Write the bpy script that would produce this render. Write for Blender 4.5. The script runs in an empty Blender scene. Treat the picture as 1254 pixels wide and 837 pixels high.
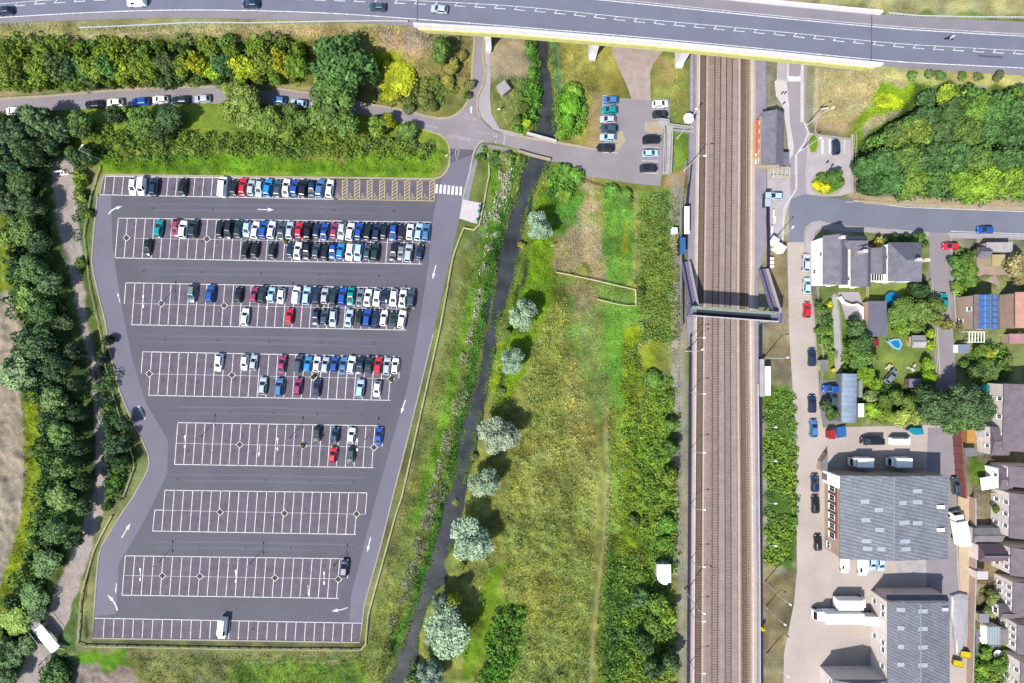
import bpy, bmesh, math, random
import numpy as np
from math import radians as R, sin, cos, pi, sqrt, atan2, hypot
random.seed(7); np.random.seed(7)
sc = bpy.context.scene
# ---------------------------------------------------------------- camera, light, exposure
S = 0.21          # metres per photo pixel on the ground
H = 133.0         # flying height of the drone
CX, CY = 627.0, 418.5
cd = bpy.data.cameras.new('camera'); cam = bpy.data.objects.new('camera', cd); sc.collection.objects.link(cam)
cam.location = (0, 0, H); cam.rotation_euler = (0, 0, 0)
cd.sensor_width = 36; cd.lens = 36*H/(1254*S); cd.clip_end = 5000; cd.clip_start = 1
sc.camera = cam
SUN_EL, SUN_AZ = 50.0, 40.0      # shadows fall up and to the right, 40 degrees off image-up
w = bpy.data.worlds.new('World'); sc.world = w; w.use_nodes = True
nt = w.node_tree; nt.nodes.clear()
o_ = nt.nodes.new('ShaderNodeOutputWorld'); b_ = nt.nodes.new('ShaderNodeBackground'); s_ = nt.nodes.new('ShaderNodeTexSky')
s_.sky_type = 'NISHITA'; s_.sun_disc = False; s_.sun_elevation = R(SUN_EL); s_.sun_rotation = R(SUN_AZ+180)
b_.inputs[1].default_value = 0.125
nt.links.new(s_.outputs[0], b_.inputs[0]); nt.links.new(b_.outputs[0], o_.inputs[0])
sd = bpy.data.lights.new('sun', 'SUN'); sun = bpy.data.objects.new('sun', sd); sc.collection.objects.link(sun)
sd.energy = 4.45; sd.angle = R(0.5); sd.color = (1.0, 0.955, 0.87)
sun.rotation_euler = (R(90-SUN_EL), 0, R(-SUN_AZ)); sun.location = (-100, -120, 200)
vs = sc.view_settings; vs.view_transform = 'Standard'; vs.look = 'None'; vs.gamma = 1; vs.exposure = 0.76
vs.use_curve_mapping = False
try:
    sc.cycles.max_bounces = 4; sc.cycles.diffuse_bounces = 2; sc.cycles.glossy_bounces = 2
    sc.cycles.transmission_bounces = 2; sc.cycles.transparent_max_bounces = 4; sc.cycles.use_denoising = True
except Exception: pass

# ---------------------------------------------------------------- helpers
K = 2.35
def lin(c): return np.where(c <= 0.04045, c/12.92, ((c+0.055)/1.055)**2.4)
def C(r, g, b, k=K):
    """albedo of a surface that shows as this sRGB value in full sun"""
    v = lin(np.array([r, g, b], float)/255)/k
    return tuple(float(x) for x in np.clip(v, 0.004, 0.8))
def P(x, y, h=0.0):
    f = S*(H-h)/H
    return ((x-CX)*f, (CY-y)*f)
def P3(x, y, h=0.0, z=None):
    a, b = P(x, y, h); return (a, b, h if z is None else z)
ORD = ['zeroth','first','second','third','fourth','fifth','sixth','seventh','eighth','ninth','tenth','eleventh','twelfth','thirteenth','fourteenth','fifteenth','sixteenth','seventeenth','eighteenth','nineteenth','twentieth','twenty-first','twenty-second','twenty-third','twenty-fourth','twenty-fifth','twenty-sixth','twenty-seventh','twenty-eighth','twenty-ninth','thirtieth','thirty-first','thirty-second','thirty-third','thirty-fourth','thirty-fifth','thirty-sixth','thirty-seventh','thirty-eighth','thirty-ninth','fortieth']

_T={20:'twenty',30:'thirty',40:'forty',50:'fifty',60:'sixty',70:'seventy',80:'eighty',90:'ninety'}; _D={50:'fiftieth',60:'sixtieth',70:'seventieth',80:'eightieth',90:'ninetieth'}
for i in range(41, 100): ORD.append(_D[i] if i%10==0 else _T[i//10*10]+'-'+ORD[i%10])
ORD += ['hundredth']*60
# ---- materials
MATS = {}
def mat(name, rgb, rough=0.8, var=0.15, scale=0.6, fine=0.0, fscale=8.0, bump=0.0, metal=0.0, objcol=False, coat=0.0, spec=0.4, attr=None, brick=None, tone=False):
    if name in MATS: return MATS[name]
    m = bpy.data.materials.new(name); m.use_nodes = True; MATS[name] = m
    n = m.node_tree.nodes; l = m.node_tree.links; bs = n['Principled BSDF']
    bs.inputs['Roughness'].default_value = rough; bs.inputs['Metallic'].default_value = metal
    bs.inputs['Specular IOR Level'].default_value = spec; bs.inputs['Coat Weight'].default_value = coat
    m.diffuse_color = (*rgb, 1)
    if objcol:
        oi = n.new('ShaderNodeObjectInfo'); col = oi.outputs['Color']
    elif attr:
        a = n.new('ShaderNodeAttribute'); a.attribute_name = attr; col = a.outputs['Color']
    else:
        c = n.new('ShaderNodeRGB'); c.outputs[0].default_value = (*rgb, 1); col = c.outputs[0]
    geo = n.new('ShaderNodeNewGeometry')
    def mulnoise(col, sc_, amt, det=4.0):
        t = n.new('ShaderNodeTexNoise'); t.inputs['Scale'].default_value = sc_; t.inputs['Detail'].default_value = det
        l.new(geo.outputs['Position'], t.inputs['Vector'])
        mr = n.new('ShaderNodeMapRange'); mr.inputs['From Min'].default_value = 0.3; mr.inputs['From Max'].default_value = 0.7
        mr.inputs['To Min'].default_value = 1-amt; mr.inputs['To Max'].default_value = 1+amt
        l.new(t.outputs['Fac'], mr.inputs['Value'])
        vm = n.new('ShaderNodeVectorMath'); vm.operation = 'SCALE'
        l.new(col, vm.inputs[0]); l.new(mr.outputs[0], vm.inputs['Scale'])
        return vm.outputs[0], t
    if var: col, t1 = mulnoise(col, scale, var)
    if fine: col, t2 = mulnoise(col, fscale, fine, 3.0)
    if tone:
        a = n.new('ShaderNodeAttribute'); a.attribute_name = 'tone'
        vm = n.new('ShaderNodeVectorMath'); vm.operation = 'SCALE'; l.new(col, vm.inputs[0]); l.new(a.outputs['Fac'], vm.inputs['Scale']); col = vm.outputs[0]
    if brick:
        bt = n.new('ShaderNodeTexWave'); bt.wave_type = 'BANDS'; bt.bands_direction = brick[0]
        bt.inputs['Scale'].default_value = brick[1]; bt.inputs['Distortion'].default_value = 0.0
        mp = n.new('ShaderNodeMapping'); mp.inputs['Rotation'].default_value = (0, 0, R(brick[3]))
        l.new(geo.outputs['Position'], mp.inputs['Vector']); l.new(mp.outputs[0], bt.inputs['Vector'])
        mr = n.new('ShaderNodeMapRange'); mr.inputs['To Min'].default_value = 1-brick[2]; mr.inputs['To Max'].default_value = 1+brick[2]
        l.new(bt.outputs['Fac'], mr.inputs['Value'])
        vm = n.new('ShaderNodeVectorMath'); vm.operation = 'SCALE'; l.new(col, vm.inputs[0]); l.new(mr.outputs[0], vm.inputs['Scale']); col = vm.outputs[0]
    l.new(col, bs.inputs['Base Color'])
    if bump:
        t = n.new('ShaderNodeTexNoise'); t.inputs['Scale'].default_value = fscale; t.inputs['Detail'].default_value = 5
        l.new(geo.outputs['Position'], t.inputs['Vector'])
        bm_ = n.new('ShaderNodeBump'); bm_.inputs['Strength'].default_value = bump; bm_.inputs['Distance'].default_value = 0.15
        l.new(t.outputs['Fac'], bm_.inputs['Height']); l.new(bm_.outputs[0], bs.inputs['Normal'])
    return m
M = {}
M['white'] = mat('white_paint', (.78,.78,.76), .5, .05)
M['offwhite'] = mat('off_white_render', (.78,.77,.75), .8, .1, .8)
M['line'] = mat('road_paint', (.47,.47,.48), .7, .24, 1.3, .28, 5)
M['yline'] = mat('yellow_road_paint', C(226,206,150), .7, .15, 1, .1, 6)
M['tarmac'] = mat('car_park_tarmac', C(115,112,125), .9, .10, .09, .16, 3.5, bump=.15)
M['tarmac2'] = mat('car_park_perimeter_tarmac', C(140,136,154), .9, .08, .1, .13, 5, bump=.15)
M['bay'] = mat('bay_tarmac', C(121,112,127), .9, .16, .45, .18, 4, bump=.15)
M['lane'] = mat('lane_tarmac', C(174,165,171), .9, .10, .15, .10, 5, bump=.1)
M['road'] = mat('road_tarmac', C(142,146,164), .9, .08, .12, .08, 5, bump=.1)
M['hiway'] = mat('bypass_tarmac', C(140,142,164), .9, .07, .15, .07, 5, bump=.1)
M['hishould'] = mat('bypass_shoulder', C(164,158,168), .9, .08, .2, .08, 5)
M['dust'] = mat('dusty_track', C(218,203,194), .95, .10, .12, .10, 3, bump=.15)
M['paving'] = mat('pale_paving', C(240,232,234), .9, .07, .5, .06, 4)
M['parapet'] = mat('white_concrete', (.50,.48,.50), .85, .06, .6, .05, 4)
M['worn'] = mat('worn_road_paint', C(206,199,207), .8, .22, 1.2, .25, 5)
M['greypave'] = mat('grey_paving', C(200,191,196), .9, .08, .4, .08, 4)
M['kerb'] = mat('kerb_concrete', C(196,186,176), .9, .12, .5, .1, 4)
M['ykerb'] = mat('lichen_kerb', C(205,188,160), .9, .12, .8, .1, 4)
M['concrete'] = mat('concrete', C(205,200,200), .9, .12, .5, .1, 4)
M['conc_dark'] = mat('weathered_concrete', C(150,146,150), .9, .15, .5, .1, 4)
M['ballast'] = mat('ballast', C(172,149,141), 1, .14, .35, .28, 4.0, bump=.5)
M['ballast_d'] = mat('rusty_ballast', C(138,114,102), 1, .14, .4, .28, 4.0, bump=.5)
M['ballast_l'] = mat('pale_ballast', C(184,164,162), 1, .12, .3, .2, 4.0, bump=.4)
M['sleeper'] = mat('sleeper_concrete', C(180,160,148), .9, .15, 1.5)
M['rail'] = mat('rail_steel', C(132,108,98), .45, .2, 1, metal=.6)
M['plat'] = mat('platform_surface', C(172,165,178), .9, .1, .4, .1, 4)
M['platedge'] = mat('platform_edge', C(226,204,186), .9, .08, .6, .08, 4)
M['glass'] = mat('dark_glass', (.012,.017,.022), .08, 0, spec=.7)
M['tyre'] = mat('tyre_rubber', (.012,.012,.012), .9, 0)
M['rim'] = mat('alloy_rim', (.35,.36,.38), .35, 0, metal=.7)
M['lamp'] = mat('headlight_lens', (.6,.62,.65), .15, 0, spec=.7)
M['paint'] = mat('vehicle_paint', (.5,.5,.5), .28, 0, objcol=True, coat=.55)
M['black'] = mat('black_plastic', (.015,.016,.018), .6, 0)
M['steel'] = mat('galvanised_steel', (.5,.52,.53), .4, .1, 2, metal=.3)
M['slate'] = mat('slate_roof', C(138,135,150), .7, .17, .7, .2, 4, bump=.2, brick=('Y', 2.2, .05, 0))
M['slate2'] = mat('brown_slate_roof', C(138,124,134), .75, .20, .5, .14, 4, bump=.2, brick=('X', 2.2, .05, 0))
M['purple'] = mat('plum_tile_roof', C(128,104,118), .75, .12, .6, .14, 4, bump=.2)
M['corr'] = mat('corrugated_steel_roof', C(148,153,163), .6, .13, .35, .12, 1.4, brick=('Y', .36, .22, 13))
M['corr2'] = mat('corrugated_grey_roof', C(142,144,154), .6, .13, .35, .12, 1.4, brick=('Y', .42, .22, 25))
M['brick'] = mat('buff_brick', C(220,190,170), .9, .1, .6, .15, 5)
M['orbrick'] = mat('orange_brick', C(234,206,176), .9, .12, .6, .15, 5)
M['redbrick'] = mat('red_brick', C(158,96,90), .9, .18, .6, .15, 5)
M['pinkwall'] = mat('pale_brick_wall', (.52,.455,.43), .9, .1, .6, .12, 5)
M['timber'] = mat('weathered_timber', C(232,224,176), .9, .2, .6, .2, 5)
M['brown'] = mat('brown_timber', C(150,120,90), .9, .2, .8)
M['shadedfloor'] = mat('shaded_footbridge_floor', C(56,62,84), .8, .1)  # dark tone paints in the shade of the south parapet on the floor
M['palegreen'] = mat('pale_green_steel', C(164,180,166), .6, .08, 1)
M['stair'] = mat('lilac_steel', C(150,140,172), .6, .1, 1)
M['panel'] = mat('solar_cell', (.035,.10,.26), .25, .15, 2, spec=.6)
M['panelframe'] = mat('solar_frame', (.35,.5,.7), .3, 0)
M['soil'] = mat('dark_soil', (.05,.042,.035), 1, .3, 2)
M['cyan'] = mat('bright_cyan_plastic', C(30,150,215), .4, .05)
M['teal'] = mat('teal_plastic', C(20,150,150), .5, .05)
M['yellow'] = mat('yellow_steel', C(245,225,30), .5, .05)
M['orange'] = mat('orange_boards', C(225,165,90), .8, .15, 1)
M['redp'] = mat('red_paint', C(200,40,60), .5, .05)
M['bluep'] = mat('blue_sheet', C(60,120,190), .5, .1, 1)
M['girder'] = mat('weathered_girder', C(240,238,150), .7, .12, .8)
M['tarp'] = mat('clear_polythene', C(208,204,210), .4, .08, 1, .1, 3)
M['leaf'] = mat('foliage', (.06,.09,.02), .75, .28, .45, .18, 2.2, objcol=True, tone=True, spec=.25)
M['scrub'] = mat('scrub_foliage', (.06,.09,.02), .8, .12, .5, 0, attr='Col', spec=.2)
M['bark'] = mat('bark', (.09,.07,.05), .95, .2, 3)
M['skin'] = mat('skin', (.45,.28,.2), .6, 0)

# ---- mesh building
class MB:
    def __init__(s): s.v = []; s.f = []; s.mi = []; s.cur = 0
    def add(s, vs, fs):
        b = len(s.v); s.v += [tuple(map(float, v)) for v in vs]; s.f += [tuple(b+i for i in f) for f in fs]; s.mi += [s.cur]*len(fs); return s
    def box(s, c, d, rz=0.0, ry=0.0):
        x, y, z = d[0]/2, d[1]/2, d[2]/2; vs = []
        for a in ((-x,-y,-z),(x,-y,-z),(x,y,-z),(-x,y,-z),(-x,-y,z),(x,-y,z),(x,y,z),(-x,y,z)):
            X = a[0]*cos(ry)+a[2]*sin(ry); Z = -a[0]*sin(ry)+a[2]*cos(ry)
            vs.append((c[0]+X*cos(rz)-a[1]*sin(rz), c[1]+X*sin(rz)+a[1]*cos(rz), c[2]+Z))
        return s.add(vs, [(0,3,2,1),(4,5,6,7),(0,1,5,4),(1,2,6,5),(2,3,7,6),(3,0,4,7)])
    def prism(s, poly, z0, z1):
        n = len(poly)
        a = sum(poly[i][0]*poly[(i+1)%n][1]-poly[(i+1)%n][0]*poly[i][1] for i in range(n))
        if a < 0: poly = poly[::-1]
        vs = [(p[0], p[1], z0) for p in poly]+[(p[0], p[1], z1) for p in poly]
        return s.add(vs, [tuple(range(n))[::-1], tuple(range(n, 2*n))]+[(i, (i+1)%n, n+(i+1)%n, n+i) for i in range(n)])
    def tube(s, p, q, r0, r1=None, n=8, cap=True):
        r1 = r0 if r1 is None else r1
        p = np.array(p, float); q = np.array(q, float); d = q-p; L = np.linalg.norm(d)
        if L < 1e-6: return s
        d /= L; u = np.cross(d, (0,0,1) if abs(d[2]) < .9 else (1,0,0)); u /= np.linalg.norm(u); v = np.cross(d, u)
        vs = [p+r0*(cos(2*pi*i/n)*u+sin(2*pi*i/n)*v) for i in range(n)]+[q+r1*(cos(2*pi*i/n)*u+sin(2*pi*i/n)*v) for i in range(n)]
        fs = [(i, (i+1)%n, n+(i+1)%n, n+i) for i in range(n)]
        if cap: fs += [tuple(range(n))[::-1], tuple(range(n, 2*n))]
        return s.add(vs, fs)
    def strip(s, pts, wd, z, z1=None):
        """flat (or boxed, when z1 given) ribbon along a world polyline"""
        pts = [np.array(p[:2], float) for p in pts]; n = len(pts); L = []; Rr = []
        for i in range(n):
            a = pts[max(i-1, 0)]; b = pts[min(i+1, n-1)]; d = b-a; d = d/(np.linalg.norm(d)+1e-9); nn = np.array((-d[1], d[0]))
            ww = wd[i] if hasattr(wd, '__len__') else wd
            L.append(pts[i]+nn*ww/2); Rr.append(pts[i]-nn*ww/2)
        for i in range(n-1):
            if z1 is None:
                s.add([(*Rr[i], z), (*Rr[i+1], z), (*L[i+1], z), (*L[i], z)], [(0,1,2,3)])
            else:
                s.add([(*Rr[i], z), (*Rr[i+1], z), (*L[i+1], z), (*L[i], z), (*Rr[i], z1), (*Rr[i+1], z1), (*L[i+1], z1), (*L[i], z1)],
                      [(4,5,6,7), (0,1,5,4), (2,3,7,6)]+([(3,0,4,7)] if i == 0 else [])+([(1,2,6,5)] if i == n-2 else []))
        return s
    def lathe(s, prof, c=(0,0,0), n=16):
        b = []; k = len(prof)
        for r, z in prof: b += [(c[0]+r*cos(2*pi*i/n), c[1]+r*sin(2*pi*i/n), c[2]+z) for i in range(n)]
        fs = [(j*n+i, j*n+(i+1)%n, (j+1)*n+(i+1)%n, (j+1)*n+i) for j in range(k-1) for i in range(n)]
        fs.append(tuple(range((k-1)*n, k*n)))
        return s.add(b, fs)
    def mesh(s, name, mats, smooth=False):
        me = bpy.data.meshes.new(name); me.from_pydata(s.v, [], s.f)
        for m in (mats if isinstance(mats, (list, tuple)) else [mats]): me.materials.append(m)
        if isinstance(mats, (list, tuple)) and len(mats) > 1: me.polygons.foreach_set('material_index', s.mi)
        if smooth: me.polygons.foreach_set('use_smooth', [True]*len(me.polygons))
        me.update(); return me
def ob(name, me, parent=None, loc=(0,0,0), rz=0, scale=None, color=None):
    o = bpy.data.objects.new(name, me); sc.collection.objects.link(o); o.location = loc; o.rotation_euler = (0, 0, rz)
    if scale is not None: o.scale = scale
    if color is not None: o.color = (*color, 1)
    if parent: o.parent = parent
    return o
def tag(o, label=None, cat=None, group=None, kind=None):
    if label: o['label'] = label
    if cat: o['category'] = cat
    if group: o['group'] = group
    if kind: o['kind'] = kind
    return o
def thing(name, label, cat, loc=(0,0,0), rz=0, group=None):
    return tag(ob(name, None, None, loc, rz), label, cat, group)
def build(name, mb, m, parent=None, smooth=False, **k): return ob(name, mb.mesh(name, m, smooth), parent, **k)
def struct(name, mb, m): return tag(build(name, mb, m), kind='structure')
def sheet(name, px, m, z, h=0.0):
    """flat sheet from photo pixels, lying at height z"""
    pts = [P(x, y, h) for x, y in px]
    me = bpy.data.meshes.new(name); bm = bmesh.new(); vs = [bm.verts.new((*p, z)) for p in pts]; f = bm.faces.new(vs)
    if f.calc_area() and f.normal.z < 0: f.normal_flip()
    bm.normal_update()
    if f.normal.z < 0: f.normal_flip()
    bmesh.ops.triangulate(bm, faces=bm.faces[:]); bm.to_mesh(me); bm.free(); me.materials.append(m)
    return tag(ob(name, me), kind='structure')
def smooth_line(pts, n=6):
    """Catmull-Rom through pixel points"""
    out = []; k = len(pts)
    for i in range(k-1):
        p0, p1, p2, p3 = [np.array(pts[min(max(j, 0), k-1)], float) for j in (i-1, i, i+1, i+2)]
        for t in np.linspace(0, 1, n, endpoint=False):
            out.append(tuple(0.5*((2*p1)+(-p0+p2)*t+(2*p0-5*p1+4*p2-p3)*t*t+(-p0+3*p1-3*p2+p3)*t**3)))
    out.append(tuple(map(float, pts[-1]))); return out
# ---------------------------------------------------------------- terrain
ST = 0.45
inx = np.arange(-150, 150+ST/2, ST); iny = np.arange(-106, 106+ST/2, ST)
gx = np.concatenate([[-3000,-1200,-500,-300,-220,-175,-158], inx, [158,175,220,300,500,1200,3000]])
gy = np.concatenate([[-3000,-1200,-500,-300,-200,-140,-114], iny, [114,140,200,300,500,1200,3000]])
GX, GY = np.meshgrid(gx, gy)
rng = np.random.default_rng(3)
def field(sig):
    """band-limited random field, sigma in metres"""
    a = rng.standard_normal(GX.shape); fy = np.fft.fftfreq(a.shape[0])[:, None]; fx = np.fft.rfftfreq(a.shape[1])[None, :]
    g = np.exp(-2*(pi*sig/ST)**2*(fx**2+fy**2)); r = np.fft.irfft2(np.fft.rfft2(a)*g, s=a.shape); return r/r.std()
F1, F2, F3, F4, F5 = field(0.5), field(1.0), field(2.2), field(5), field(1.0)
W1, W2 = field(1.5), field(1.5)
def sdp(X, Y, poly):
    d = np.full(X.shape, 1e9); ins = np.zeros(X.shape, bool); n = len(poly)
    for i in range(n):
        ax, ay = poly[i]; bx, by = poly[(i+1) % n]; ex, ey = bx-ax, by-ay; L = ex*ex+ey*ey+1e-9
        t = np.clip(((X-ax)*ex+(Y-ay)*ey)/L, 0, 1); d = np.minimum(d, (X-ax-t*ex)**2+(Y-ay-t*ey)**2)
        if ay != by:
            c = ((ay > Y) != (by > Y)) & (X < (bx-ax)*(Y-ay)/(by-ay)+ax); ins ^= c
    d = np.sqrt(d); return np.where(ins, -d, d)
def sdl(X, Y, pts):
    d = np.full(X.shape, 1e9)
    for i in range(len(pts)-1):
        ax, ay = pts[i][:2]; bx, by = pts[i+1][:2]; ex, ey = bx-ax, by-ay; L = ex*ex+ey*ey+1e-9
        t = np.clip(((X-ax)*ex+(Y-ay)*ey)/L, 0, 1); d = np.minimum(d, np.hypot(X-ax-t*ex, Y-ay-t*ey))
    return d
def ss(a, b, x): t = np.clip((x-a)/(b-a), 0, 1); return t*t*(3-2*t)
# bypass edges, seen at their own height
HB = 7.5
SE = [(-400,70),(-100,34),(0,28),(102,23),(204,20.5),(310,21.5),(412,25.5),(500,30),(620,36.5),(798,51.5),(940,65),(1087,80),(1180,87),(1254,91),(1400,98),(1700,105)]
NE = [(-400,10),(-100,-30),(0,-37),(102,-42),(204,-44),(310,-43),(412,-38),(500,-33),(620,-26),(798,-9),(940,6),(1087,20),(1180,25),(1254,28),(1400,34),(1700,40)]
seW = [P(x, y, HB) for x, y in SE]; neW = [P(x, y, HB) for x, y in NE]
def cut(line, xa, xb):
    xs = [p[0] for p in line]; ys = [p[1] for p in line]
    mid = [p for p in line if xa < p[0] < xb]
    return [(xa, float(np.interp(xa, xs, ys)))]+mid+[(xb, float(np.interp(xb, xs, ys)))]
XA = P(507, 30, HB)[0]; XB = P(1078, 79, HB)[0]
SP = 2.2  # verge beside the carriageway on top of the bank
crestW = [(x, y-SP) for x, y in cut(seW, -300, XA)]+[(x, y+3) for x, y in cut(neW, -300, XA)][::-1]
crestE = [(x, y-SP) for x, y in cut(seW, XB, 300)]+[(x, y+6) for x, y in cut(neW, XB, 300)][::-1]
Z = np.zeros_like(GX)
dW = np.minimum(sdp(GX, GY, crestW), sdp(GX, GY, crestE))+0.5*W1
emb = 7.35*(1-ss(0, 10.5, np.maximum(dW, 0))*1.0); emb = np.where(dW <= 0, 7.35, 7.35*(1-np.clip(dW/10.8, 0, 1)**1.15)); emb = np.maximum(emb, 0)*ss(0, 4, sdp(GX, GY, [P(*p) for p in [(930,60),(1000,60),(1000,160),(1048,162),(1048,245),(930,245)]])); emb = np.where(dW <= 0, 7.35, emb)
Z += emb
# river channel (px): left bank, right bank
RL = [(653,-40),(658,20),(658.7,48.5),(661,75),(665,107),(658,140),(654,163),(647,190),(641.7,205),(630,248),(620,284),(613,310),(603.5,363),(597,405),(587,451),(575,494),(565,543),(555,589),(546,620),(537,655),(527,693),(509,739),(493.7,785),(477,831),(462,880)]
RR = [(667,-40),(668,20),(669,48.5),(669,80),(672,102),(680,133),(677,171),(671,199),(662,222),(650.6,238),(643,266),(636,300),(628,340),(617,375),(608.6,400),(602,451),(593,489),(584,527),(581,556),(570,585),(567,620),(556,650),(551,680),(545,705),(534.5,726),(519,760),(510,800),(499,836),(484,880)]
river = [P(*p) for p in RL]+[P(*p) for p in RR][::-1]
dR = sdp(GX, GY, river)+0.38*W2+.02
Z -= 1.5*(1-ss(-1.2, 1.4, dR))
# dirt track in a slight cutting
TRK = [(74,150,24),(76,200,26),(79,240,27),(86,285,25),(96,330,20),(104,380,20),(113,420,17),(118,470,15),(123,510,14),(125,560,13),(121,610,15),(107,660,22),(86,715,25),(64,770,26),(45,810,25),(30,850,25),(18,890,25)]
trk = [P(x, y) for x, y, _ in TRK]
dT = sdl(GX, GY, trk)
Z -= 0.7*(1-ss(1.5, 4.5, dT))
# apparent photo pixel of every ground point
PX = GX/(S*(H-Z)/H)+CX; PY = CY-GY/(S*(H-Z)/H)
COL = np.zeros(GX.shape+(3,)); VEG = np.ones(GX.shape); COL[:] = C(126,140,70)
RUF = np.zeros(GX.shape)
def paint(poly, c, fe=4, veg=1.0, warp=3.0, mask=1.0, ruf=None, a=1.0):
    xs = [p[0] for p in poly]; ys = [p[1] for p in poly]; m = 14
    sl = (PX > min(xs)-m) & (PX < max(xs)+m) & (PY > min(ys)-m) & (PY < max(ys)+m)
    if not sl.any(): return
    d = sdp(PX[sl], PY[sl], poly)+warp*F2[sl]; al = (1-ss(-fe, fe, d))*a
    if hasattr(mask, 'shape'): al = al*mask[sl]
    COL[sl] = COL[sl]*(1-al[:, None])+np.array(C(*c))*al[:, None]; VEG[sl] = VEG[sl]*(1-al)+veg*al
    if ruf is not None: RUF[sl] = RUF[sl]*(1-al)+ruf*al
def stroke(pts, wd, c, fe=2, veg=1.0, warp=1.0, a=1.0, ruf=None):
    xs = [p[0] for p in pts]; ys = [p[1] for p in pts]; m = wd+14
    sl = (PX > min(xs)-m) & (PX < max(xs)+m) & (PY > min(ys)-m) & (PY < max(ys)+m)
    if not sl.any(): return
    al = (1-ss(-fe, fe, sdl(PX[sl], PY[sl], pts)-wd/2+warp*F2[sl]))*a
    COL[sl] = COL[sl]*(1-al[:, None])+np.array(C(*c))*al[:, None]; VEG[sl] = VEG[sl]*(1-al)+veg*al
    if ruf is not None: RUF[sl] = RUF[sl]*(1-al)+ruf*al
big = lambda f, lo, hi: ss(lo, hi, f)
# --- west side
paint([(-400,-100),(140,-100),(140,1000),(-400,1000)], (96,122,62), ruf=.6)
paint([(-400,356),(10,356),(22,372),(27,420),(27,480),(33,553),(31,578),(27,627),(13,678),(0,721),(-60,900),(-400,900)], (182,168,148), 1.5, veg=.35, warp=1)
for k in range(10): stroke([(22-9*k, 370),(26-9*k, 500),(28-9*k,580),(8-9*k,690)], 1.5, (166,150,130), 1, .3, .4, .5)
paint([(27,482),(48,482),(52,560),(46,640),(36,700),(12,745),(0,760),(0,722),(14,680),(28,628),(33,578)], (148,166,36), 3, warp=2)
paint([(0,240),(14,250),(26,330),(20,355),(0,352)], (132,150,40), 4)
for i in range(len(TRK)-1):
    stroke([TRK[i][:2], TRK[i+1][:2]], (TRK[i][2]+TRK[i+1][2])/2, (196,182,176), 1.6, .15, 1.0)
stroke([(80,230),(88,290),(98,330),(106,380),(116,430)], 4, (170,160,152), 3, .1, 1, .6)
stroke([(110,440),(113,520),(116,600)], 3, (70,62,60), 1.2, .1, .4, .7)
# --- verge round the car park
paint([(105,200),(130,205),(122,330),(136,430),(165,515),(185,560),(184,580),(152,628),(126,672),(120,705),(116,783),(440,789),(446,748),(566,300),(590,283),(596,236),(600,180),(612,180),(600,300),(556,470),(470,800),(300,800),(90,800),(98,720),(122,640),(150,600),(160,560),(130,470),(108,400),(102,300)], (142,146,92), 2, warp=1.5, ruf=.15)
stroke([(112,240),(104,330),(116,400),(128,450),(150,515),(166,560),(158,590)], 9, (112,132,60), 3)
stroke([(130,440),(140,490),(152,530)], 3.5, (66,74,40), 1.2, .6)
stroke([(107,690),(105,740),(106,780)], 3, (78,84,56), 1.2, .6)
stroke([(115,786.5),(440,791)], 4, (112,112,84), 1.5, .6)
stroke([(92,800),(445,806)], 10, (150,152,98), 3)
paint([(92,796),(155,796),(158,822),(140,830),(96,812)], (110,160,36), 3, ruf=.4)
paint([(88,812),(160,822),(190,850),(80,860)], (172,156,146), 4, veg=.7)
paint([(160,800),(300,808),(330,850),(180,860)], (140,150,88), 4, ruf=.4)
stroke([(165,806),(240,812),(300,812)], 2.5, (100,100,70), 1.2)
paint([(280,808),(450,805),(500,790),(470,860),(280,860)], (120,150,56), 4, ruf=.4)
stroke([(300,812),(360,812),(435,811)], 1.6, (175,180,130), .8, .6)
# --- north-west: bank, hedge foot, lane verges, slope above the car park
paint([(-400,20),(505,20),(520,60),(-400,62)], (172,168,112), 3, ruf=.1)
stroke([(83,46),(160,42),(240,38),(320,33),(420,28),(500,26)], 2.0, (205,195,150), .8, .4, .3)
stroke([(0,33),(120,29),(300,26),(480,30)], 5, (168,170,122), 2)
paint([(300,32),(508,32),(560,60),(560,74),(300,58)], (190,170,122), 4, ruf=.2)
paint([(-400,50),(500,50),(450,110),(-400,112)], (120,128,62), 4, ruf=.5)
stroke([(0,116),(110,109),(270,102),(400,110)], 5, (172,158,120), 2, .6)
paint([(-10,130),(100,125),(270,125),(430,130),(510,150),(545,170),(552,195),(530,222),(130,215),(105,190),(-10,190)], (132,156,56), 4, ruf=.5)
paint([(120,186),(545,186),(530,221),(130,214)], (116,158,38), 5, ruf=.5)
stroke([(150,190),(220,183),(300,182),(420,196)], 9, (160,166,84), 4)
stroke([(130,214.5),(300,218),(528,220.5),(545,208),(550,195)], 3, (158,162,112), 1, .5, .4)
paint([(440,34),(545,36),(580,44),(575,110),(560,132),(530,141),(470,128),(440,100)], (160,156,92), 4, ruf=.35)
paint([(455,36),(520,38),(530,55),(516,72),(470,60)], (186,164,132), 6, ruf=.2)
paint([(450,62),(490,64),(498,84),(486,104),(500,124),(478,126),(462,100)], (150,164,30), 4, ruf=.6)
paint([(530,44),(560,48),(556,64),(536,60)], (110,142,56), 4, ruf=.5)
paint([(505,100),(560,104),(568,116),(548,136),(500,126)], (134,146,76), 5, ruf=.5)
paint([(560,60),(578,60),(572,112),(556,120)], (150,146,92), 4, ruf=.3)
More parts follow.
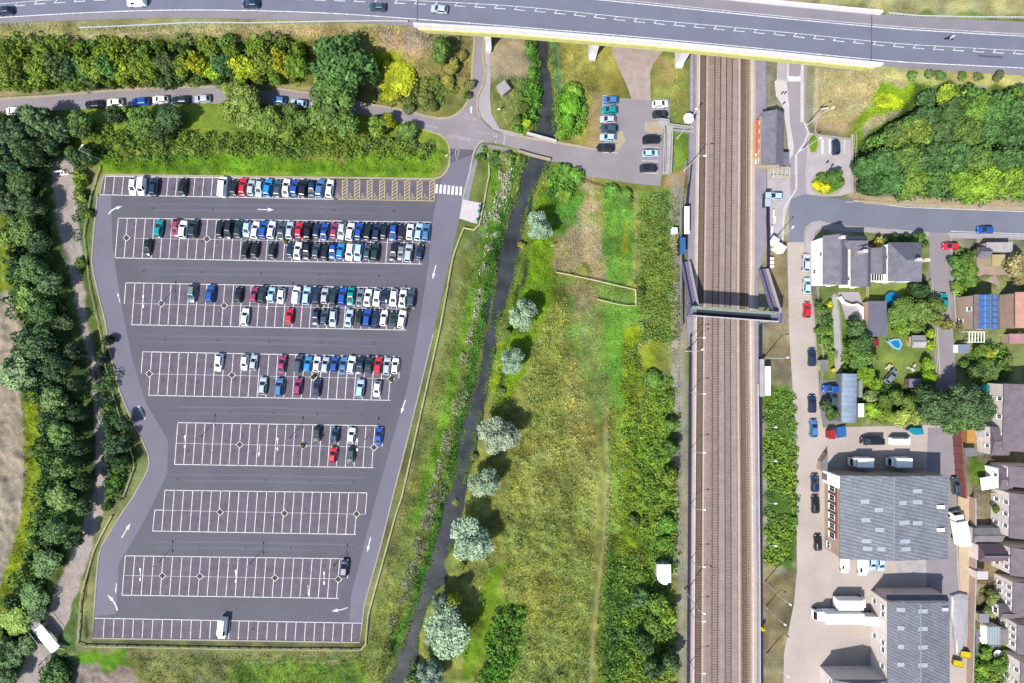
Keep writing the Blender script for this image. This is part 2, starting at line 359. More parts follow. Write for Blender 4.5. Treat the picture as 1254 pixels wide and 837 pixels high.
# --- between lane and river, under the viaduct
paint([(586,44),(660,46),(656,90),(640,104),(600,112),(590,90)], (196,176,142), 5, veg=.5, ruf=.1)
paint([(596,100),(660,92),(652,163),(606,160),(594,140)], (142,150,82), 5, ruf=.4)
stroke([(650,52),(655,80),(656,110),(648,140),(640,158)], 11, (96,150,48), 4, ruf=.6)
paint([(672,46),(744,52),(762,84),(766,118),(740,130),(734,184),(682,176),(686,136),(676,102)], (166,164,84), 5, ruf=.3)
stroke([(678,50),(681,80),(683,110)], 10, (116,160,100), 4, ruf=.5)
paint([(684,112),(706,108),(716,130),(706,160),(690,170),(682,150)], (92,160,40), 4, ruf=.6)
paint([(724,120),(738,118),(736,184),(716,180)], (186,164,118), 4, veg=.6)
paint([(500,-80),(1010,-80),(1010,60),(500,46)], (186,170,140), 5, veg=.5)
paint([(797,66),(838,70),(846,140),(820,130),(818,122),(800,118)], (160,164,84), 4, ruf=.4)
paint([(806,68),(832,72),(826,96),(808,96)], (174,162,104), 6, veg=.8)
paint([(822,155),(846,158),(845,200),(822,214)], (130,160,62), 3, ruf=.4)
paint([(818,214),(842,205),(836,236),(815,236)], (190,162,120), 3, veg=.6)
# --- strip between car park and river
paint([(600,180),(640,186),(642,205),(628,250),(612,300),(600,372),(588,440),(570,505),(552,590),(528,690),(500,765),(470,840),(440,860),(448,795),(456,745),(490,622),(544,410),(570,310),(592,285),(598,240)], (136,150,76), 3, ruf=.35)
stroke([(604,205),(604,260),(590,320),(575,380),(560,440),(548,500),(530,570),(508,640)], 12, (112,156,42), 5, ruf=.5)
stroke([(560,330),(545,410),(525,480),(505,560),(490,640),(470,720)], 9, (146,148,86), 4)
stroke([(630,205),(618,255),(603,320),(592,380),(580,440),(567,500),(556,560),(541,620),(528,670),(505,740),(480,800)], 9, (84,136,48), 3, ruf=.7)
# --- meadow between river and railway
paint([(682,200),(722,210),(832,236),(832,900),(480,900),(500,836),(520,770),(560,660),(585,560),(596,490),(610,410),(638,300),(652,240),(672,205)], (146,152,76), 3, ruf=.55)
paint([(655,235),(700,205),(716,225),(712,290),(690,330),(676,380),(660,430),(636,470),(606,520),(600,470),(616,400),(640,310)], (122,158,30), 5, ruf=.35)
paint([(672,205),(714,210),(716,240),(704,290),(690,300),(676,240)], (96,150,50), 5, ruf=.6)
stroke([(652,262),(645,300),(640,350)], 10, (118,142,46), 4, ruf=.5)
paint([(716,228),(734,228),(738,270),(744,330),(742,346),(684,336),(690,300),(706,270),(714,250)], (190,172,128), 9, veg=.8, warp=7, ruf=.0)
paint([(736,232),(776,234),(776,350),(744,346),(738,290)], (112,162,62), 5, ruf=.2)
paint([(742,270),(768,272),(768,335),(746,335)], (116,160,60), 6, ruf=.15)
stroke([(766,275),(766,310)], 5, (168,180,36), 2, ruf=.3)
paint([(782,232),(830,236),(830,420),(784,420),(780,330)], (122,156,74), 4, ruf=.5)
stroke([(779,234),(779,300),(774,345)], 3.0, (158,168,104), 1.2, .6)
paint([(690,338),(776,356),(776,470),(700,480),(684,420)], (128,160,72), 6, ruf=.1)
paint([(700,346),(732,350),(738,420),(716,440),(706,400)], (168,160,112), 9, warp=8, ruf=.05)
paint([(740,372),(776,376),(776,500),(744,520),(738,440)], (112,166,58), 9, warp=7, ruf=.15)
stroke([(722,390),(724,440),(738,500),(742,560)], 22, (140,160,82), 8, ruf=.2, warp=4)
paint([(652,420),(690,350),(706,440),(732,560),(728,640),(722,760),(718,900),(560,900),(590,820),(618,740),(616,640),(640,520)], (150,162,80), 8, ruf=.5)
paint([(700,430),(732,545),(728,640),(700,560),(690,470)], (178,172,98), 8, ruf=.5, a=.6)
paint([(640,520),(690,540),(690,620),(630,640)], (172,168,88), 12, ruf=.6, a=.5)
paint([(582,840),(600,760),(622,735),(642,740),(636,800),(612,860)], (96,152,44), 6, ruf=1.0)
paint([(560,800),(600,700),(620,690),(600,790),(570,850)], (126,162,40), 5, ruf=.3)
paint([(745,500),(768,500),(766,640),(755,800),(735,900),(728,800),(742,640)], (136,162,64), 5, ruf=.5)
stroke([(742,500),(743,580),(741,660),(732,720),(726,780),(722,860)], 4.0, (172,166,112), 1.6, .5, .5, ruf=0)
paint([(762,400),(782,400),(784,560),(776,700),(762,700),(764,560)], (144,172,30), 3, ruf=.6)
stroke([(778,410),(780,500),(776,600)], 3, (84,108,36), 2, ruf=.4)
paint([(784,420),(806,420),(806,470),(786,520),(784,470)], (146,164,52), 6, ruf=.5)
paint([(782,520),(800,480),(830,460),(832,700),(790,700),(776,640)], (124,162,40), 4, ruf=.8)
paint([(745,680),(800,690),(800,900),(738,900)], (88,136,48), 5, ruf=.8)
for y in range(220, 700, 12): stroke([(826+random.uniform(-2,3), y),(830+random.uniform(-2,3), y+13)], 10, (178,172,150), 3, .6)
stroke([(834,235),(834,460),(838,660),(836,760),(836,870)], 12, (166,160,142), 3, .6, 1.5)
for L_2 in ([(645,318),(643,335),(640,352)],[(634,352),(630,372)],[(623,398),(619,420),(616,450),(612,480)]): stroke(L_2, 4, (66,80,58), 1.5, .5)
# --- east of the railway
paint([(925,60),(1500,60),(1500,1000),(925,1000)], (160,158,128), 2, ruf=.1)
paint([(1003,86),(1085,86),(1095,130),(1060,160),(1040,165),(1002,150)], (192,178,128), 4, veg=.8)
stroke([(1001,85),(999,120),(1000,150)], 6, (216,200,158), 1.5, .3, .5)
stroke([(1004,152),(1042,160)], 6, (206,182,142), 2, .4)
paint([(1078,84),(1500,96),(1500,112),(1110,108),(1085,100)], (192,190,118), 4, veg=.8)
paint([(1075,104),(1140,102),(1130,130),(1060,150),(1052,200),(1042,190),(1044,160)], (136,172,34), 4, ruf=.4)
paint([(1120,104),(1500,110),(1500,260),(1060,240),(1044,190),(1060,160),(1110,130)], (84,110,46), 4, ruf=.5)
stroke([(1042,236),(1080,246),(1130,246),(1190,248),(1254,250),(1400,254)], 9, (206,184,150), 2.5, .4)
paint([(1000,-100),(1600,-100),(1600,22),(1180,20),(1087,13),(1000,8)], (190,184,128), 3, ruf=.2)
paint([(940,296),(962,300),(968,400),(970,470),(938,470)], (150,136,104), 3, ruf=.3)
paint([(936,470),(972,470),(976,640),(974,700),(936,700)], (104,140,52), 3, ruf=.6)
paint([(934,700),(974,700),(970,760),(958,860),(934,860)], (150,138,104), 3, ruf=.3)
paint([(1000,346),(1140,340),(1140,520),(1000,520)], (134,152,74), 3, ruf=.4)
paint([(1060,290),(1138,290),(1138,350),(1060,350)], (142,152,92), 3)
paint([(1165,330),(1500,330),(1500,480),(1165,480)], (142,148,92), 3, ruf=.3)
stroke([(1022,364),(1026,400),(1029,450)], 7, (196,194,186), 1.2, .1, .3)
paint([(1188,560),(1240,560),(1240,900),(1188,900)], (150,140,110), 3, ruf=.2)
paint([(1190,562),(1206,562),(1206,590),(1190,590)], (118,158,56), 2)
paint([(1194,770),(1236,770),(1240,860),(1194,860)], (110,150,50), 3, ruf=.3)
# river bed and banks
e = (1-ss(-.4, .5, dR))[..., None]; COL[:] = COL*(1-e)+np.array((.03,.03,.028))*e; VEG[:] = VEG*(1-e[..., 0])
inn = (np.abs(GX) < 151) & (np.abs(GY) < 107)
# natural colour mottling by plant cover, and lumpy tall growth as real relief
v = VEG[..., None]
mot = (1+v*(0.13*F3+0.10*F2+0.06*F1)[..., None]); hue = np.stack([1+.05*F4*VEG+.04*F5*VEG, 1+.02*F4*VEG, 1-.06*F5*VEG], -1)
COL[:] = np.clip(COL*mot*hue, .006, .8)
flatmask = np.ones(GX.shape)
FLAT = [  # px polygons that must stay flat because a surface lies on them
 [(112,214),(540,218),(556,180),(540,168),(-60,138),(-60,104),(576,100),(581,40),(600,40),(606,160),(860,190),(860,232),(600,190),(570,300),(445,790),(108,788)],
 [(838,-100),(1002,-100),(1002,238),(1500,240),(1500,335),(1190,335),(1190,1000),(838,1000),(838,700),(832,240)]]
for pl in FLAT: flatmask *= ss(0, 6, sdp(PX, PY, pl))
for pl in ([(736,56),(820,56),(820,230),(712,230),(730,118)],[(930,60),(1001,60),(1001,158),(1046,160),(1046,245),(930,245)]): flatmask *= ss(0, 6, sdp(PX, PY, pl))
flatmask *= ss(0, 8, dT/S-8)
RELIEF = flatmask*RUF*inn*ss(.5, 3, dW)*(0.34*F2+0.30*F1+.22)
Z += np.where(inn, np.clip(RELIEF, -.25, 1.3), 0)*(dR > 0.3)
ny, nx = GX.shape
idx = np.arange(nx*ny).reshape(ny, nx)
quads = np.stack([idx[:-1, :-1], idx[:-1, 1:], idx[1:, 1:], idx[1:, :-1]], -1).reshape(-1, 4)
def npmesh(name, verts, quads, mats, colattr=None, tone=None, fsize=4):
    me = bpy.data.meshes.new(name); nv = len(verts); nf = len(quads)
    me.vertices.add(nv); me.vertices.foreach_set('co', np.ascontiguousarray(verts, np.float32).ravel())
    me.loops.add(nf*fsize); me.loops.foreach_set('vertex_index', np.ascontiguousarray(quads, np.int32).ravel())
    me.polygons.add(nf); me.polygons.foreach_set('loop_start', np.arange(0, nf*fsize, fsize, dtype=np.int32))
    me.update(calc_edges=True)
    if colattr is not None:
        a = me.color_attributes.new('Col', 'FLOAT_COLOR', 'POINT'); c4 = np.ones((nv, 4), np.float32); c4[:, :3] = colattr; a.data.foreach_set('color', c4.ravel())
    if tone is not None:
        a = me.attributes.new('tone', 'FLOAT', 'POINT'); a.data.foreach_set('value', np.ascontiguousarray(tone, np.float32))
    for m in mats: me.materials.append(m)
    return me
V = np.stack([GX, GY, Z], -1).reshape(-1, 3)
M['ground'] = mat('ground_cover', (.1,.12,.05), .95, .12, .5, .32, 3.0, bump=.5, attr='Col', spec=.15)
me = npmesh('ground', V, quads, [M['ground']], COL.reshape(-1, 3))
me.polygons.foreach_set('use_smooth', np.ones(len(quads), bool)); tag(ob('ground', me), kind='structure')
def samp(arr, X, Y):
    i = np.clip(np.searchsorted(gy, Y)-1, 0, ny-2); j = np.clip(np.searchsorted(gx, X)-1, 0, nx-2)
    return arr[i, j]
def zat(X, Y):
    X = np.atleast_1d(X); Y = np.atleast_1d(Y)
    i = np.clip(np.searchsorted(gy, Y)-1, 0, ny-2); j = np.clip(np.searchsorted(gx, X)-1, 0, nx-2)
    tx = (X-gx[j])/(gx[j+1]-gx[j]); ty = (Y-gy[i])/(gy[i+1]-gy[i])
    return Z[i, j]*(1-tx)*(1-ty)+Z[i, j+1]*tx*(1-ty)+Z[i+1, j]*(1-tx)*ty+Z[i+1, j+1]*tx*ty
# river water
wm = bpy.data.materials.new('river_water'); wm.use_nodes = True; M['water'] = wm
b = wm.node_tree.nodes['Principled BSDF']; tn = wm.node_tree.nodes.new('ShaderNodeTexNoise'); tn.inputs['Scale'].default_value = .22; tn.inputs['Detail'].default_value = 8; cr = wm.node_tree.nodes.new('ShaderNodeValToRGB'); gg = wm.node_tree.nodes.new('ShaderNodeNewGeometry'); wm.node_tree.links.new(gg.outputs['Position'], tn.inputs['Vector']); wm.node_tree.links.new(tn.outputs['Fac'], cr.inputs['Fac']); wm.node_tree.links.new(cr.outputs['Color'], b.inputs['Base Color']); cr.color_ramp.elements[0].position = .32; cr.color_ramp.elements[1].position = .68; cr.color_ramp.elements[0].color = (.016,.019,.018,1); cr.color_ramp.elements[1].color = (.046,.047,.053,1); b.inputs['Roughness'].default_value = .12
t = wm.node_tree.nodes.new('ShaderNodeTexNoise'); t.inputs['Scale'].default_value = 3; bp = wm.node_tree.nodes.new('ShaderNodeBump'); bp.inputs['Strength'].default_value = .15
wm.node_tree.links.new(t.outputs['Fac'], bp.inputs['Height']); wm.node_tree.links.new(bp.outputs[0], b.inputs['Normal'])
mb = MB(); n = 40
L_ = smooth_line(RL, 2); R_ = smooth_line(RR, 2)
def resamp(l, n):
    a = np.array(l); s = np.concatenate([[0], np.cumsum(np.hypot(*np.diff(a, axis=0).T))]); t = np.linspace(0, s[-1], n)
    return np.stack([np.interp(t, s, a[:, 0]), np.interp(t, s, a[:, 1])], -1)
A_ = resamp(L_, 60); B_ = resamp(R_, 60)
for i in range(59):
    q = []
    for p, sx in ((A_[i], -6), (B_[i], 6), (B_[i+1], 6), (A_[i+1], -6)):
        X, Y = P(p[0]+sx, p[1]); q.append((X, Y, -0.62))
    mb.add(q, [(3,2,1,0)])
struct('river', mb, wm)
# ---------------------------------------------------------------- surfaces
CPK = [(127.5,214.5),(532,219.5),(540,217),(546,211),(550,203),(551,190),(550,180),(546,171),(538,165),(560,168),(592,172),(587,176),(583,181),(580,188),(575,212),(566.5,244.5),(563,267),(547,337),(530.7,409),(514,478),(498,543),(481,609),(465.6,671.7),(446,742),(443.5,764),(440.5,786.8),(113.2,781.6),(116,742),(118.7,703.6),(121,682),(124.5,669),(136,650),(150.5,627),(163,609),(176,586),(181,576),(183,567),(181.5,556),(173,536),(163,517),(154,497),(146.7,479),(140,453),(134,428),(129,394),(120,358),(115.5,338),(112.5,320),(115,285),(119.8,239.5),(122.5,238.6)]
sheet('car_park_surface', CPK, M['tarmac'], 0.030)
# paler perimeter drive
sheet('perimeter_drive', [(566,246),(563,267),(530.7,409),(481,609),(465.6,671.7),(446,742),(443.5,762),(428,762),(430,730),(458,620),(500,470),(513,400),(524,330),(531,262),(540,222),(546,212),(551,200),(580,189),(575,212)], M['tarmac2'], 0.034)
sheet('perimeter_drive', [(113,320),(116,285),(120,240),(136,240),(138,300),(142,330),(150,380),(162,440),(178,492),(206,540),(205,580),(176,640),(146,690),(142,752),(116,755),(118.7,703.6),(124.5,669),(150.5,627),(181,576),(181.5,556),(163,517),(146.7,479),(134,428),(129,394),(120,358)], M['tarmac2'], 0.034)
# lane from the west, junction, lane east to the station yard
LN_N = [(-300,150),(-60,124),(0,121.5),(60,118),(110,113.5),(165,109.5),(230,107),(280,106),(340,109),(400,117),(450,128),(489,134),(505,138),(521,142.4),(535,145),(544,145.3),(552,144),(560,140),(567,133.8),(572,126),(575.5,117),(577,108),(578.5,80),(581.5,43),(582,10)]
LN_E = [(597,10),(594,40),(591,61),(592,74),(594.5,87),(592,104),(586,116),(584,124),(584.5,134),(588,144),(598,155.6),(606,161),(616,163.5),(640,168),(668,173),(700,177.5),(731,183.7),(736,184)]
LN_S = [(720,211),(714,210),(696.6,201.6),(668,194.5),(640,185),(620,178.6),(604,175),(590,175),(587,176),(580,184),(551,182),(546,171),(538,165),(521,159.6),(509,155),(490,150),(453,141.6),(400,134),(360,130),(320,128),(270,127),(200,129),(150,131),(100,134),(60,136),(0,140),(-60,145),(-300,170)]
sheet('lane', LN_N+LN_E+LN_S, M['lane'], 0.038)
sheet('footway', [(597,40),(600,44),(601,90),(600,120),(602,140),(612,158),(640,164.5),(640,167),(616,163),(604,159),(590,145),(586,133),(585.5,124),(588,116),(594,104),(596,88),(594,74),(593,60)], M['greypave'], 0.10)
sheet('footway', [(584,185),(589,177),(600,177.5),(625,182),(625,186),(602,182),(592,182),(587,189),(581,216),(574,246),(568,245),(576,212)], M['plat'], 0.10)
sheet('footway', [(700,176.5),(731,182.5),(731,185),(700,179.5),(640,169.5),(616,165),(616,162.5),(640,166.5)], M['ykerb'], 0.09)
# station yard, gravel yard
sheet('station_car_park', [(736,186),(737,121),(757.8,120.5),(773,121),(798.6,124),(819,122),(821,148),(810,150.5),(811,180),(809,228),(778,225.5),(740,219),(716,216),(712,209),(725,200),(731,184)], M['lane'], 0.046)
sheet('gravel_yard', [(748,40),(812,44),(811,64),(800,78),(796,90),(797,124),(773,121),(768,106),(757.8,84),(750,66)], mat('yard_gravel', C(200,182,174), .95, .14, .5, .18, 4, bump=.2), 0.040)
sheet('sandy_patch', [(790,150),(812,148),(812,164),(800,164),(789,161)], M['ykerb'], 0.052)
sheet('sandy_patch', [(752,166),(762,160),(766,172),(758,184),(744,189),(752,178)], M['ykerb'], 0.052)
# --- right hand side roads
sheet('forecourt', [(953,40),(985,42),(988,90),(985,150),(990,163),(1043,170),(1043,236),(1030,240),(990,243),(968,242),(966,252),(953,300),(938,300),(940,204),(962,204),(966,190),(964,160),(958,128),(951,100)], mat('forecourt_paving', C(212,203,208), .9, .1, .4, .1, 3), 0.040)
sheet('approach_road', [(962,30),(988,32),(988,90),(985,150),(990,165),(986,215),(988,238),(968,244),(967,190),(966,150),(963,120)], mat('approach_tarmac', C(184,175,184), .9, .08, .2, .08, 4), 0.046)
sheet('road', [(966,262),(968,244),(985,238),(1010,241),(1040,246),(1060,250),(1110,253),(1160,256),(1254,258.5),(1500,264),(1500,294),(1254,289),(1160,286),(1140,285),(1100,282),(1060,279),(1020,276),(1004,271),(993,273),(986,280),(984,297),(966,297)], M['road'], 0.052)
sheet('pavement', [(994,273),(1004,271),(1020,276),(1060,279),(1100,282),(1138,285),(1138,290),(1100,287),(1060,285),(1020,283),(1004,280),(998,284),(996,298),(995,345),(990,345),(985,296),(987,281)], M['greypave'], 0.10)
sheet('pavement', [(1160,286),(1254,289),(1500,294),(1500,299),(1254,294),(1164,292),(1162,290)], M['greypave'], 0.10)
sheet('pavement', [(1042,245),(1110,249),(1254,253.5),(1500,259),(1500,264),(1254,258.5),(1160,256),(1060,250)], M['ykerb'], 0.09)
sheet('side_street', [(1138,285),(1160,286),(1162,300),(1164,340),(1165,380),(1168,420),(1170,460),(1170,500),(1146,500),(1144,430),(1143,380),(1138,330)], M['lane'], 0.056)
sheet('dusty_track', [(964,297),(986,297),(991,345),(996,380),(1000,440),(1004,500),(1010,540),(1012,600),(1000,690),(1002,1000),(956,1000),(960,800),(972,740),(976,700),(975,600),(972,500),(966,400)], M['dust'], 0.050)
sheet('works_yard', [(1004,524),(1170,520),(1171,640),(1174,700),(1178,760),(1178,1000),(1001,1000),(1000,690),(1010,600)], M['dust'], 0.056)
sheet('works_drive', [(1136,524),(1168,524),(1170,600),(1172,700),(1176,740),(1160,740),(1134,734),(1134,690),(1134,600)], M['lane'], 0.060)
sheet('concrete_apron', [(1098,686),(1134,686),(1134,708),(1098,708)], M['concrete'], 0.062)
sheet('service_path', [(1160,738),(1186,738),(1184,1000),(1160,1000)], M['dust'], 0.066)
sheet('parking_court', [(1196,292),(1240,296),(1244,330),(1236,420),(1222,420),(1222,350),(1196,340)], mat('block_paving', C(196,172,158), .9, .12, .4, .1, 5), 0.046)
sheet('footpath', [(1018,364),(1024,364),(1028,400),(1031,456),(1023,456),(1021,410)], M['concrete'], 0.03)
sheet('footpath', [(1219,420),(1226,420),(1228,456),(1221,456)], M['concrete'], 0.03)
sheet('service_path', [(1173,608),(1188,608),(1188,700),(1186,740),(1177,740),(1174,690)], M['orbrick'], 0.05)
sheet('patio', [(1026,358),(1052,358),(1058,378),(1050,392),(1036,392)], M['greypave'], 0.03)
sheet('patio', [(1004,466),(1034,466),(1034,520),(1004,520)], M['conc_dark'], 0.03)
# kerbs as real steps
def kerb(name, pts, m, wd=.35, h=.13):
    mb = MB(); mb.strip([P(*p) for p in pts], wd, 0.0, h); return struct(name, mb, m)
i0 = 30
kerb('kerb', CPK[18:]+[(119.8,239.5)], M['kerb'])
kerb('kerb', [(127.5,214.5),(300,216.5),(532,219.5),(540,217),(546,211),(550,203),(551,190),(550,180),(546,171),(538,165),(521,159.6),(509,155),(490,150)], M['ykerb'], .45)
kerb('kerb', [(120,239),(122.5,238.6),(127.5,214.5)], M['kerb'], .3)
kerb('kerb', LN_N[:-1], M['ykerb'], .55)
kerb('kerb', LN_E[1:10], M['ykerb'], .5)
kerb('kerb', [(592,172.5),(587,176),(583,181),(580,188),(575,212),(566.5,244.5)], M['concrete'], .4)
kerb('kerb', [(986,280),(993,273),(1004,271),(1020,276),(1060,279),(1138,285)], M['kerb'], .35)
kerb('kerb', [(986,281),(985,297),(990,345),(996,380),(1000,440),(1004,500)], M['kerb'], .35)
kerb('kerb', [(1160,286),(1254,289),(1500,294)], M['concrete'], .35)
kerb('kerb', [(1001,142),(998,160),(1000,166),(1043,172)], M['kerb'], .4)
kerb('kerb', [(1043,165),(1043,236)], M['concrete'], .5, .3)
kerb('kerb', [(1164,292),(1166,340),(1168,400)], M['kerb'], .5, .2)
kerb('kerb', [(985,150),(990,163),(985,175),(975,190),(975,232),(960,256),(958,300)], M['paving'], .5, .06)
# pale pavements round the station
sheet('pavement', [(953,98),(963,100),(966,130),(967,150),(972,180),(971,190),(966,196),(963,160),(958,130),(950,118),(948,100)], M['paving'], 0.12)
sheet('pavement', [(963,76),(966,76),(966,100),(963,100)], M['paving'], 0.12)
sheet('pavement', [(980,86),(984,86),(984,150),(980,150)], M['paving'], 0.10)
sheet('traffic_island', [(989,178),(991,167),(997,164),(1002,168),(1003,180),(1000,188),(993,190)], M['ykerb'], 0.13)
sheet('traffic_island', [(993,226),(996,217),(1004,211),(1024,208),(1033,212),(1034,226),(1028,236),(1014,241),(1000,240),(994,234)], M['ykerb'], 0.13)
sheet('island_turf', [(990,177),(992,169),(996,166),(1000,169),(1001,178),(998,186),(993,187)], mat('turf', C(120,165,20), .95, .15, 1, .2, 5), 0.15)
sheet('island_turf', [(996,226),(998,219),(1005,213),(1023,210),(1031,214),(1031,225),(1026,233),(1014,238),(1002,236)], M['turf'] if 'turf' in M else MATS['turf'], 0.15)

# ---------------------------------------------------------------- painted markings
ZL = 0.046; LW = .16
ml = MB(); my = MB()
def pl(mb, pts, wd=LW, z=ZL): mb.strip([P(*p) for p in pts], wd, z)
rows = {}
def lerp(a, b, t): return a+(b-a)*t
def tarm(px, z=.038): sheet('parking_bays', px, M['bay'], z)
def row(tl, tr, bl, br, n, p0, full0, full1, extra_bl=None):
    """tl..br are the corners of the double row; returns nothing, paints it"""
    Wd = tr[0]-tl[0]; avg = Wd/n; p1 = 2*avg-p0
    xs = [tl[0]+p0*i-(p0-p1)/n*i*i/2 for i in range(n+1)]
    lean = -4.0
    for i, x in enumerate(xs):
        t = (x-tl[0])/Wd; yt = lerp(tl[1], tr[1], t); yb = lerp(bl[1], br[1], t); ym = (yt+yb)/2
        if i == 0 and not full0: pl(ml, [(x, yt), (x+lean/2, ym)])
        elif i == n and not full1: pl(ml, [(x, yt), (x+lean/2, ym)])
        else: pl(ml, [(x, yt), (x+lean, yb)])
    pl(ml, [tl, tr]); pl(ml, [bl, br])
    if extra_bl: pl(ml, [extra_bl, bl]); pl(ml, [extra_bl, (tl[0]-2, extra_bl[1])])
    tarm([(tl[0], tl[1]), tr, (tr[0]-2, (tr[1]+br[1])/2), br, bl, ((tl[0]-2) if full0 or not extra_bl else extra_bl[0], (tl[1]+bl[1])/2)])
    return xs
ROWB = row((145.1,267.4),(527.6,272.4),(141.8,316),(516.8,323.7),36,11.05,True,False)
ROWC = row((154.3,346.5),(508,353.5),(161.5,398),(497.7,404.5),33,11.15,False,False)
ROWD = row((175,431),(490.3,437.1),(181.8,484.3),(478.3,490.5),29,11.2,False,False)
ROWE = row((217.9,517.8),(470,521.7),(213.4,568.9),(457.2,573),23,11.15,True,False)
ROWF = row((202.2,600.5),(449.4,603.8),(187,650.5),(436.2,654.7),22,11.4,True,False,(189.7,624.8))
ROWG = row((153.6,680.8),(427.3,684.5),(149,729),(415,733),24,11.65,True,False)
# faint joint down the middle of the double rows
for a, b in (((166,292),(520,298)),((165,372),(500,379)),((182,458),(480,464)),((216,543),(465,548)),((192,625),(447,630)),((152,705),(420,709))):
    pl(ml, [a, b], .07, .043)
# bottom single row and top single row
pl(ml, [(115.5,757.2),(443,763.4)])
x = 115.5; i = 0
while x < 440:
    if i: pl(ml, [(x+.5, 757.2+(x-115)*.019), (x-1.0, 782+(x-115)*.0148)])
    x += 11.95-.55*(x-115)/325; i += 1
tarm([(116,757.5),(443,763.6),(441,786.5),(113.6,781.8)])
pl(ml, [(128,216.2),(530,221.3)], .16); pl(ml, [(120,238.8),(414,244.4)])
x = 128.4; i = 0
while x < 412:
    t = (x-128)/400; pl(ml, [(x+1, 216.4+5*t), (x-1.2, 238.6+7*t)]); x += 11.05-.55*(x-128)/280; i += 1
tarm([(128,216.4),(531,221.5),(531,246.2),(124,239)])
# blue badge bays: yellow outlines, hatching and wheelchair symbols
pl(my, [(408.7,219.8),(531.5,221.6)], .2); pl(my, [(408.7,244.2),(531.5,246.4)], .2)
for k in range(8):
    x0 = 409.5+15.27*k
    hx = x0+10.0
    for xx in (hx, hx+6): pl(my, [(xx, 220.5+.13*k), (xx-.6, 245+.16*k)], .2)
    for j in range(6):
        yb = 243.6-j*4.0+.13*k; pl(my, [(hx-.2, yb), (hx+5.8, yb-4.6)], .2, .048)
    # symbol
    cx, cy = x0+4.6, 240.4+.16*k
    r = [(cx-.3+1.9*cos(a), cy+1.0+1.7*sin(a)) for a in np.linspace(-.6, 4.2, 12)]
    pl(my, r, .12, .05); pl(my, [(cx-.6, cy-2.2),(cx-.4, cy+.2),(cx+1.3, cy+.3),(cx+2.2, cy+2.4)], .17, .0515)
    q = [P(cx-.7+.75*cos(a), cy-3.3+.75*sin(a)) for a in np.linspace(0, 2*pi, 8, endpoint=False)]
    my.add([(a[0], a[1], .053) for a in q], [tuple(range(8))[::-1]])
# zebra crossing by the entrance
for k in range(7):
    x = 535.2+4.9*k; ml.strip([P(x, 226+.5*k), P(x-.9, 237+.45*k)], .62, .05)
# arrows
def arrow(x0, y0, x1, y1, wd=.22, head=1.1, bend=0):
    a = np.array((x0, y0), float); b = np.array((x1, y1), float); mid = (a+b)/2; d = (b-a)/np.linalg.norm(b-a); nn = np.array((-d[1], d[0]))
    mid = mid+nn*bend; L = np.linalg.norm(b-a); hb = b-((b-mid)/np.linalg.norm(b-mid))*L*.38
    ml.strip([P(*a), P(*((a+mid)/2+nn*bend*.3)), P(*mid), P(*hb)], wd, .05)
    dd = (b-hb); dd /= np.linalg.norm(dd); n2 = np.array((-dd[1], dd[0]))*head/S/2
    t = [P(*(hb+n2)), P(*b), P(*(hb-n2))]
    cr = (t[1][0]-t[0][0])*(t[2][1]-t[0][1])-(t[1][1]-t[0][1])*(t[2][0]-t[0][0])
    ml.add([(q[0], q[1], .052) for q in t], [(0,1,2) if cr > 0 else (2,1,0)])
arrow(133,262.5,150,253,.28,.8,-2.2); arrow(315.5,256.8,336,257.2,.2,.9); arrow(533.8,325,529.8,342,.24,.8); arrow(496.5,490,491,507,.24,.8)
arrow(454,658,449.5,676.5,.24,.8); arrow(426,744,406,748.5,.2,.9,-1); arrow(144,748,131.5,728,.34,.9,2); arrow(149,659,160,641,.26,.9)
arrow(178,514,169,496,.4,.9); arrow(318,546,317,560,.16,.6); arrow(377,717,378.5,731,.16,.6); arrow(143,714,141.5,727,.16,.5); arrow(147,371,144,358,.16,.5)
# give way triangle and lines, lane text
mb = my2 = MB()
tri = [(557.6,184),(562.6,184),(559.0,198)]
pl(mb, [tri[0], tri[1], tri[2], tri[0]], .22, .05)
for k in range(9):
    mb.strip([P(548.5+3.1*k, 165.2+.55*k), P(550.5+3.1*k, 165.5+.55*k)], .30, .05); mb.strip([P(548.2+3.1*k, 167.6+.55*k), P(550.2+3.1*k, 167.9+.55*k)], .26, .05)
for k in range(8): mb.strip([P(545+5.6*k, 168.8+.45*k), P(548.4+5.6*k, 169.1+.45*k)], .14, .052)
for k in range(5): mb.strip([P(586+4*k, 162.2+.6*k), P(588.4+4*k, 162.5+.6*k)], .22, .05)
for k in range(4): mb.strip([P(604.5+1.2*k, 163.2+3*k), P(605+1.2*k, 165+3*k)], .3, .05)
mb.strip([P(608.5,165), P(607,176)], .4, .05); mb.strip([P(618.5,166.5), P(617,178)], .4, .05)
for k in range(5): mb.strip([P(512+5*k, 152.4+1.0*k), P(515.5+5*k, 153.1+1.0*k)], .25, .05)
mb.strip([P(513,157.4), P(530,161)], .2, .05)
struct('worn_junction_markings', my2, M['worn']); pl(ml, [(561,137.5),(569,132)], .15, .05); arrow(576.6,139,577.4,130,.4,.9)
# station yard bays
for y in (117.5,129,141,152.5,163.5,175,187): pl(ml, [(738,y),(757,y+.8)], .1, .052)
for y in (121.5,134,146): pl(ml, [(800,y),(818,y+.6)], .1, .052)
for y in (180,197,212): pl(ml, [(786,y),(806,y+.8)], .1, .052)
for k in range(4): pl(ml, [(1007+9*k,171),(1007+9*k,189)], .5 if k in (0,1) else .16, .052)
pl(ml, [(974,214),(974,190),(982,183)], .25, .052)
# approach road crossing table
ml.strip([P(964,97),P(982,97)], 1.3, .056); pl(ml, [(982.5,52),(982.5,150)], .6, .054)
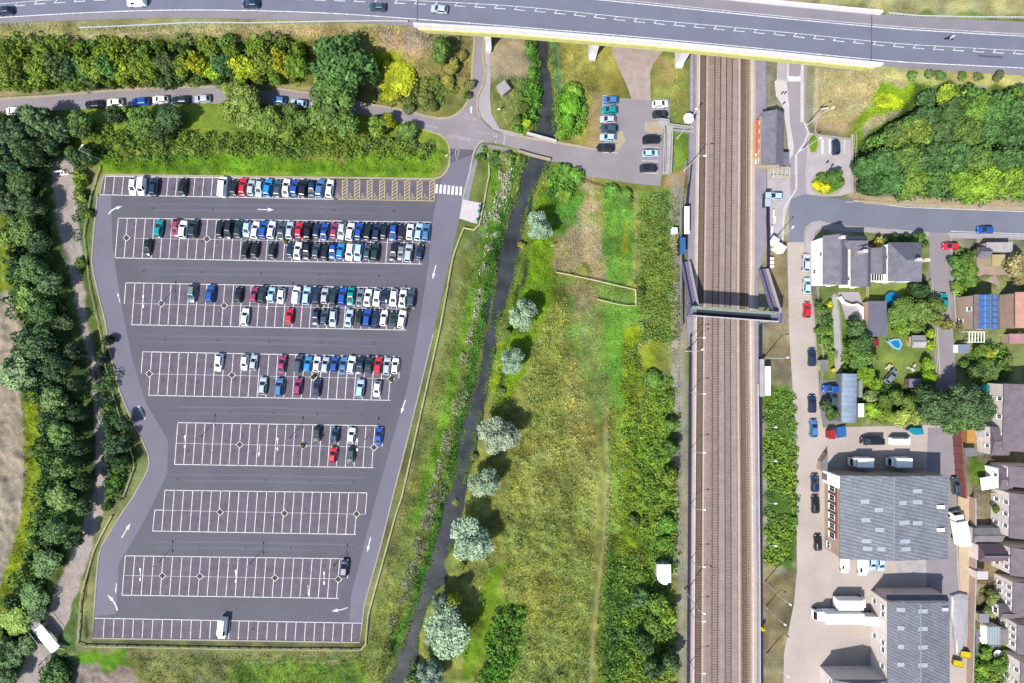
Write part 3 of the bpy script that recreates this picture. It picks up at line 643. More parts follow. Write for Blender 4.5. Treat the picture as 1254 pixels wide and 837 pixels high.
# road edge line
for k in range(14): pl(ml, [(1036+17*k, 247.5+.32*k*1.5),(1044+17*k,248+.32*k*1.5)], .1, .058)
pl(ml, [(1044,246.5),(1110,254.2),(1254,259.6),(1400,263)], .14, .058)
pl(ml, [(1164,283.5),(1254,287),(1400,291)], .14, .058)
struct('road_markings', ml, M['line']); struct('yellow_markings', my, M['yline'])
def text(name, s, px, rot, size, m, z=.05):
    c = bpy.data.curves.new(name, 'FONT'); c.body = s; c.size = size; c.align_x = 'CENTER'; c.align_y = 'CENTER'; c.extrude = 0.0
    o = bpy.data.objects.new(name, c); sc.collection.objects.link(o)
    dg = bpy.context.evaluated_depsgraph_get(); me = bpy.data.meshes.new_from_object(o.evaluated_get(dg)); bpy.data.objects.remove(o)
    me.materials.clear(); me.materials.append(m); o = ob(name, me); o.location = (*P(*px), z); o.rotation_euler = (0, 0, R(rot)); o.scale = (1, 1.5, 1); return o
tag(text('road_lettering', 'SLOW', (575.5,144.5), -22, 1.25, M['worn']), kind='structure')
# payment slab
sheet('pay_station_slab', [(567,244.7),(589,249.5),(584,274.4),(563,267.7)], M['paving'], 0.15)
struct('slab_edge', MB().prism([P(*p) for p in [(566.6,244.2),(589.6,249.2),(584.4,275),(562.4,268)]], 0.0, 0.14), M['concrete'])

# ---------------------------------------------------------------- bypass and viaduct
def off(line, d):  # px offset outwards in world metres
    return line
road_pts = [(x, y) for x, y in cut(seW, -400, 300)]+[(x, y) for x, y in cut(neW, -400, 300)][::-1]
def wsheet(name, pts, m, z):
    me = bpy.data.meshes.new(name); bm = bmesh.new(); vs = [bm.verts.new((*p, z)) for p in pts]; f = bm.faces.new(vs)
    bm.normal_update()
    if f.normal.z < 0: f.normal_flip()
    bmesh.ops.triangulate(bm, faces=bm.faces[:]); bm.to_mesh(me); bm.free(); me.materials.append(m); return tag(ob(name, me), kind='structure')
def between(a, b, t0, t1, xs):  # band of the carriageway between fractions t0 and t1 (0 = south edge)
    ya = [np.interp(x, [p[0] for p in a], [p[1] for p in a]) for x in xs]; yb = [np.interp(x, [p[0] for p in b], [p[1] for p in b]) for x in xs]
    return [(x, p+(q-p)*t0) for x, p, q in zip(xs, ya, yb)]+[(x, p+(q-p)*t1) for x, p, q in zip(xs, ya, yb)][::-1]
bs_ = MB(); bs_.prism(between(seW, neW, -.02, 1.02, list(np.linspace(-300, XA, 24))), 7.1, 7.48); bs_.prism(between(seW, neW, -.02, 1.02, list(np.linspace(XB, 300, 24))), 7.1, 7.48)
struct('bypass_base', bs_, M['hishould'])
xs_all = list(np.linspace(-300, 300, 90))
wsheet('bypass_shoulder', between(seW, neW, 0, 1, xs_all), M['hishould'], 7.49)
def ycar(line, x): return float(np.interp(x, [p[0] for p in line], [p[1] for p in line]))
LS = [(-300,55),(-60,25),(0,21.7),(102,16),(204,12.7),(310,13.3),(412,17),(514,24),(630,33),(798,47),(940,60.5),(1087,74.8),(1180,80),(1254,83.7),(1400,92),(1600,100)]
LC = [(-300,35),(0,6.8),(64,1.5),(160,-3.5),(310,-4),(463,0.5),(630,9.4),(780,24.4),(940,39.2),(1087,54),(1180,60),(1254,64),(1400,71),(1600,79)]
LNn = [(-300,12),(0,-14),(160,-22),(310,-23),(463,-19),(620,-10),(747,1.3),(940,21),(1087,34.4),(1180,40.5),(1254,44.5),(1400,51),(1600,58)]
w3 = lambda L: [P(x, y, HB) for x, y in L]
wsheet('bypass', [p for p in w3([(x, y+1.2) for x, y in smooth_line(LS, 5)])]+[p for p in w3([(x, y-1.2) for x, y in smooth_line(LNn, 5)])][::-1], M['hiway'], 7.496)
mh = MB()
mh.strip(w3(smooth_line(LS, 5)), .2, 7.502); mh.strip(w3(smooth_line(LNn, 5)), .2, 7.502)
mh.strip(w3([(x, y-2.6) for x, y in smooth_line(LNn, 5)]), .1, 7.502)
cl = w3(smooth_line(LC, 6)); up = w3([(x, y-1.5) for x, y in smooth_line(LC, 6)]); dn = w3([(x, y+2.6) for x, y in smooth_line(LC, 6)])
mh.strip(up, .12, 7.502)
cum = 0; dr = True
fine = resamp(dn, 700)
for k in range(0, 698, 9): mh.strip([tuple(fine[k+j]) for j in range(6)], .16, 7.502)
for k in range(0, 698, 9): mh.strip([tuple(fine[k]), (fine[k][0]+.7, fine[k][1]+.75)], .16, 7.503)
struct('road_markings', mh, M['line'])
# expansion joints and tar streak
mj = MB()
for xa in (511, 1067): mj.strip([P(xa, np.interp(xa, [p[0] for p in SE], [p[1] for p in SE]), HB), P(xa+.5, np.interp(xa, [p[0] for p in NE], [p[1] for p in NE]), HB)], .25, 7.508)
mj.strip([P(1198,68.5,HB), P(1228,70.5,HB)], .5, 7.508)
struct('expansion_joints', mj, mat('tar_joint', C(104,104,124), .9, .1))
# viaduct: deck, girder, parapets and piers form one bridge
via = thing('viaduct', 'pale concrete road viaduct with parapets crossing the river and the railway', 'bridge', ((XA+XB)/2, ycar(seW, 0), 0))
vx, vy = via.location.x, via.location.y
def loc(pts): return [(p[0]-vx, p[1]-vy) for p in pts]
xs = list(np.linspace(XA, XB, 40))
build('deck', MB().prism(loc(between(seW, neW, -.01, 1.01, xs)), 7.0, 7.47), M['concrete'], via)
def edge_wall(name, line, o0, o1, z0, z1, m, xa=XA, xb=XB):
    xs = np.linspace(xa, xb, 40); pts = [(x, ycar(line, x)) for x in xs]
    return build(name, MB().prism(loc([(x, y+o0) for x, y in pts]+[(x, y+o1) for x, y in pts][::-1]), z0, z1), m, via)
edge_wall('parapet', seW, -.62, -.15, 7.0, 8.55, M['parapet']); edge_wall('parapet', neW, .15, .62, 7.0, 8.55, M['parapet'])
edge_wall('edge_beam', seW, -.95, -.2, 5.7, 6.998, M['girder']); edge_wall('edge_beam', neW, .2, .95, 5.7, 6.998, M['girder'])
pr = MB()
for x in np.linspace(XA+.4, XB-.4, 150):
    y = ycar(seW, x)-.40; pr.box((x-vx, y-vy, 8.75), (.07, .07, .42))
tag(build('railing_posts', pr, M['steel'], via), kind='stuff')
pr = MB(); pr.strip([(x-vx, ycar(seW, x)-.40-vy) for x in np.linspace(XA+.2, XB-.2, 60)], .12, 8.96, 9.03); build('handrail', pr, M['steel'], via)
wi = thing
for xx in (XA+.4, XB-.4):
    ab = MB(); y0 = ycar(seW, xx)-.6; y1 = ycar(neW, xx)+.6; ab.box((xx-vx, (y0+y1)/2-vy, 3.49), (.8, y1-y0, 6.99))
    build('abutment', ab, M['concrete'], via)
for px, wd in ((598.5,1.5),(725,1.9),(831,2.0)):
    X = P(px, 60)[0]; y0 = ycar(seW, X)-.9; y1 = ycar(neW, X)+.8
    p = MB(); p.box((X-vx, (y0+y1)/2-vy, 2.85), (wd, y1-y0, 5.69)); p.prism([(X-vx-wd/2, y0-vy), (X-vx+wd/2, y0-vy), (X-vx+wd/2*.8, y0-vy-.9), (X-vx-wd/2*.8, y0-vy-.9)], 0, 1.2); build('pier', p, M['parapet'], via)
# safety barriers along the bank
def barrier(label, pts, h0=7.4):
    w_ = [P(x, y, HB) for x, y in pts]; t = thing('crash_barrier', label, 'barrier', (*w_[0], h0))
    ox, oy = w_[0]; m = MB(); m.strip([(p[0]-ox, p[1]-oy) for p in w_], .14, .5, .8); build('rail', m, M['steel'], t)
    L = resamp(w_, 50)
    pm_ = MB().box((0,0,.3), (.1,.14,.6)).mesh('post', M['steel'])
    for p in L: ob('post', pm_, t, (p[0]-ox, p[1]-oy, 0))
    return t
barrier('long grey crash barrier along the grass verge of the bypass, west of the viaduct', [(100,36),(160,33.5),(240,29.5),(310,30),(400,28.2),(470,27.5),(500,28)])
barrier('grey crash barrier on the far verge of the bypass, east of the viaduct', [(1086,17.6),(1120,21),(1180,22.5),(1254,23),(1300,24)])

# ---------------------------------------------------------------- railway
def xl(y): return float(np.interp(y, [-300,-60,140,400,700,900,1200], [859,857.5,856,852.5,850.3,849,847]))
def xr(y): return float(np.interp(y, [-300,-60,140,400,700,900,1200], [916,916,916,914.5,917.3,918,919]))
YS = list(range(-250, 1101, 30))
def band(name, f0, f1, m, z, o0=0, o1=0):
    mb = MB()
    a = [P(lerp(xl(y), xr(y), f0)+o0, y) for y in YS]; b = [P(lerp(xl(y), xr(y), f1)+o1, y) for y in YS]
    for i in range(len(YS)-1): mb.add([(*a[i+1], z), (*b[i+1], z), (*b[i], z), (*a[i], z)], [(0,1,2,3)])
    return struct(name, mb, m)
band('railway_ballast', -.03, 1.03, M['ballast'], .10)
for f0, f1 in ((.0,.125),(.885,1.0)): band('railway_ballast', f0, f1, M['ballast_d'], .106)
for f0, f1 in ((.18,.215),(.455,.55),(.69,.775)): band('railway_ballast', f0, f1, M['ballast_l'], .104)
for f0, f1, in ((.135,.168),(.80,.835),(.965,.995)): band('cable_trough', f0, f1, M['platedge'], .16)
band('cable_trough', .245, .262, M['ballast_l'], .15)
for tf in (.068, .372, .612, .928):
    m = MB(); y = -200.0
    while y < 1050:
        if -30 < y < 870 or True:
            c = P(lerp(xl(y), xr(y), tf), y); m.box((c[0], c[1], .14), (1.62 if .2 < tf < .8 else 1.9, .27, .08))
        y += 3.2
    struct('railway_sleepers', m, M['sleeper'] if .2 < tf < .8 else mat('dark_sleeper', C(142,119,106), .9, .15, 1.5))
    m = MB()
    for sx in (-.72, .72):
        m.strip([(P(lerp(xl(y), xr(y), tf), y)[0]+sx, P(0, y)[1]) for y in YS], .09, .15, .25)
        m.strip([(P(lerp(xl(y), xr(y), tf), y)[0]+sx, P(0, y)[1]) for y in YS], .22, .115, .15)
    struct('railway_rails', m, M['rail'])
def slab(name, fa, fb, ya, yb, z0, z1, m):
    ys = [y for y in np.linspace(ya, yb, 30)]; a = [P(fa(y), y) for y in ys]; b = [P(fb(y), y) for y in ys]
    return struct(name, MB().prism(a+b[::-1], z0, z1), m)
slab('platform', lambda y: xl(y)-4.6, lambda y: xl(y)-.4, -60, 900, 0, .9, M['platedge'])
slab('platform', lambda y: xl(y)-(12.5 if y < 410 else 7.0), lambda y: xl(y)-4.6, -60, 900, 0, .895, M['plat'])
slab('platform', lambda y: xr(y)+.8, lambda y: xr(y)+7.0, -60, 900, 0, .9, M['platedge'])
slab('platform', lambda y: xr(y)+7.0, lambda y: xr(y)+(21 if y < 335 else 12), -60, 900, 0, .895, M['plat'])
slab('platform_line', lambda y: xr(y)+2.6, lambda y: xr(y)+3.3, -60, 900, .9, .906, M['line'])
slab('platform_line', lambda y: xl(y)-1.6, lambda y: xl(y)-1.1, -60, 900, .9, .906, M['line'])
# long pale cable duct beside the right platform
slab('cable_duct', lambda y: xr(y)+10.2, lambda y: xr(y)+11.2, 470, 900, .895, 1.2, M['paving'])

# gully covers and oil stains on the car park
mb = MB()
for (x0, y0, x1, y1) in ((140,330,500,338),(170,414,490,421),(200,502,470,508),(190,585,460,590),(160,668,440,672),(130,745,420,748),(150,254,520,258)):
    for k in range(5): t_ = (k+.5)/5; X, Y = P(lerp(x0, x1, t_), lerp(y0, y1, t_)+1); mb.box((X, Y, .036), (.5,.5,.02))
struct('gully_covers', mb, mat('iron_cover', (.03,.03,.032), .7, .2, 2))
rs_ = random.Random(9); mb = MB(); seen = []
for (xa_, xb_, ya_, yb_) in ((150,510,285,286),(165,490,370,375),(190,470,455,460),(222,455,542,545),(200,430,626,628),(158,412,702,706),(125,435,770,772),(135,400,228,232)):
    for k in range(34):
        x, y = rs_.uniform(xa_, xb_), rs_.uniform(ya_, yb_)+rs_.choice((-11,-9,9,11)) if yb_-ya_ < 6 and not (ya_ > 760 or ya_ < 240) else rs_.uniform(ya_-6, yb_+6)
        if any(hypot(x-a, y-b) < 3 for a, b in seen): continue
        seen.append((x, y)); r_ = rs_.uniform(.18, .55); c = P(x, y)
        mb.add([(c[0]+r_*(1+rs_.uniform(-.3,.3))*cos(a), c[1]+r_*1.3*(1+rs_.uniform(-.3,.3))*sin(a), .041) for a in np.linspace(0, 2*pi, 9, endpoint=False)], [tuple(range(9))])
struct('oil_stains', mb, mat('oil_stain', C(98,91,106), .8, .1))
mb = MB()
for (x0, y0, x1, y1, n_) in ((130,253,524,258,3),(155,331,515,337,3),(165,414,495,421,3),(200,502,480,507,2),(190,585,462,589,2),(150,667,446,671,2)):
    for k in range(n_):
        for s_2 in (-3.6, 3.6): mb.strip([P(lerp(x0,x1,t_)+0, lerp(y0,y1,t_)+s_2+k*.9-.9+.5*sin(9*t_+k)) for t_ in np.linspace(rs_.uniform(0,.2), rs_.uniform(.7,1), 16)], .22, .0365+.0006*k)
struct('tyre_polished_lanes', mb, mat('tyre_polish', C(122,119,138), .8, .08))
# ---------------------------------------------------------------- vehicles
PAINT = dict(white=(.72,.73,.74), silver=(.33,.37,.42), grey=(.13,.15,.17), black=(.010,.012,.017), navy=(.010,.022,.060), blue=(.010,.06,.28),
             brightblue=(.01,.20,.50), red=(.45,.012,.03), maroon=(.22,.025,.085), teal=(.0,.20,.21), darkgreen=(.012,.030,.034), slate=(.035,.06,.085), paleblue=(.30,.44,.62), steelblue=(.05,.14,.30))
WORD = dict(white='white', silver='silver', grey='dark grey', black='black', navy='navy', blue='blue', brightblue='bright blue', red='red', maroon='dark pink', teal='teal', darkgreen='dark green', slate='slate grey', paleblue='pale blue', steelblue='steel blue')
SPEC = {  # length, width, height, belt, bonnet length, windscreen run, rear run, boot length
 'hatchback': (4.05,1.74,1.46,.93,.98,.95,.55,.12), 'estate car': (4.55,1.80,1.48,.95,1.08,1.0,.60,.14), 'saloon': (4.6,1.80,1.42,.92,1.10,1.05,.90,.55),
 'off-roader': (4.65,1.90,1.72,1.08,1.12,.85,.48,.12), 'small van': (4.5,1.85,1.85,1.12,.95,.62,.10,.03), 'van': (5.3,2.02,2.15,1.25,.72,.70,.08,.03)}
CARM = {}
def car_meshes(kind):
    if kind in CARM: return CARM[kind]
    L, W, Hh, zb, bon, ws, rw, boot = SPEC[kind]; out = []
    hw = W/2; x0, x1 = -L/2, L/2
    b = MB(); st = []
    # hull sections: x, half width factor, top height factor of belt
    secs = [(x0,.70,.70),(x0+.06,.88,.90),(x0+.25,.97,.985),(x0+boot+.3,1,1),(0,1,1.0),(x1-bon-.1,1,1),(x1-bon*.6,.985,.965),(x1-.38,.95,.90),(x1-.12,.84,.80),(x1,.66,.62)]
    for x, wf, tf in secs:
        w_ = hw*wf; t = zb*tf
        st.append([(x,-w_*.94,.20),(x,-w_,.42),(x,-w_*.985,t-.16),(x,-w_*.90,t-.03),(x,-w_*.45,t+.015),(x,0,t+.03),(x,w_*.45,t+.015),(x,w_*.90,t-.03),(x,w_*.985,t-.16),(x,w_,.42),(x,w_*.94,.20)])
    n = len(st[0]); vs = [v for s in st for v in s]; fs = []
    for i in range(len(st)-1):
        for j in range(n-1): fs.append((i*n+j, i*n+j+1, (i+1)*n+j+1, (i+1)*n+j))
        fs.append((i*n+n-1, i*n, (i+1)*n, (i+1)*n+n-1))
    fs.append(tuple(range(n))); fs.append(tuple(range((len(st)-1)*n, len(st)*n))[::-1]); b.add(vs, fs)
    # cabin
    xa, xb = x0+boot, x1-bon; ra, rb = xa+rw, xb-ws
    bw, rwid = hw*.90, hw*.72; zr = Hh
    def lvl(xs, xe, w_, z, c=.05): return [(xs+c*.2,-w_+c,z),(xs+c,-w_,z),(xe-c*1.2,-w_,z),(xe,-w_+c*2,z),(xe,w_-c*2,z),(xe-c*1.2,w_,z),(xs+c,w_,z),(xs+c*.2,w_-c,z)]
    l0 = lvl(xa, xb, bw, zb-.02); l1 = lvl(ra-.05, rb+.06, rwid+.03, zr-.07); l2 = lvl(ra+.10, rb-.12, rwid-.10, zr)
    k = 8; b.add(l0+l1+l2, [(i, (i+1)%k, k+(i+1)%k, k+i) for i in range(k)]+[(k+i, k+(i+1)%k, 2*k+(i+1)%k, 2*k+i) for i in range(k)]+[tuple(range(2*k, 3*k))])
    for s in (-1, 1): b.box((x1-bon-.28, s*(hw+.06), zb+.02), (.16,.16,.13))
    if kind in ('estate car','off-roader'):
        for s in (-1, 1): b.box(((ra+rb)/2, s*(rwid-.06), zr+.03), ((rb-ra)*.8,.05,.05))
    out.append(('body', b.mesh('body', M['paint']), 'paint', (0,0,0)))
    def pane(name, a, b_, c, d, inset=.10, off=.012):
        a, b_, c, d = [np.array(v, float) for v in (a, b_, c, d)]; nrm = np.cross(b_-a, d-a); nrm /= np.linalg.norm(nrm)
        cen = (a+b_+c+d)/4; q = [cen+(v-cen)*(1-inset)+nrm*off for v in (a, b_, c, d)]; q2 = [v-nrm*.01 for v in q]
        m = MB().add([tuple(v) for v in q+q2], [(0,1,2,3),(7,6,5,4),(0,4,5,1),(1,5,6,2),(2,6,7,3),(3,7,4,0)])
        return (name, m.mesh(name, M['glass']), None, (0,0,0))
    out.append(pane('windscreen', l0[3], l0[4], l1[4], l1[3], .08))
    if kind not in ('small van','van'):
        out.append(pane('rear_window', l0[7], l0[0], l1[0], l1[7], .14))
        out.append(pane('side_window', l0[1], l0[2], l1[2], l1[1], .14)); out.append(pane('side_window', l0[5], l0[6], l1[6], l1[5], .14))
    else:
        f = .30
        for s, (p, q, r_, t) in ((0, (l0[1], l0[2], l1[2], l1[1])), (1, (l0[5], l0[6], l1[6], l1[5]))):
            p, q, r_, t = [np.array(v, float) for v in (p, q, r_, t)]
            if s == 0: out.append(pane('side_window', q+(p-q)*f, q, r_, r_+(t-r_)*f, .12))
            else: out.append(pane('side_window', p, p+(q-p)*f, t+(r_-t)*f, t, .12))
    wh = MB(); wh.tube((0,-.10,0),(0,.10,0), .32, .32, 14); wh.cur = 1; wh.tube((0,-.105,0),(0,.105,0), .20, .20, 10)
    wm_ = wh.mesh('wheel', [M['tyre'], M['rim']])
    for sx in (x0+.78, x1-.82):
        for s in (-1, 1): out.append(('wheel', wm_, None, (sx, s*(hw-.09), .32)))
    hl = MB(); hl.box((0,0,0), (.22,.30,.14)); hm = hl.mesh('headlight', M['lamp'])
    for s in (-1, 1): out.append(('headlight', hm, None, (x1-.16, s*hw*.66, zb*.70)))
    CARM[kind] = out; return out
# front points along +x in the mesh; heading = angle of the front in degrees, 0 = photo right, 90 = photo up
def car(px, py, head, colour, kind='hatchback', label=None, group=None, name=None, z=.03, zh=.7):
    X, Y = P(px, py, zh)
    nm = name or {'hatchback':'parked_car','estate car':'parked_car','saloon':'parked_car','off-roader':'parked_car','small van':'parked_van','van':'parked_van'}[kind]
    cat = 'van' if 'van' in kind else 'car'
    t = thing(nm, label, cat, (X, Y, z), R(head), group)
    for n, me, p, l in car_meshes(kind):
        o = ob(n, me, t, l)
        if p == 'paint': o.color = (*PAINT[colour], 1)
    return t
def carrow(cars, blockname, line, heading=83, group=None, flip=0.22):
    rr = random.Random(hash_(blockname+line)); cars = sorted(cars)
    for i, c in enumerate(cars):
        x, y, colr = c[:3]; kind = c[3] if len(c) > 3 else rr.choice(['hatchback','hatchback','estate car','saloon','off-roader','hatchback'])
        h = heading+(180 if rr.random() < flip else 0)+rr.uniform(-2.2, 2.2)
        car(x+rr.uniform(-.5,.5), y+rr.uniform(-1.0,1.0), h, colr, kind, f'{WORD[colr]} {kind}, {ORD[i+1]} from the left in {line}{blockname}', group)
def hash_(s): return sum((i+1)*ord(c) for i, c in enumerate(s))
def ylin(x, xa, ya, xb, yb): return ya+(yb-ya)*(x-xa)/(xb-xa)
A = [(163.8,'white'),(174.5,'white','small van'),(188.9,'navy'),(224,'black','estate car'),(273.6,'white','van'),(286.5,'black'),(298,'red','estate car'),(307.3,'silver'),(318,'silver'),(328.8,'brightblue'),(339.6,'slate'),(350.3,'white'),(360.4,'blue'),(371.8,'black'),(381.9,'navy'),(391.9,'steelblue'),(403.4,'white','estate car')]
carrow([(x, ylin(x,128,227.5,530,233), *r) for x, *r in A], ' top row of the car park', 'the', group='cars in the top row of the car park')
A = [(194.6,'teal','estate car'),(215.4,'maroon'),(224.7,'white'),(237.6,'darkgreen'),(270,'black'),(280,'black'),(292,'darkgreen'),(302.3,'paleblue'),(313,'white'),(323,'blue'),(333,'white','estate car'),(344.6,'slate'),(354.6,'silver'),(366,'red'),(377.6,'black','off-roader'),(387.6,'navy'),(397.6,'blue'),(409,'maroon'),(418.6,'silver'),(428.7,'white'),(439.4,'blue'),(450,'black','estate car'),(461,'navy'),(471,'black'),(481.7,'blue'),(491.8,'black'),(501.8,'white'),(512.5,'paleblue'),(521.9,'steelblue')]
carrow([(x, ylin(x,150,279.3,524,284.8), *r) for x, *r in A], ' second bay row\'s upper line', 'the', group='cars in the upper line of the second bay row')
A = [(181,'black'),(300.9,'black'),(312.3,'black'),(333.8,'black'),(355.3,'navy'),(364.7,'white'),(376,'black'),(386.9,'slate'),(397.6,'black'),(407.7,'blue'),(417,'brightblue'),(428.7,'white'),(438.7,'paleblue'),(449.5,'slate'),(459.5,'darkgreen'),(481.7,'black'),(491.8,'grey'),(500.4,'silver'),(513.3,'navy')]
carrow([(x, ylin(x,150,302.5,514,310.5), *r) for x, *r in A], ' second bay row\'s lower line', 'the', group='cars in the lower line of the second bay row')
A = [(235.8,'grey'),(258.3,'blue','off-roader'),(292,'black'),(311.1,'maroon'),(322,'darkgreen'),(333.1,'paleblue'),(344.6,'white'),(363.3,'white','small van'),(375.7,'paleblue'),(388,'navy'),(397.6,'silver'),(409,'darkgreen'),(419.7,'blue'),(429.7,'teal'),(440.7,'grey'),(450.8,'white'),(461.3,'white','estate car'),(471.3,'navy'),(482.3,'white'),(493.3,'white'),(502.9,'slate')]
carrow([(x, ylin(x,154,358.3,508,365.5), *r) for x, *r in A], ' third bay row\'s upper line', 'the', group='cars in the upper line of the third bay row')
A = [(300.6,'white','estate car'),(355.1,'red'),(387,'navy'),(397.2,'slate'),(407.7,'silver'),(427.8,'paleblue'),(440.2,'black'),(449.8,'blue'),(460.3,'navy'),(470.4,'white'),(482.3,'darkgreen'),(492.4,'white')]
carrow([(x, ylin(x,161,385,498,391), *r) for x, *r in A], ' third bay row\'s lower line', 'the', group='cars in the lower line of the third bay row')
A = [(267.6,'white','estate car'),(299.8,'white'),(311.2,'silver'),(344.9,'maroon'),(366.1,'slate','small van'),(377.3,'brightblue'),(388.1,'white'),(398.5,'silver'),(409.4,'blue'),(420.3,'steelblue'),(430.6,'white'),(441.5,'navy'),(451.9,'darkgreen'),(462.8,'red'),(473.7,'silver'),(483.5,'white')]
carrow([(x, ylin(x,175,442,490,448.5), *r) for x, *r in A], ' fourth bay row\'s upper line', 'the', group='cars in the upper line of the fourth bay row')
A = [(322,'silver'),(342.3,'steelblue'),(364.6,'maroon'),(388.1,'navy'),(441.5,'paleblue'),(461.7,'white')]
carrow([(x, ylin(x,182,471,480,477), *r) for x, *r in A], ' fourth bay row\'s lower line', 'the', group='cars in the lower line of the fourth bay row')
A = [(388.6,'black'),(410.9,'navy'),(430.4,'white'),(463.9,'blue')]
carrow([(x, ylin(x,218,530,470,534), *r) for x, *r in A], ' fifth bay row\'s upper line', 'the', group='cars in the upper line of the fifth bay row')
A = [(407.5,'red'),(430.4,'darkgreen')]
carrow([(x, 558, *r) for x, *r in A], ' fifth bay row\'s lower line', 'the', group='cars in the lower line of the fifth bay row')
car(421.8,696,84,'navy','estate car','navy estate car alone at the right end of the seventh bay row')
car(273,769,264,'white','van','white van alone in the bottom row of the car park')
# station yard
g = 'cars in the station yard'
for x, y, c, k, lab in ((747.5,123,'steelblue','hatchback','blue car at the top of the left line in the station yard'),(746.5,135,'teal','hatchback','teal hatchback in the left line of the station yard'),
    (744.5,146.5,'silver','hatchback','silver hatchback below the teal one in the station yard'),(745.5,157.5,'slate','estate car','slate grey estate, third from the bottom of the left line in the station yard'),
    (744.5,168.5,'paleblue','hatchback','pale blue hatchback just above the black car at the yard entrance'),(741.5,181.5,'black','estate car','black estate at the bottom of the left line in the station yard')):
    car(x, y, 178, c, k, lab, g)
for x, y, c, k, lab in ((808.8,127.6,'white','hatchback','white hatchback at the top of the right line in the station yard'),(808.8,140.3,'black','hatchback','black hatchback just below the white one in the station yard'),
    (798,171.5,'black','off-roader','large black off-roader below the sandy patch in the station yard'),(796.6,188,'paleblue','hatchback','pale blue hatchback between two black cars in the station yard'),(794.5,206.4,'black','estate car','black estate at the bottom right of the station yard')):
    car(x, y, 2, c, k, lab, g)
# lane parking under the trees
g = 'cars parked along the lane'
for x, y, c, k, lab in ((17,136.5,'white','hatchback','white hatchback on the lane at the left edge of the photo'),(115,128.5,'black','estate car','black estate in the shade, left of the white hatchback on the lane'),
    (141,126,'white','hatchback','white hatchback, first white one in the line parked along the lane'),(172,125,'blue','estate car','blue estate parked along the lane beside the hedge trees'),(196.5,122.5,'white','hatchback','white hatchback between the blue and dark green cars on the lane'),
    (221,123,'darkgreen','estate car','dark green estate parked along the lane'),(248,121.5,'silver','hatchback','silver hatchback right of the dark green estate on the lane'),(341,123,'steelblue','hatchback','steel blue hatchback on the lane just right of the bushes'),
    (366,127,'paleblue','hatchback','pale blue hatchback on the lane left of the big tree'),(390,131,'silver','hatchback','silver hatchback on the lane at the foot of the big tree'),(466,146,'navy','hatchback','navy hatchback in the shade of the big tree on the lane')):
    car(x, y, 182 if x < 300 else 173, c, k, lab, g, z=.05)
# on the bypass
for x, y, h, c, k, lab in ((5,13.5,186,'navy','hatchback','navy hatchback on the bypass at the left edge of the photo'),(167,3,183,'white','small van','small white van travelling on the bypass'),(307,5,181,'navy','hatchback','navy hatchback right of the white van on the bypass'),
    (462,8.5,176,'slate','hatchback','slate grey hatchback on the bypass just before the viaduct'),(538,11.5,172,'silver','hatchback','silver hatchback on the bypass at the start of the viaduct')):
    t = car(x, y, h, c, k, lab, 'traffic on the bypass', name='van' if 'van' in k else 'car', z=HB, zh=HB+.7)
# streets on the right
for x, y, h, c, k, lab in ((987.3,322,88,'silver','estate car','silver estate parked beside the white gabled house'),(988,350,88,'paleblue','hatchback','pale blue hatchback parked behind the silver estate by the white gable'),
    (988.3,380,88,'red','hatchback','red hatchback parked at the edge of the dusty track'),(994.3,438,91,'navy','estate car','navy estate parked alone on the dusty track below the red hatchback'),
    (994.5,495,91,'navy','estate car','upper one of two cars parked close together beside the blue roofed shed'),(996.3,525,91,'steelblue','estate car','lower one of two cars parked close together beside the blue roofed shed'),
    (998,592,91,'navy','estate car','navy estate, upper one of two cars beside the red brick factory front'),(998.5,618,91,'black','estate car','black estate, lower one of two cars beside the red brick factory front'),
    (1001.5,665,91,'black','hatchback','black hatchback by the lower corner of the factory front'),(1170.5,595,97,'slate','estate car','slate grey estate beside the long red brick wall'),
    (1023.8,180,92,'navy','hatchback','navy hatchback parked alone in the small court by the wood'),(1164,302,178,'red','hatchback','red hatchback at the corner of the side street'),
    (1206.5,282,180,'blue','hatchback','blue hatchback parked on the road near the right edge'),(1155.5,369,88,'teal','hatchback','teal hatchback under the garden trees in the side street'),
    (949,240.5,178,'paleblue','hatchback','pale blue hatchback beside the small canopy at the station'),(1018.5,476,180,'blue','off-roader','blue off-roader on the drive left of the long blue shed'),
    (1020.5,488,86,'slate','estate car','slate grey estate just below the blue off-roader'),(1091,461,50,'grey','hatchback','dark grey hatchback standing on the grass of the garden'),
    (1066.5,540,180,'black','van','black van at the back of the works yard'),(1101.5,540,0,'white','van','white van right of the black van in the works yard'),
    (1034,691,272,'white','small van','white van at the left of the line below the factory'),(1055.5,692,272,'white','van','larger white van second in the line below the factory'),
    (1068,689,272,'paleblue','hatchback','pale blue hatchback third in the line below the factory'),(1078.5,690,272,'paleblue','hatchback','pale blue hatchback last in the line below the factory'),(1019,833,180,'red','hatchback','red hatchback at the bottom edge of the works yard')):
    car(x, y, h, c, k, lab, z=.06)
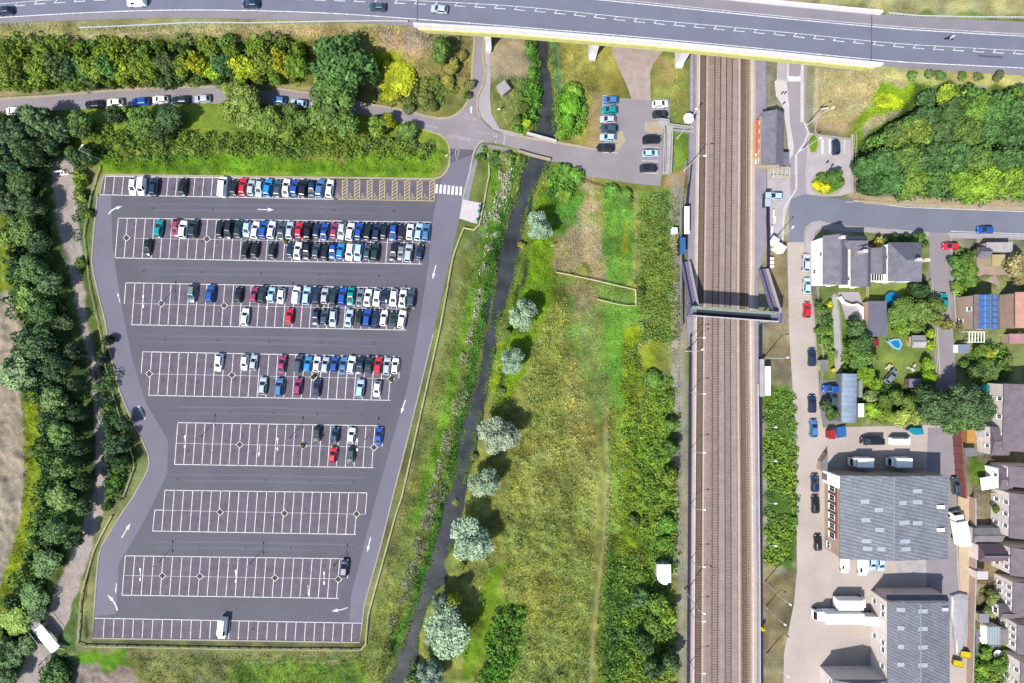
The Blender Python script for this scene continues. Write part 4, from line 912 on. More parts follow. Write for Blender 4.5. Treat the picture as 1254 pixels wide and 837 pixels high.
# box lorries
def boxtruck(px, py, head, label, L=5.6, cabL=1.7, W=2.3, Hh=3.1, colr=(.75,.75,.73), group=None, cabc=(.7,.7,.7), name='box_lorry'):
    X, Y = P(px, py, Hh*.9); t = thing(name, label, 'lorry', (X, Y, .06), R(head), group)
    b = MB(); b.box((0,0,.55), (L+cabL, W*.5, .25)); build('chassis', b, M['black'], t)
    b = MB(); b.box((-cabL/2-.08,0,.7+(Hh-.7)/2), (L, W, Hh-.7)); b.box((-cabL/2-.08,0,Hh+.02),(L-.3,W-.25,.05)); o = build('cargo_box', b, mat('lorry_box', (.75,.75,.73), .5, .05), t)
    c = MB(); x = L/2+.06
    c.add([(x-cabL*.5,-W*.46,.45),(x+cabL*.5,-W*.46,.45),(x+cabL*.5,W*.46,.45),(x-cabL*.5,W*.46,.45),(x-cabL*.5,-W*.45,2.25),(x+cabL*.22,-W*.42,2.3),(x+cabL*.22,W*.42,2.3),(x-cabL*.5,W*.45,2.25),(x+cabL*.5,-W*.45,1.35),(x+cabL*.5,W*.45,1.35)],
          [(0,3,2,1),(4,5,6,7),(0,1,8,5,4),(3,7,6,9,2),(1,2,9,8),(8,9,6,5),(0,4,7,3)])
    build('cab', c, M['paint'], t, color=cabc)
    g_ = MB(); g_.add([(x+cabL*.48,-W*.40,1.45),(x+cabL*.48,W*.40,1.45),(x+cabL*.25,W*.38,2.24),(x+cabL*.25,-W*.38,2.24)], [(0,1,2,3)]); g_.v = [(a+.03, b2, c2+.02) for a, b2, c2 in g_.v]; build('windscreen', g_, M['glass'], t)
    wh = MB(); wh.tube((0,-.14,0),(0,.14,0), .42, .42, 14); me_ = wh.mesh('wheel', M['tyre'])
    for sx in ([-L/2+.6, L/2] if L < 7 else [-L/2+.6, -L/2+1.6, L/2]):
        for s in (-1, 1): ob('wheel', me_, t, (sx, s*(W/2-.16), .42))
    return t
boxtruck(1057,567,180,'pale boxed lorry in the factory shadow, left of the two', 3.9, 1.0, 2.3, 3.0, group='boxed lorries on the north side of the factory')
boxtruck(1104,567,180,'pale boxed lorry in the factory shadow, right of the two', 3.9, 1.0, 2.3, 3.0, group='boxed lorries on the north side of the factory')
boxtruck(1045,741,0,'short pale green boxed lorry above the long white lorry', 6.2, 1.3, 2.4, 3.2)
boxtruck(1029,757.5,180,'long white lorry with its cab to the left in the works yard', 9.5, 1.9, 2.5, 3.5)
t = thing('box_trailer', 'white box trailer coupled behind the long white lorry', 'trailer', (*P(1069.5,760,2.6),.06), R(178))
b = MB(); b.box((0,0,1.85),(5.4,2.1,2.3)); build('cargo_box', b, MATS['lorry_box'], t); b = MB(); b.box((0,0,.6),(5.2,1.2,.2)); b.box((3.0,0,.6),(1.0,.15,.12)); build('chassis', b, M['black'], t)
wh = MB(); wh.tube((0,-.12,0),(0,.12,0), .38, .38, 12); wme = wh.mesh('wheel', M['tyre'])
for sx in (-.6,.5):
    for s in (-1,1): ob('wheel', wme, t, (sx, s*.95, .38))
boxtruck(1179,649,100,'large white lorry parked on the path behind the terrace', 6.2, 1.9, 2.5, 3.0)
# motorcycle with rider
X, Y = P(1163.5,47,HB+.6); t = thing('motorcycle', 'motorcycle riding alone along the bypass east of the viaduct', 'motorcycle', (X, Y, 7.5), R(-5))
w2 = MB(); w2.tube((0,-.08,0),(0,.08,0), .32, .32, 14); wme = w2.mesh('wheel', M['tyre'])
ob('wheel', wme, t, (.72,0,.32)); ob('wheel', wme, t, (-.72,0,.32))
b = MB(); b.box((0,0,.5),(.7,.3,.35)); b.box((.2,0,.8),(.55,.3,.22)); b.tube((.72,0,.32),(.45,0,.95),.04); build('frame', b, mat('motorcycle_paint',(.02,.02,.03),.3,0), t)
b = MB(); b.box((-.3,0,.82),(.65,.28,.1)); build('seat', b, M['black'], t); b = MB(); b.tube((.42,-.36,1.0),(.42,.36,1.0),.025); build('handlebar', b, M['steel'], t)
# rider: one skinned body
def figure(name, label, X, Y, Z0, rz, joints, edges, radii, colr):
    me = bpy.data.meshes.new('body'); me.from_pydata(joints, edges, []); o = bpy.data.objects.new('body', me); sc.collection.objects.link(o)
    m = o.modifiers.new('s', 'SKIN'); sv = me.skin_vertices[0].data
    for i, r in enumerate(radii): sv[i].radius = (r, r)
    sv[0].use_root = True; m2 = o.modifiers.new('u', 'SUBSURF'); m2.levels = 1; m2.render_levels = 1
    dg = bpy.context.evaluated_depsgraph_get(); nm = bpy.data.meshes.new_from_object(o.evaluated_get(dg)); bpy.data.objects.remove(o)
    nm.materials.clear(); nm.materials.append(mat(name+'_clothes', colr, .8, .1)); t = thing('person', label, 'person', (X, Y, Z0), rz); ob('body', nm, t)
    hb = MB(); hb.lathe([(.02,-.12),(.10,-.08),(.125,0),(.11,.08),(.05,.125),(.005,.135)], joints[3], 10); build('helmet', hb, M['white'], t, smooth=True); return t
figure('rider', 'person in pale jacket and white helmet riding the motorcycle', X, Y, 7.5, R(-5),
  [(-.28,0,.98),(-.1,0,1.25),(.05,0,1.45),(.14,0,1.66),(.04,.2,1.42),(.04,-.2,1.42),(.2,.28,1.18),(.2,-.28,1.18),(.40,.30,1.05),(.40,-.30,1.05),(-.2,.14,.95),(-.2,-.14,.95),(.16,.2,.8),(.16,-.2,.8),(-.1,.2,.42),(-.1,-.2,.42)],
  [(0,1),(1,2),(2,3),(2,4),(2,5),(4,6),(5,7),(6,8),(7,9),(0,10),(0,11),(10,12),(11,13),(12,14),(13,15)],
  [.15,.16,.14,.08,.08,.08,.055,.055,.045,.045,.1,.1,.075,.075,.05,.05], (.4,.42,.45))
# ---------------------------------------------------------------- buildings
def window(par, c, along, wd, ht, depth=.08, name='window', fm='white', bars=1):
    """c world point of the window centre on the wall, along = angle of the wall line, normal to its right"""
    a = along; nx_, ny_ = sin(a), -cos(a)
    f = MB(); t = .09
    for s in (-1, 1):
        f.box((c[0]+cos(a)*s*(wd/2)+nx_*.05, c[1]+sin(a)*s*(wd/2)+ny_*.05, c[2]), (t, depth, ht+t), rz=a)
        f.box((c[0]+nx_*.05, c[1]+ny_*.05, c[2]+s*ht/2), (wd-t, depth, t), rz=a)
    if bars: f.box((c[0]+nx_*.05, c[1]+ny_*.05, c[2]), (.06, depth, ht-t), rz=a)
    f.box((c[0]+nx_*.10, c[1]+ny_*.10, c[2]-ht/2-.09), (wd+.2, .2, .07), rz=a)
    o = build(name, f, M[fm], par)
    g_ = MB(); g_.box((c[0]+nx_*.02, c[1]+ny_*.02, c[2]), (wd-t, .03, ht-t), rz=a); build('pane', g_, M['glass'], o); return o
def rect(x0, y0, x1, y1, h):
    a = P(x0, y1, h); b = P(x1, y0, h); return a[0], a[1], b[0], b[1]   # xmin,ymin,xmax,ymax
def gable(name, label, px, eave, ridge, axis, wall, roof, cat='house', rz=0, over=.3, group=None, chim=(), wins=(), parent=None, hip=0.0, at=None, thick=.12, base=0):
    """px: apparent roof rectangle (x0,y0,x1,y1) at eaves height; axis 'x' or 'y' is the ridge direction"""
    xa, ya, xb, yb = rect(*px, eave); cx, cy = (xa+xb)/2, (ya+yb)/2; hx, hy = (xb-xa)/2, (yb-ya)/2
    t = thing(name, label, cat, (cx, cy, 0), R(rz), group)
    wx, wy = hx-over, hy-over; w_ = MB()
    if axis == 'y':
        q = [(-wx,-wy),(wx,-wy),(wx,wy),(-wx,wy)]; ry = wy*(1-hip)
        rr = ridge-(ridge-eave)*over/hx*0
        vs = [(x, y, 0) for x, y in q]+[(x, y, eave) for x, y in q]+[(0,-wy,ridge-.15),(0,wy,ridge-.15)]
        fs = [(0,1,5,8,4) if not hip else (0,1,5,4),(1,2,6,5),(2,3,7,9,6) if not hip else (2,3,7,6),(3,0,4,7)]
    else:
        q = [(-wx,-wy),(wx,-wy),(wx,wy),(-wx,wy)]
        vs = [(x, y, 0) for x, y in q]+[(x, y, eave) for x, y in q]+[(-wx,0,ridge-.15),(wx,0,ridge-.15)]
        fs = [(0,1,5,4),(1,2,6,9,5) if not hip else (1,2,6,5),(2,3,7,6),(3,0,4,8,7) if not hip else (3,0,4,7)]
    w_.add(vs, fs); build('wall', w_, wall, t)
    # roof: solid with thickness
    e = eave-.05; h_ = hip*min(hx, hy)
    if axis == 'y': c4 = [(-hx,-hy),(hx,-hy),(hx,hy),(-hx,hy)]; r2 = [(0,-hy+h_),(0,hy-h_)]; tf = [(1,2,9,8),(3,0,8,9),(0,1,8),(2,3,9)]
    else: c4 = [(-hx,-hy),(hx,-hy),(hx,hy),(-hx,hy)]; r2 = [(-hx+h_,0),(hx-h_,0)]; tf = [(0,1,9,8),(2,3,8,9),(3,0,8),(1,2,9)]
    vs = [(x, y, e-thick) for x, y in c4]+[(x, y, e) for x, y in c4]+[(x, y, ridge) for x, y in r2]
    fs = [(0,3,2,1),(0,1,5,4),(1,2,6,5),(2,3,7,6),(3,0,4,7)]
    mp = {0:4,1:5,2:6,3:7,8:8,9:9}; fs += [tuple(mp[i] for i in f) for f in tf]
    rf = build('roof', MB().add(vs, fs), roof, t)
    rd = MB(); (ax, ay), (bx, by) = r2; rd.box(((ax+bx)/2, (ay+by)/2, ridge+.03), (abs(bx-ax)+.25, abs(by-ay)+.25, .12)) if True else 0
    build('ridge_tiles', rd, M['conc_dark'], rf)
    for (fx, fy) in chim:
        c = MB(); z0 = eave; zt = ridge+.9; c.box((fx*hx, fy*hy, (z0+zt)/2), (.9,.6,zt-z0)); c.box((fx*hx, fy*hy, zt+.04), (1.05,.75,.12))
        for s in (-.25,.25): c.tube((fx*hx+s, fy*hy, zt),(fx*hx+s, fy*hy, zt+.45),.12,.1,8)
        build('chimney', c, M['pinkwall'], rf)
    for (side, pos, z, ww, hh) in wins:   # side w/e/s/n
        if side == 'w': window(t, (-wx, pos*wy, z), -pi/2, ww, hh)
        if side == 'e': window(t, (wx, pos*wy, z), pi/2, ww, hh)
        if side == 's': window(t, (pos*wx, -wy, z), 0, ww, hh)
        if side == 'n': window(t, (pos*wx, wy, z), pi, ww, hh)
    t['_half'] = [hx, hy]; del t['_half']
    return t, rf, (hx, hy)
def flat(name, label, px, h, wall, roof, cat='shed', rz=0, group=None, lip=.12, over=.12):
    xa, ya, xb, yb = rect(*px, h); cx, cy = (xa+xb)/2, (ya+yb)/2; hx, hy = (xb-xa)/2, (yb-ya)/2
    t = thing(name, label, cat, (cx, cy, 0), R(rz), group)
    b = MB(); b.box((0,0,(h-.1)/2), (2*(hx-over),2*(hy-over),h-.1)); build('wall', b, wall, t)
    b = MB(); b.box((0,0,h-.04),(2*hx,2*hy,.11)); r_ = build('roof', b, roof, t)
    return t, r_, (hx, hy)
def door(par, c, along, wd=.9, ht=2.0, m='conc_dark'):
    a = along; d = MB(); d.box((c[0]+sin(a)*.03, c[1]-cos(a)*.03, ht/2), (wd,.08,ht), rz=a); o = build('door', d, M[m], par)
    h_ = MB(); h_.box((c[0]+sin(a)*.1+cos(a)*wd*.38, c[1]-cos(a)*.1+sin(a)*wd*.38, 1.0), (.05,.08,.14), rz=a); build('handle', h_, M['steel'], o)
# white gabled pair at the corner
t, rf, (hx, hy) = gable('house', 'slate roofed house with a tall white side wall at the road corner', (1008,289,1038.5,349), 5.6, 7.6, 'y', M['offwhite'], M['slate'], chim=((0,.85),), wins=(('w',.3,4.2,.9,1.1),('w',-.4,1.5,1.0,1.2),('s',-.4,4.2,.9,1.1),('s',.4,1.4,1.0,1.2)))
door(t, (hx*.1,-hy+.3,0), 0)
t, rf, (hx, hy) = gable('house', 'slate roofed house with a white triangular gable, second from the corner', (1042.5,303,1066,351.5), 5.4, 7.6, 'y', M['offwhite'], M['slate'], chim=((-.4,.7),), wins=(('s',-.4,4.0,.8,1.1),('s',.4,1.4,1.0,1.2),('w',-.6,4.0,.8,1.0)))
door(t, (hx*.2,-hy+.3,0), 0)
# cross wing in the same block
gable('cross_wing', 'slate cross wing with hipped end joining the two corner houses', (1027,289.5,1062,305.5), 5.5, 7.4, 'x', M['offwhite'], M['slate'], hip=.7, wins=(('n',-.3,4,.9,1.1),))
gable('house_extension', 'low slate roofed extension with glazed end beside the hipped house', (1066.5,304,1086,336), 4.0, 5.0, 'y', M['offwhite'], M['slate'], cat='extension')
t, r_, (hx, hy) = flat('conservatory', 'small white conservatory at the garden end of the low slate extension', (1066.5,335,1083,344.5), 2.7, M['white'], M['glass'], 'conservatory')
b = MB()
for k in range(6): b.box((-hx+.1+k*(2*hx-.2)/5, 0, 2.75), (.10, 2*hy, .08))
b.box((0,hy-.05,2.76),(2*hx,.1,.08)); b.box((0,-hy+.05,2.76),(2*hx,.1,.08)); build('glazing_bar', b, M['white'], t)
t, rf, (hx, hy) = gable('house', 'detached grey hip-roofed house with two white chimneys by the side street', (1088.5,297,1129,345), 5.2, 8.0, 'x', M['offwhite'], M['slate'], hip=.55, chim=((.15,.0),(.62,-.02)), wins=(('w',.3,3.9,.9,1.1),('w',-.3,1.5,1.2,1.2),('s',-.5,3.9,1.0,1.1),('s',.5,3.9,1.0,1.1),('s',-.5,1.4,1.2,1.2)))
door(t, (0,-hy+.3,0), 0)
# garden buildings
flat('garage', 'long flat-roofed grey garage beside the garden trampoline', (1064,369,1086,412.5), 3.0, M['brick'], mat('roofing_felt', C(130,128,148), .9, .08, .6, .08, 4), 'garage')
# curved roof long shed
xa, ya, xb, yb = rect(1032,458,1051,518,3.4); hx, hy = (xb-xa)/2, (yb-ya)/2
t = thing('long_shed', 'long shed with a pale blue curved metal roof beside the dusty track', 'shed', ((xa+xb)/2, (ya+yb)/2, 0), R(-1))
b = MB(); b.box((0,0,1.4),(2*hx-.3,2*hy-.2,2.8)); build('wall', b, M['conc_dark'], t)
v = []; n = 10
for s in (-1,1):
    for i in range(n+1): a = pi*i/n; v.append((-hx*cos(a), s*hy, 2.8+.85*sin(a)))
f = [(i, n+1+i, n+2+i, i+1) for i in range(n)]+[tuple(range(n+1)), tuple(range(n+1, 2*n+2))[::-1]]
build('roof', MB().add(v, f), mat('pale_blue_roof', C(160,178,204), .55, .14, .5, .12, 3, brick=('Y', .25, .08, 0)), t)
b = MB()
for s in (-.55,.55):
    for y in (-.5,.1,.6): b.box((s*hx, y*hy, 3.48),(.6,.9,.05))
build('rooflight', b, M['palegreen'], t)
flat('carport', 'pale green glazed lean-to on the right side of the long blue shed', (1051.5,466,1056,487), 2.2, M['palegreen'], M['palegreen'], 'lean-to')
flat('garden_shed', 'small white shed roof at the lower right of the long blue shed', (1051,494.5,1058,511), 2.2, M['conc_dark'], M['white'], 'shed')
# big factory
def factory(name, label, px, eave, ridge, rm, lights, rz=0, wall=M['brick'], ridge_at=.5, sk='skylight'):
    xa, ya, xb, yb = rect(*px, eave); cx, cy = (xa+xb)/2, (ya+yb)/2; hx, hy = (xb-xa)/2, (yb-ya)/2; t = thing(name, label, 'factory', (cx, cy, 0), R(rz))
    rx = -hx+2*hx*ridge_at
    b = MB(); wx, wy = hx-.2, hy-.2
    b.add([(-wx,-wy,0),(wx,-wy,0),(wx,wy,0),(-wx,wy,0),(-wx,-wy,eave),(wx,-wy,eave),(wx,wy,eave),(-wx,wy,eave),(rx,-wy,ridge-.1),(rx,wy,ridge-.1)], [(0,1,5,8,4),(1,2,6,5),(2,3,7,9,6),(3,0,4,7)]); build('wall', b, wall, t)
    b = MB(); v = [(-hx,-hy,eave-.1),(rx,-hy,ridge-.1),(hx,-hy,eave-.1),(-hx,hy,eave-.1),(rx,hy,ridge-.1),(hx,hy,eave-.1)]; v += [(x, y, z+.14) for x, y, z in v]
    b.add(v, [(6,7,10,9),(7,8,11,10),(0,3,4,1),(1,4,5,2),(0,1,7,6),(1,2,8,7),(3,9,10,4),(4,10,11,5),(0,6,9,3),(2,5,11,8)]); rf = build('roof', b, rm, t)
    b = MB(); b.box((rx,0,ridge+.08),(.35,2*hy,.1)); build('ridge_cap', b, mat('grey_ridge', C(164,172,184), .6, .1, 1), rf)
    def zr(x): return eave+.05+(ridge-eave)*(1-abs(x-rx)/(hx-rx if x > rx else hx+rx))
    lm = mat('rooflight_sheet', C(206,214,226), .4, .08, 1)
    for (lx, ly, ll) in lights:
        X, Y = P(lx, ly, (eave+ridge)/2); x, y = X-cx, Y-cy; s = MB(); sl = (ridge-eave)/((hx-rx) if x > rx else (hx+rx))
        s.box((0,0,0),(ll,1.05,.05), ry=(math.atan(sl) if x > rx else -math.atan(sl))); o = build(sk, s, lm, rf); o.location = (x, y, zr(x)+.05)
    return t, rf, (hx, hy, cx, cy, wx, wy)
t, rf, (hx, hy, cx, cy, wx, wy) = factory('factory', 'large factory with ribbed blue grey roof and red brick panelled front', (1028.5,582.5,1161,685), 6.6, 7.6, M['corr'],
   [(1059,614.5,2.0),(1075,624,2.0),(1060,637,2.0),(1076,648.5,2.0),(1061,662.5,2.2),(1062,672,2.2),(1078,672,1.8),(1104,615.5,2.0),(1123,601.5,2.4),(1123,615,2.4),(1106,639.5,2.6),(1123,640.5,2.4),(1107,662.5,2.6),(1108,672,2.4)], ridge_at=.47, wall=M['brick'])
f = MB(); f.box((-wx-.06, 1.0, 3.6), (.10, 13.6, 3.4)); build('brick_panel', f, M['redbrick'], t)
for k in range(6): window(t, (-wx-.12, 6.2-2.35*k, 3.4), -pi/2, 1.4, 2.2)
window(t, (-wx, 8.9, 1.6), -pi/2, 1.2, 1.0); window(t, (-wx, -8.6, 1.8), -pi/2, 1.5, 1.2)
b = MB(); b.box((-wx-.3, 8.5, 3.3), (.6, 3.0, 6.0)); build('entrance_tower', b, M['offwhite'], t); door(t, (-wx-.6, 8.5, 0), -pi/2, 1.6, 2.2)
for yy in (621,649):
    b = MB(); X, Y = P(1152, yy, 7); b.box((X-cx, Y-cy, 6.95),(1.7,.8,.5)); build('roof_vent', b, M['white'], rf)
# second factory
t, rf, (hx, hy, cx, cy, wx, wy) = factory('factory', 'grey corrugated factory with pale two-storey end wall at the bottom of the photo', (1087,737.5,1163,880), 6.4, 6.9, M['corr2'],
   [(1103,747,2.0),(1129,748,2.4),(1103,769.5,1.6),(1129,769.5,2.4),(1103,792,1.4),(1129,792,2.4),(1103,814,1.6),(1129,814,2.4)], ridge_at=.5, wall=M['pinkwall'])
for y, z in ((hy-2.2,4.6),(hy-4.0,4.6),(hy-11,4.6),(hy-12.8,4.6),(hy-2.2,1.6),(hy-11,1.6),(hy-17,4.4)): window(t, (-wx, y, z), -pi/2, 1.1, 1.2)
b = MB(); b.box((wx-1.2, hy-1.6, 6.75),(1.4,.8,.25)); build('roof_vent', b, M['steel'], rf)
t2, rf2, (hx2, hy2) = gable('office_wing', 'slate office wing with dark roof at the bottom edge of the works yard', (1020,833,1089,905), 6.0, 8.2, 'y', M['pinkwall'], M['slate'], cat='building', wins=(('w',.8,4.4,1,1.2),('w',.5,4.4,1,1.2)))
gable('loading_bay', 'sloping dark slate lean-to along the top edge of the bottom factory', (1086,729,1160,738.5), 4.6, 5.2, 'x', M['pinkwall'], M['slate'], cat='building')
# sharp shed roof between yard and track north-west of the big factory
g_ = thing('lean_to', 'small grey triangular lean-to roof by the upper left corner of the factory', 'shed', (*P(1009,570,2),0))
b = MB(); q = [(P(*p,2)[0]-g_.location.x, P(*p,2)[1]-g_.location.y) for p in [(1005,577),(1013,577),(1013.5,554),(1006,566)]]; b.prism(q, 2.0, 2.15); build('roof', b, M['conc_dark'], g_)
b = MB(); b.prism([(x*.9, y*.9) for x, y in q], 0, 1.99); build('wall', b, M['brick'], g_)
# house with solar panels
t, rf, (hx, hy) = gable('house', 'buff brick house with rows of blue solar panels on its roof', (1193,361,1225,403.5), 5.4, 6.3, 'y', M['brick'], M['slate2'], wins=(('w',.2,3.9,.9,1.1),('w',-.5,1.5,.9,1.1),('s',0,4,1.1,1.2)), over=.2)
sl = math.atan((6.3-5.35)/hx)
for i in range(2):
    for j in range(6):
        s = -1 if i == 0 else 1; x = s*hx*.42-hx*.12; p = MB(); w_, l_ = hx*.62, 2*hy/6*.86
        x = s*(.06*hx+w_/2); p.cur = 0; p.box((0,0,0),(w_,l_,.05), ry=s*sl)
        p.cur = 1; p.box((0,0,.03),(.04,l_*.98,.04), ry=s*sl)
        o = build('solar_panel', p, [M['panel'], M['panelframe']], rf); o.location = (x, -hy+hy/6+j*2*hy/6, 5.42+(6.3-5.35)*(1-abs(x)/hx)+.09)
t = thing('pergola', 'white slatted pergola below the house with solar panels', 'pergola', (*P(1196,413,2.4),0))
b = MB()
for k in range(6): b.box((-1.9+k*.76,0,2.4),(.12,2.7,.14))
for s in (-1,1): b.box((0,s*1.3,2.28),(4.1,.12,.12))
build('slats', b, M['white'], t); b = MB()
for s in (-1,1):
    for u in (-1,1): b.box((s*1.9,u*1.3,1.12),(.12,.12,2.24))
build('posts', b, M['white'], t)
gable('house', 'pink tiled house at the right edge beside the solar panelled roof', (1243.5,358,1290,402), 5.2, 6.4, 'y', M['brick'], mat('pink_tile', C(222,168,150), .8, .1, .6, .1, 4))
flat('garden_shed', 'small open box with pale blue cover beside the white pergola', (1174,422,1187,433), 1.8, M['white'], mat('pale_cover', C(150,160,190), .6, .1), 'shed')
flat('garden_shed', 'pink flat-roofed outbuilding at the right edge below the pink tiled house', (1236,409,1262,421), 2.3, M['brick'], mat('pink_felt', C(214,160,168), .8, .1), 'outbuilding')
gable('garage', 'small grey pitched garage roof beside the road near the right edge', (1197,303,1212,316), 2.6, 3.6, 'x', M['brick'], M['slate'], cat='garage')
flat('garage', 'pale flat-roofed garages lined along the road at the right', (1208,297,1240,309), 2.6, M['brick'], M['concrete'], 'garage')
flat('garden_shed', 'cream canvas topped store among the parking court', (1215,312,1231,326), 2.4, M['timber'], mat('cream_canvas', C(216,196,140), .8, .12), 'store')
# terrace at the right edge: main roofs and rear wings
terr = [(471,553),(572,597),(605,660),(672,706),(714,752),(766,802),(812,870)]
names = ['topmost house of the brown slate terrace at the right edge','second house from the top of the brown slate terrace','third house from the top of the brown slate terrace','fourth house from the top of the brown slate terrace','fifth house from the top of the brown slate terrace','sixth house from the top of the brown slate terrace','lowest house of the terrace in the bottom right corner']
x_l = [1229,1236,1237,1238,1241,1246,1250]
for k, ((ya_, yb_), nm_) in enumerate(zip(terr, names)):
    wins = tuple(('w', f, z, .9, 1.2) for f in (-.55,.0,.55) for z in (4.1,1.6))
    gable('terraced_house', nm_, (x_l[k], ya_, x_l[k]+62, yb_), 5.4, 7.2, 'y', M['pinkwall'], M['slate2'], wins=wins, over=.2, rz=-1.5, group='houses of the terrace at the right edge', chim=((.0,.9),))
gable('rear_wing', 'pale rear wing with two windows under the topmost terraced roof', (1214,523,1236,558), 4.2, 5.2, 'x', M['pinkwall'], M['slate2'], cat='extension', wins=(('w',.4,3.0,.8,1.1),('w',-.4,3.0,.8,1.1),('s',-.2,3,.8,1.0)), over=.15)
flat('rear_extension', 'white flat-roofed extension with orange decking behind the terrace', (1197,520,1208,536), 2.4, M['white'], M['concrete'], 'extension')
flat('garden_shed', 'grey roofed shed in the yard beside the red wall top', (1182,549,1197,559), 2.2, M['timber'], M['conc_dark'], 'shed')
gable('rear_wing', 'rear wing with white upper wall behind the second terraced house', (1224,574,1240,600), 4.2, 5.0, 'x', M['offwhite'], M['slate2'], cat='extension', wins=(('w',.3,3,.8,1.1),), over=.15)
gable('rear_wing', 'low grey lead-roofed wing running out from the terrace', (1192,647,1228,664), 2.6, 3.2, 'x', M['pinkwall'], M['conc_dark'], cat='extension', over=.15)
gable('rear_wing', 'plum tiled rear wing with white bargeboards behind the terrace', (1199,668,1230,688), 3.2, 5.0, 'x', M['pinkwall'], M['purple'], cat='extension', over=.15)
flat('bay_roof', 'small blush-coloured canopy roof with a white rim by the plum tiled wing', (1196,700,1210,710), 2.6, M['pinkwall'], M['paving'], 'canopy')
gable('rear_wing', 'pale rear wing with a big white window below the small round tree', (1224,742,1252,758), 4.0, 5.0, 'x', M['pinkwall'], M['slate2'], cat='extension', wins=(('w',0,2.8,1.4,1.2),), over=.15)
flat('conservatory', 'pale glazed lean-to roof on the lower terrace garden', (1210,768,1226,790), 2.4, M['white'], mat('polycarbonate', C(186,200,206), .3, .08, brick=('Y', .5, .2, 90)), 'conservatory')
flat('rear_extension', 'plain grey flat-roofed extension beside the pale glazed lean-to', (1226,771,1243,790), 2.8, M['pinkwall'], M['conc_dark'], 'extension')
flat('garden_shed', 'small slate blue shed roof at the path side of the terrace gardens', (1199,752,1211,763), 2.0, M['timber'], M['plat'], 'shed')
# pavilion tent
t = thing('garden_tent', 'white pointed garden tent behind the second terraced house', 'tent', (*P(1212,592,2.2),0), R(10))
b = MB(); b.add([(-2,-1.6,1.9),(2,-1.6,1.9),(2,1.6,1.9),(-2,1.6,1.9),(-1,0,3.0),(1,0,3.0)], [(0,1,5,4),(1,2,5),(2,3,4,5),(3,0,4),(3,2,1,0)]); build('canopy', b, M['white'], t)
b = MB()
for x in (-1.9,1.9):
    for y in (-1.5,1.5): b.box((x,y,.95),(.08,.08,1.9))
build('posts', b, M['steel'], t)
# boundary wall
def wall(name, label, pts, h, th, m, cat='wall', coping=None):
    w0 = P(*pts[0]); t = thing(name, label, cat, (*w0, 0)); q = [(P(*p)[0]-w0[0], P(*p)[1]-w0[1]) for p in pts]
    b = MB(); b.strip(q, th, 0, h); build('masonry', b, m, t)
    if coping: b = MB(); b.strip(q, th+.08, h+.002, h+.07); build('coping', b, coping, t)
    return t
t = wall('boundary_wall', 'tall red brick wall with pale piers beside the works drive', [(1166.5,526),(1172,606)], 2.7, .35, M['redbrick'])
for k in range(9):
    b = MB(); X, Y = P(1166.5+.6875*k, 526+10*k); b.box((X-t.location.x, Y-t.location.y-.0, 1.38),(.5,.4,2.76)); build('pier', b, M['redbrick'], t)
sheet('red_paving', [(1169,528),(1179.5,529),(1184.5,607),(1174,605)], mat('red_bay', C(160,104,98), .9, .16, .5, .15, 5), .07)
mb = MB()
for k in range(8): mb.strip([P(1169.5+.6*k, 532+9.6*k), P(1179+.6*k, 533+9.6*k)], .14, .078)
struct('road_markings', mb, M['line'])
wall('boundary_wall', 'buff brick garden wall running along the path behind the terrace', [(1187,608),(1187.5,700),(1185.5,760),(1183,860)], 1.8, .25, M['brick'], coping=M['concrete'])
wall('garden_wall', 'white topped curving garden wall below the white gabled houses', [(1026,364),(1031,371),(1040,374.5),(1046,373),(1053,377),(1052.5,394)], 1.3, .25, M['offwhite'])
wall('garden_wall', 'pale wall along the side street opposite the hipped house', [(1160.5,300),(1163,345),(1166,395)], 1.2, .25, M['concrete'])
# path-side orange store, skips, polythene
flat('wood_store', 'orange timber store with yellow cover at the top of the terrace path', (1184,526,1195,543), 2.2, M['orange'], M['orange'], 'store')
flat('wood_store', 'bright yellow lidded bin against the orange timber store', (1186,520,1196,526), 1.5, M['yellow'], M['yellow'], 'bin')
for lab, x, y, an in (('yellow skip on the left at the bottom of the works path',1169,810,-12),('yellow skip on the right at the bottom of the works path',1178,799,-8)):
    t = thing('skip', lab, 'skip', (*P(x,y),.07), R(an), 'yellow skips'); b = MB()
    b.add([(-.9,-.5,0),(.9,-.5,0),(.9,.5,0),(-.9,.5,0),(-1.25,-.75,1.1),(1.25,-.75,1.1),(1.25,.75,1.1),(-1.25,.75,1.1)], [(0,1,5,4),(1,2,6,5),(2,3,7,6),(3,0,4,7),(0,3,2,1)]); build('body', b, M['yellow'], t)
    b = MB(); b.box((0,.76,1.1),(2.5,.08,.1)); b.box((0,-.76,1.1),(2.5,.08,.1)); b.box((1.26,0,1.1),(.08,1.5,.1)); b.box((-1.26,0,1.1),(.08,1.5,.1)); build('rim', b, M['yellow'], t)
    b = MB(); b.box((0,0,1.0),(2.35,1.4,.08)); build('lid', b, M['yellow'], t)
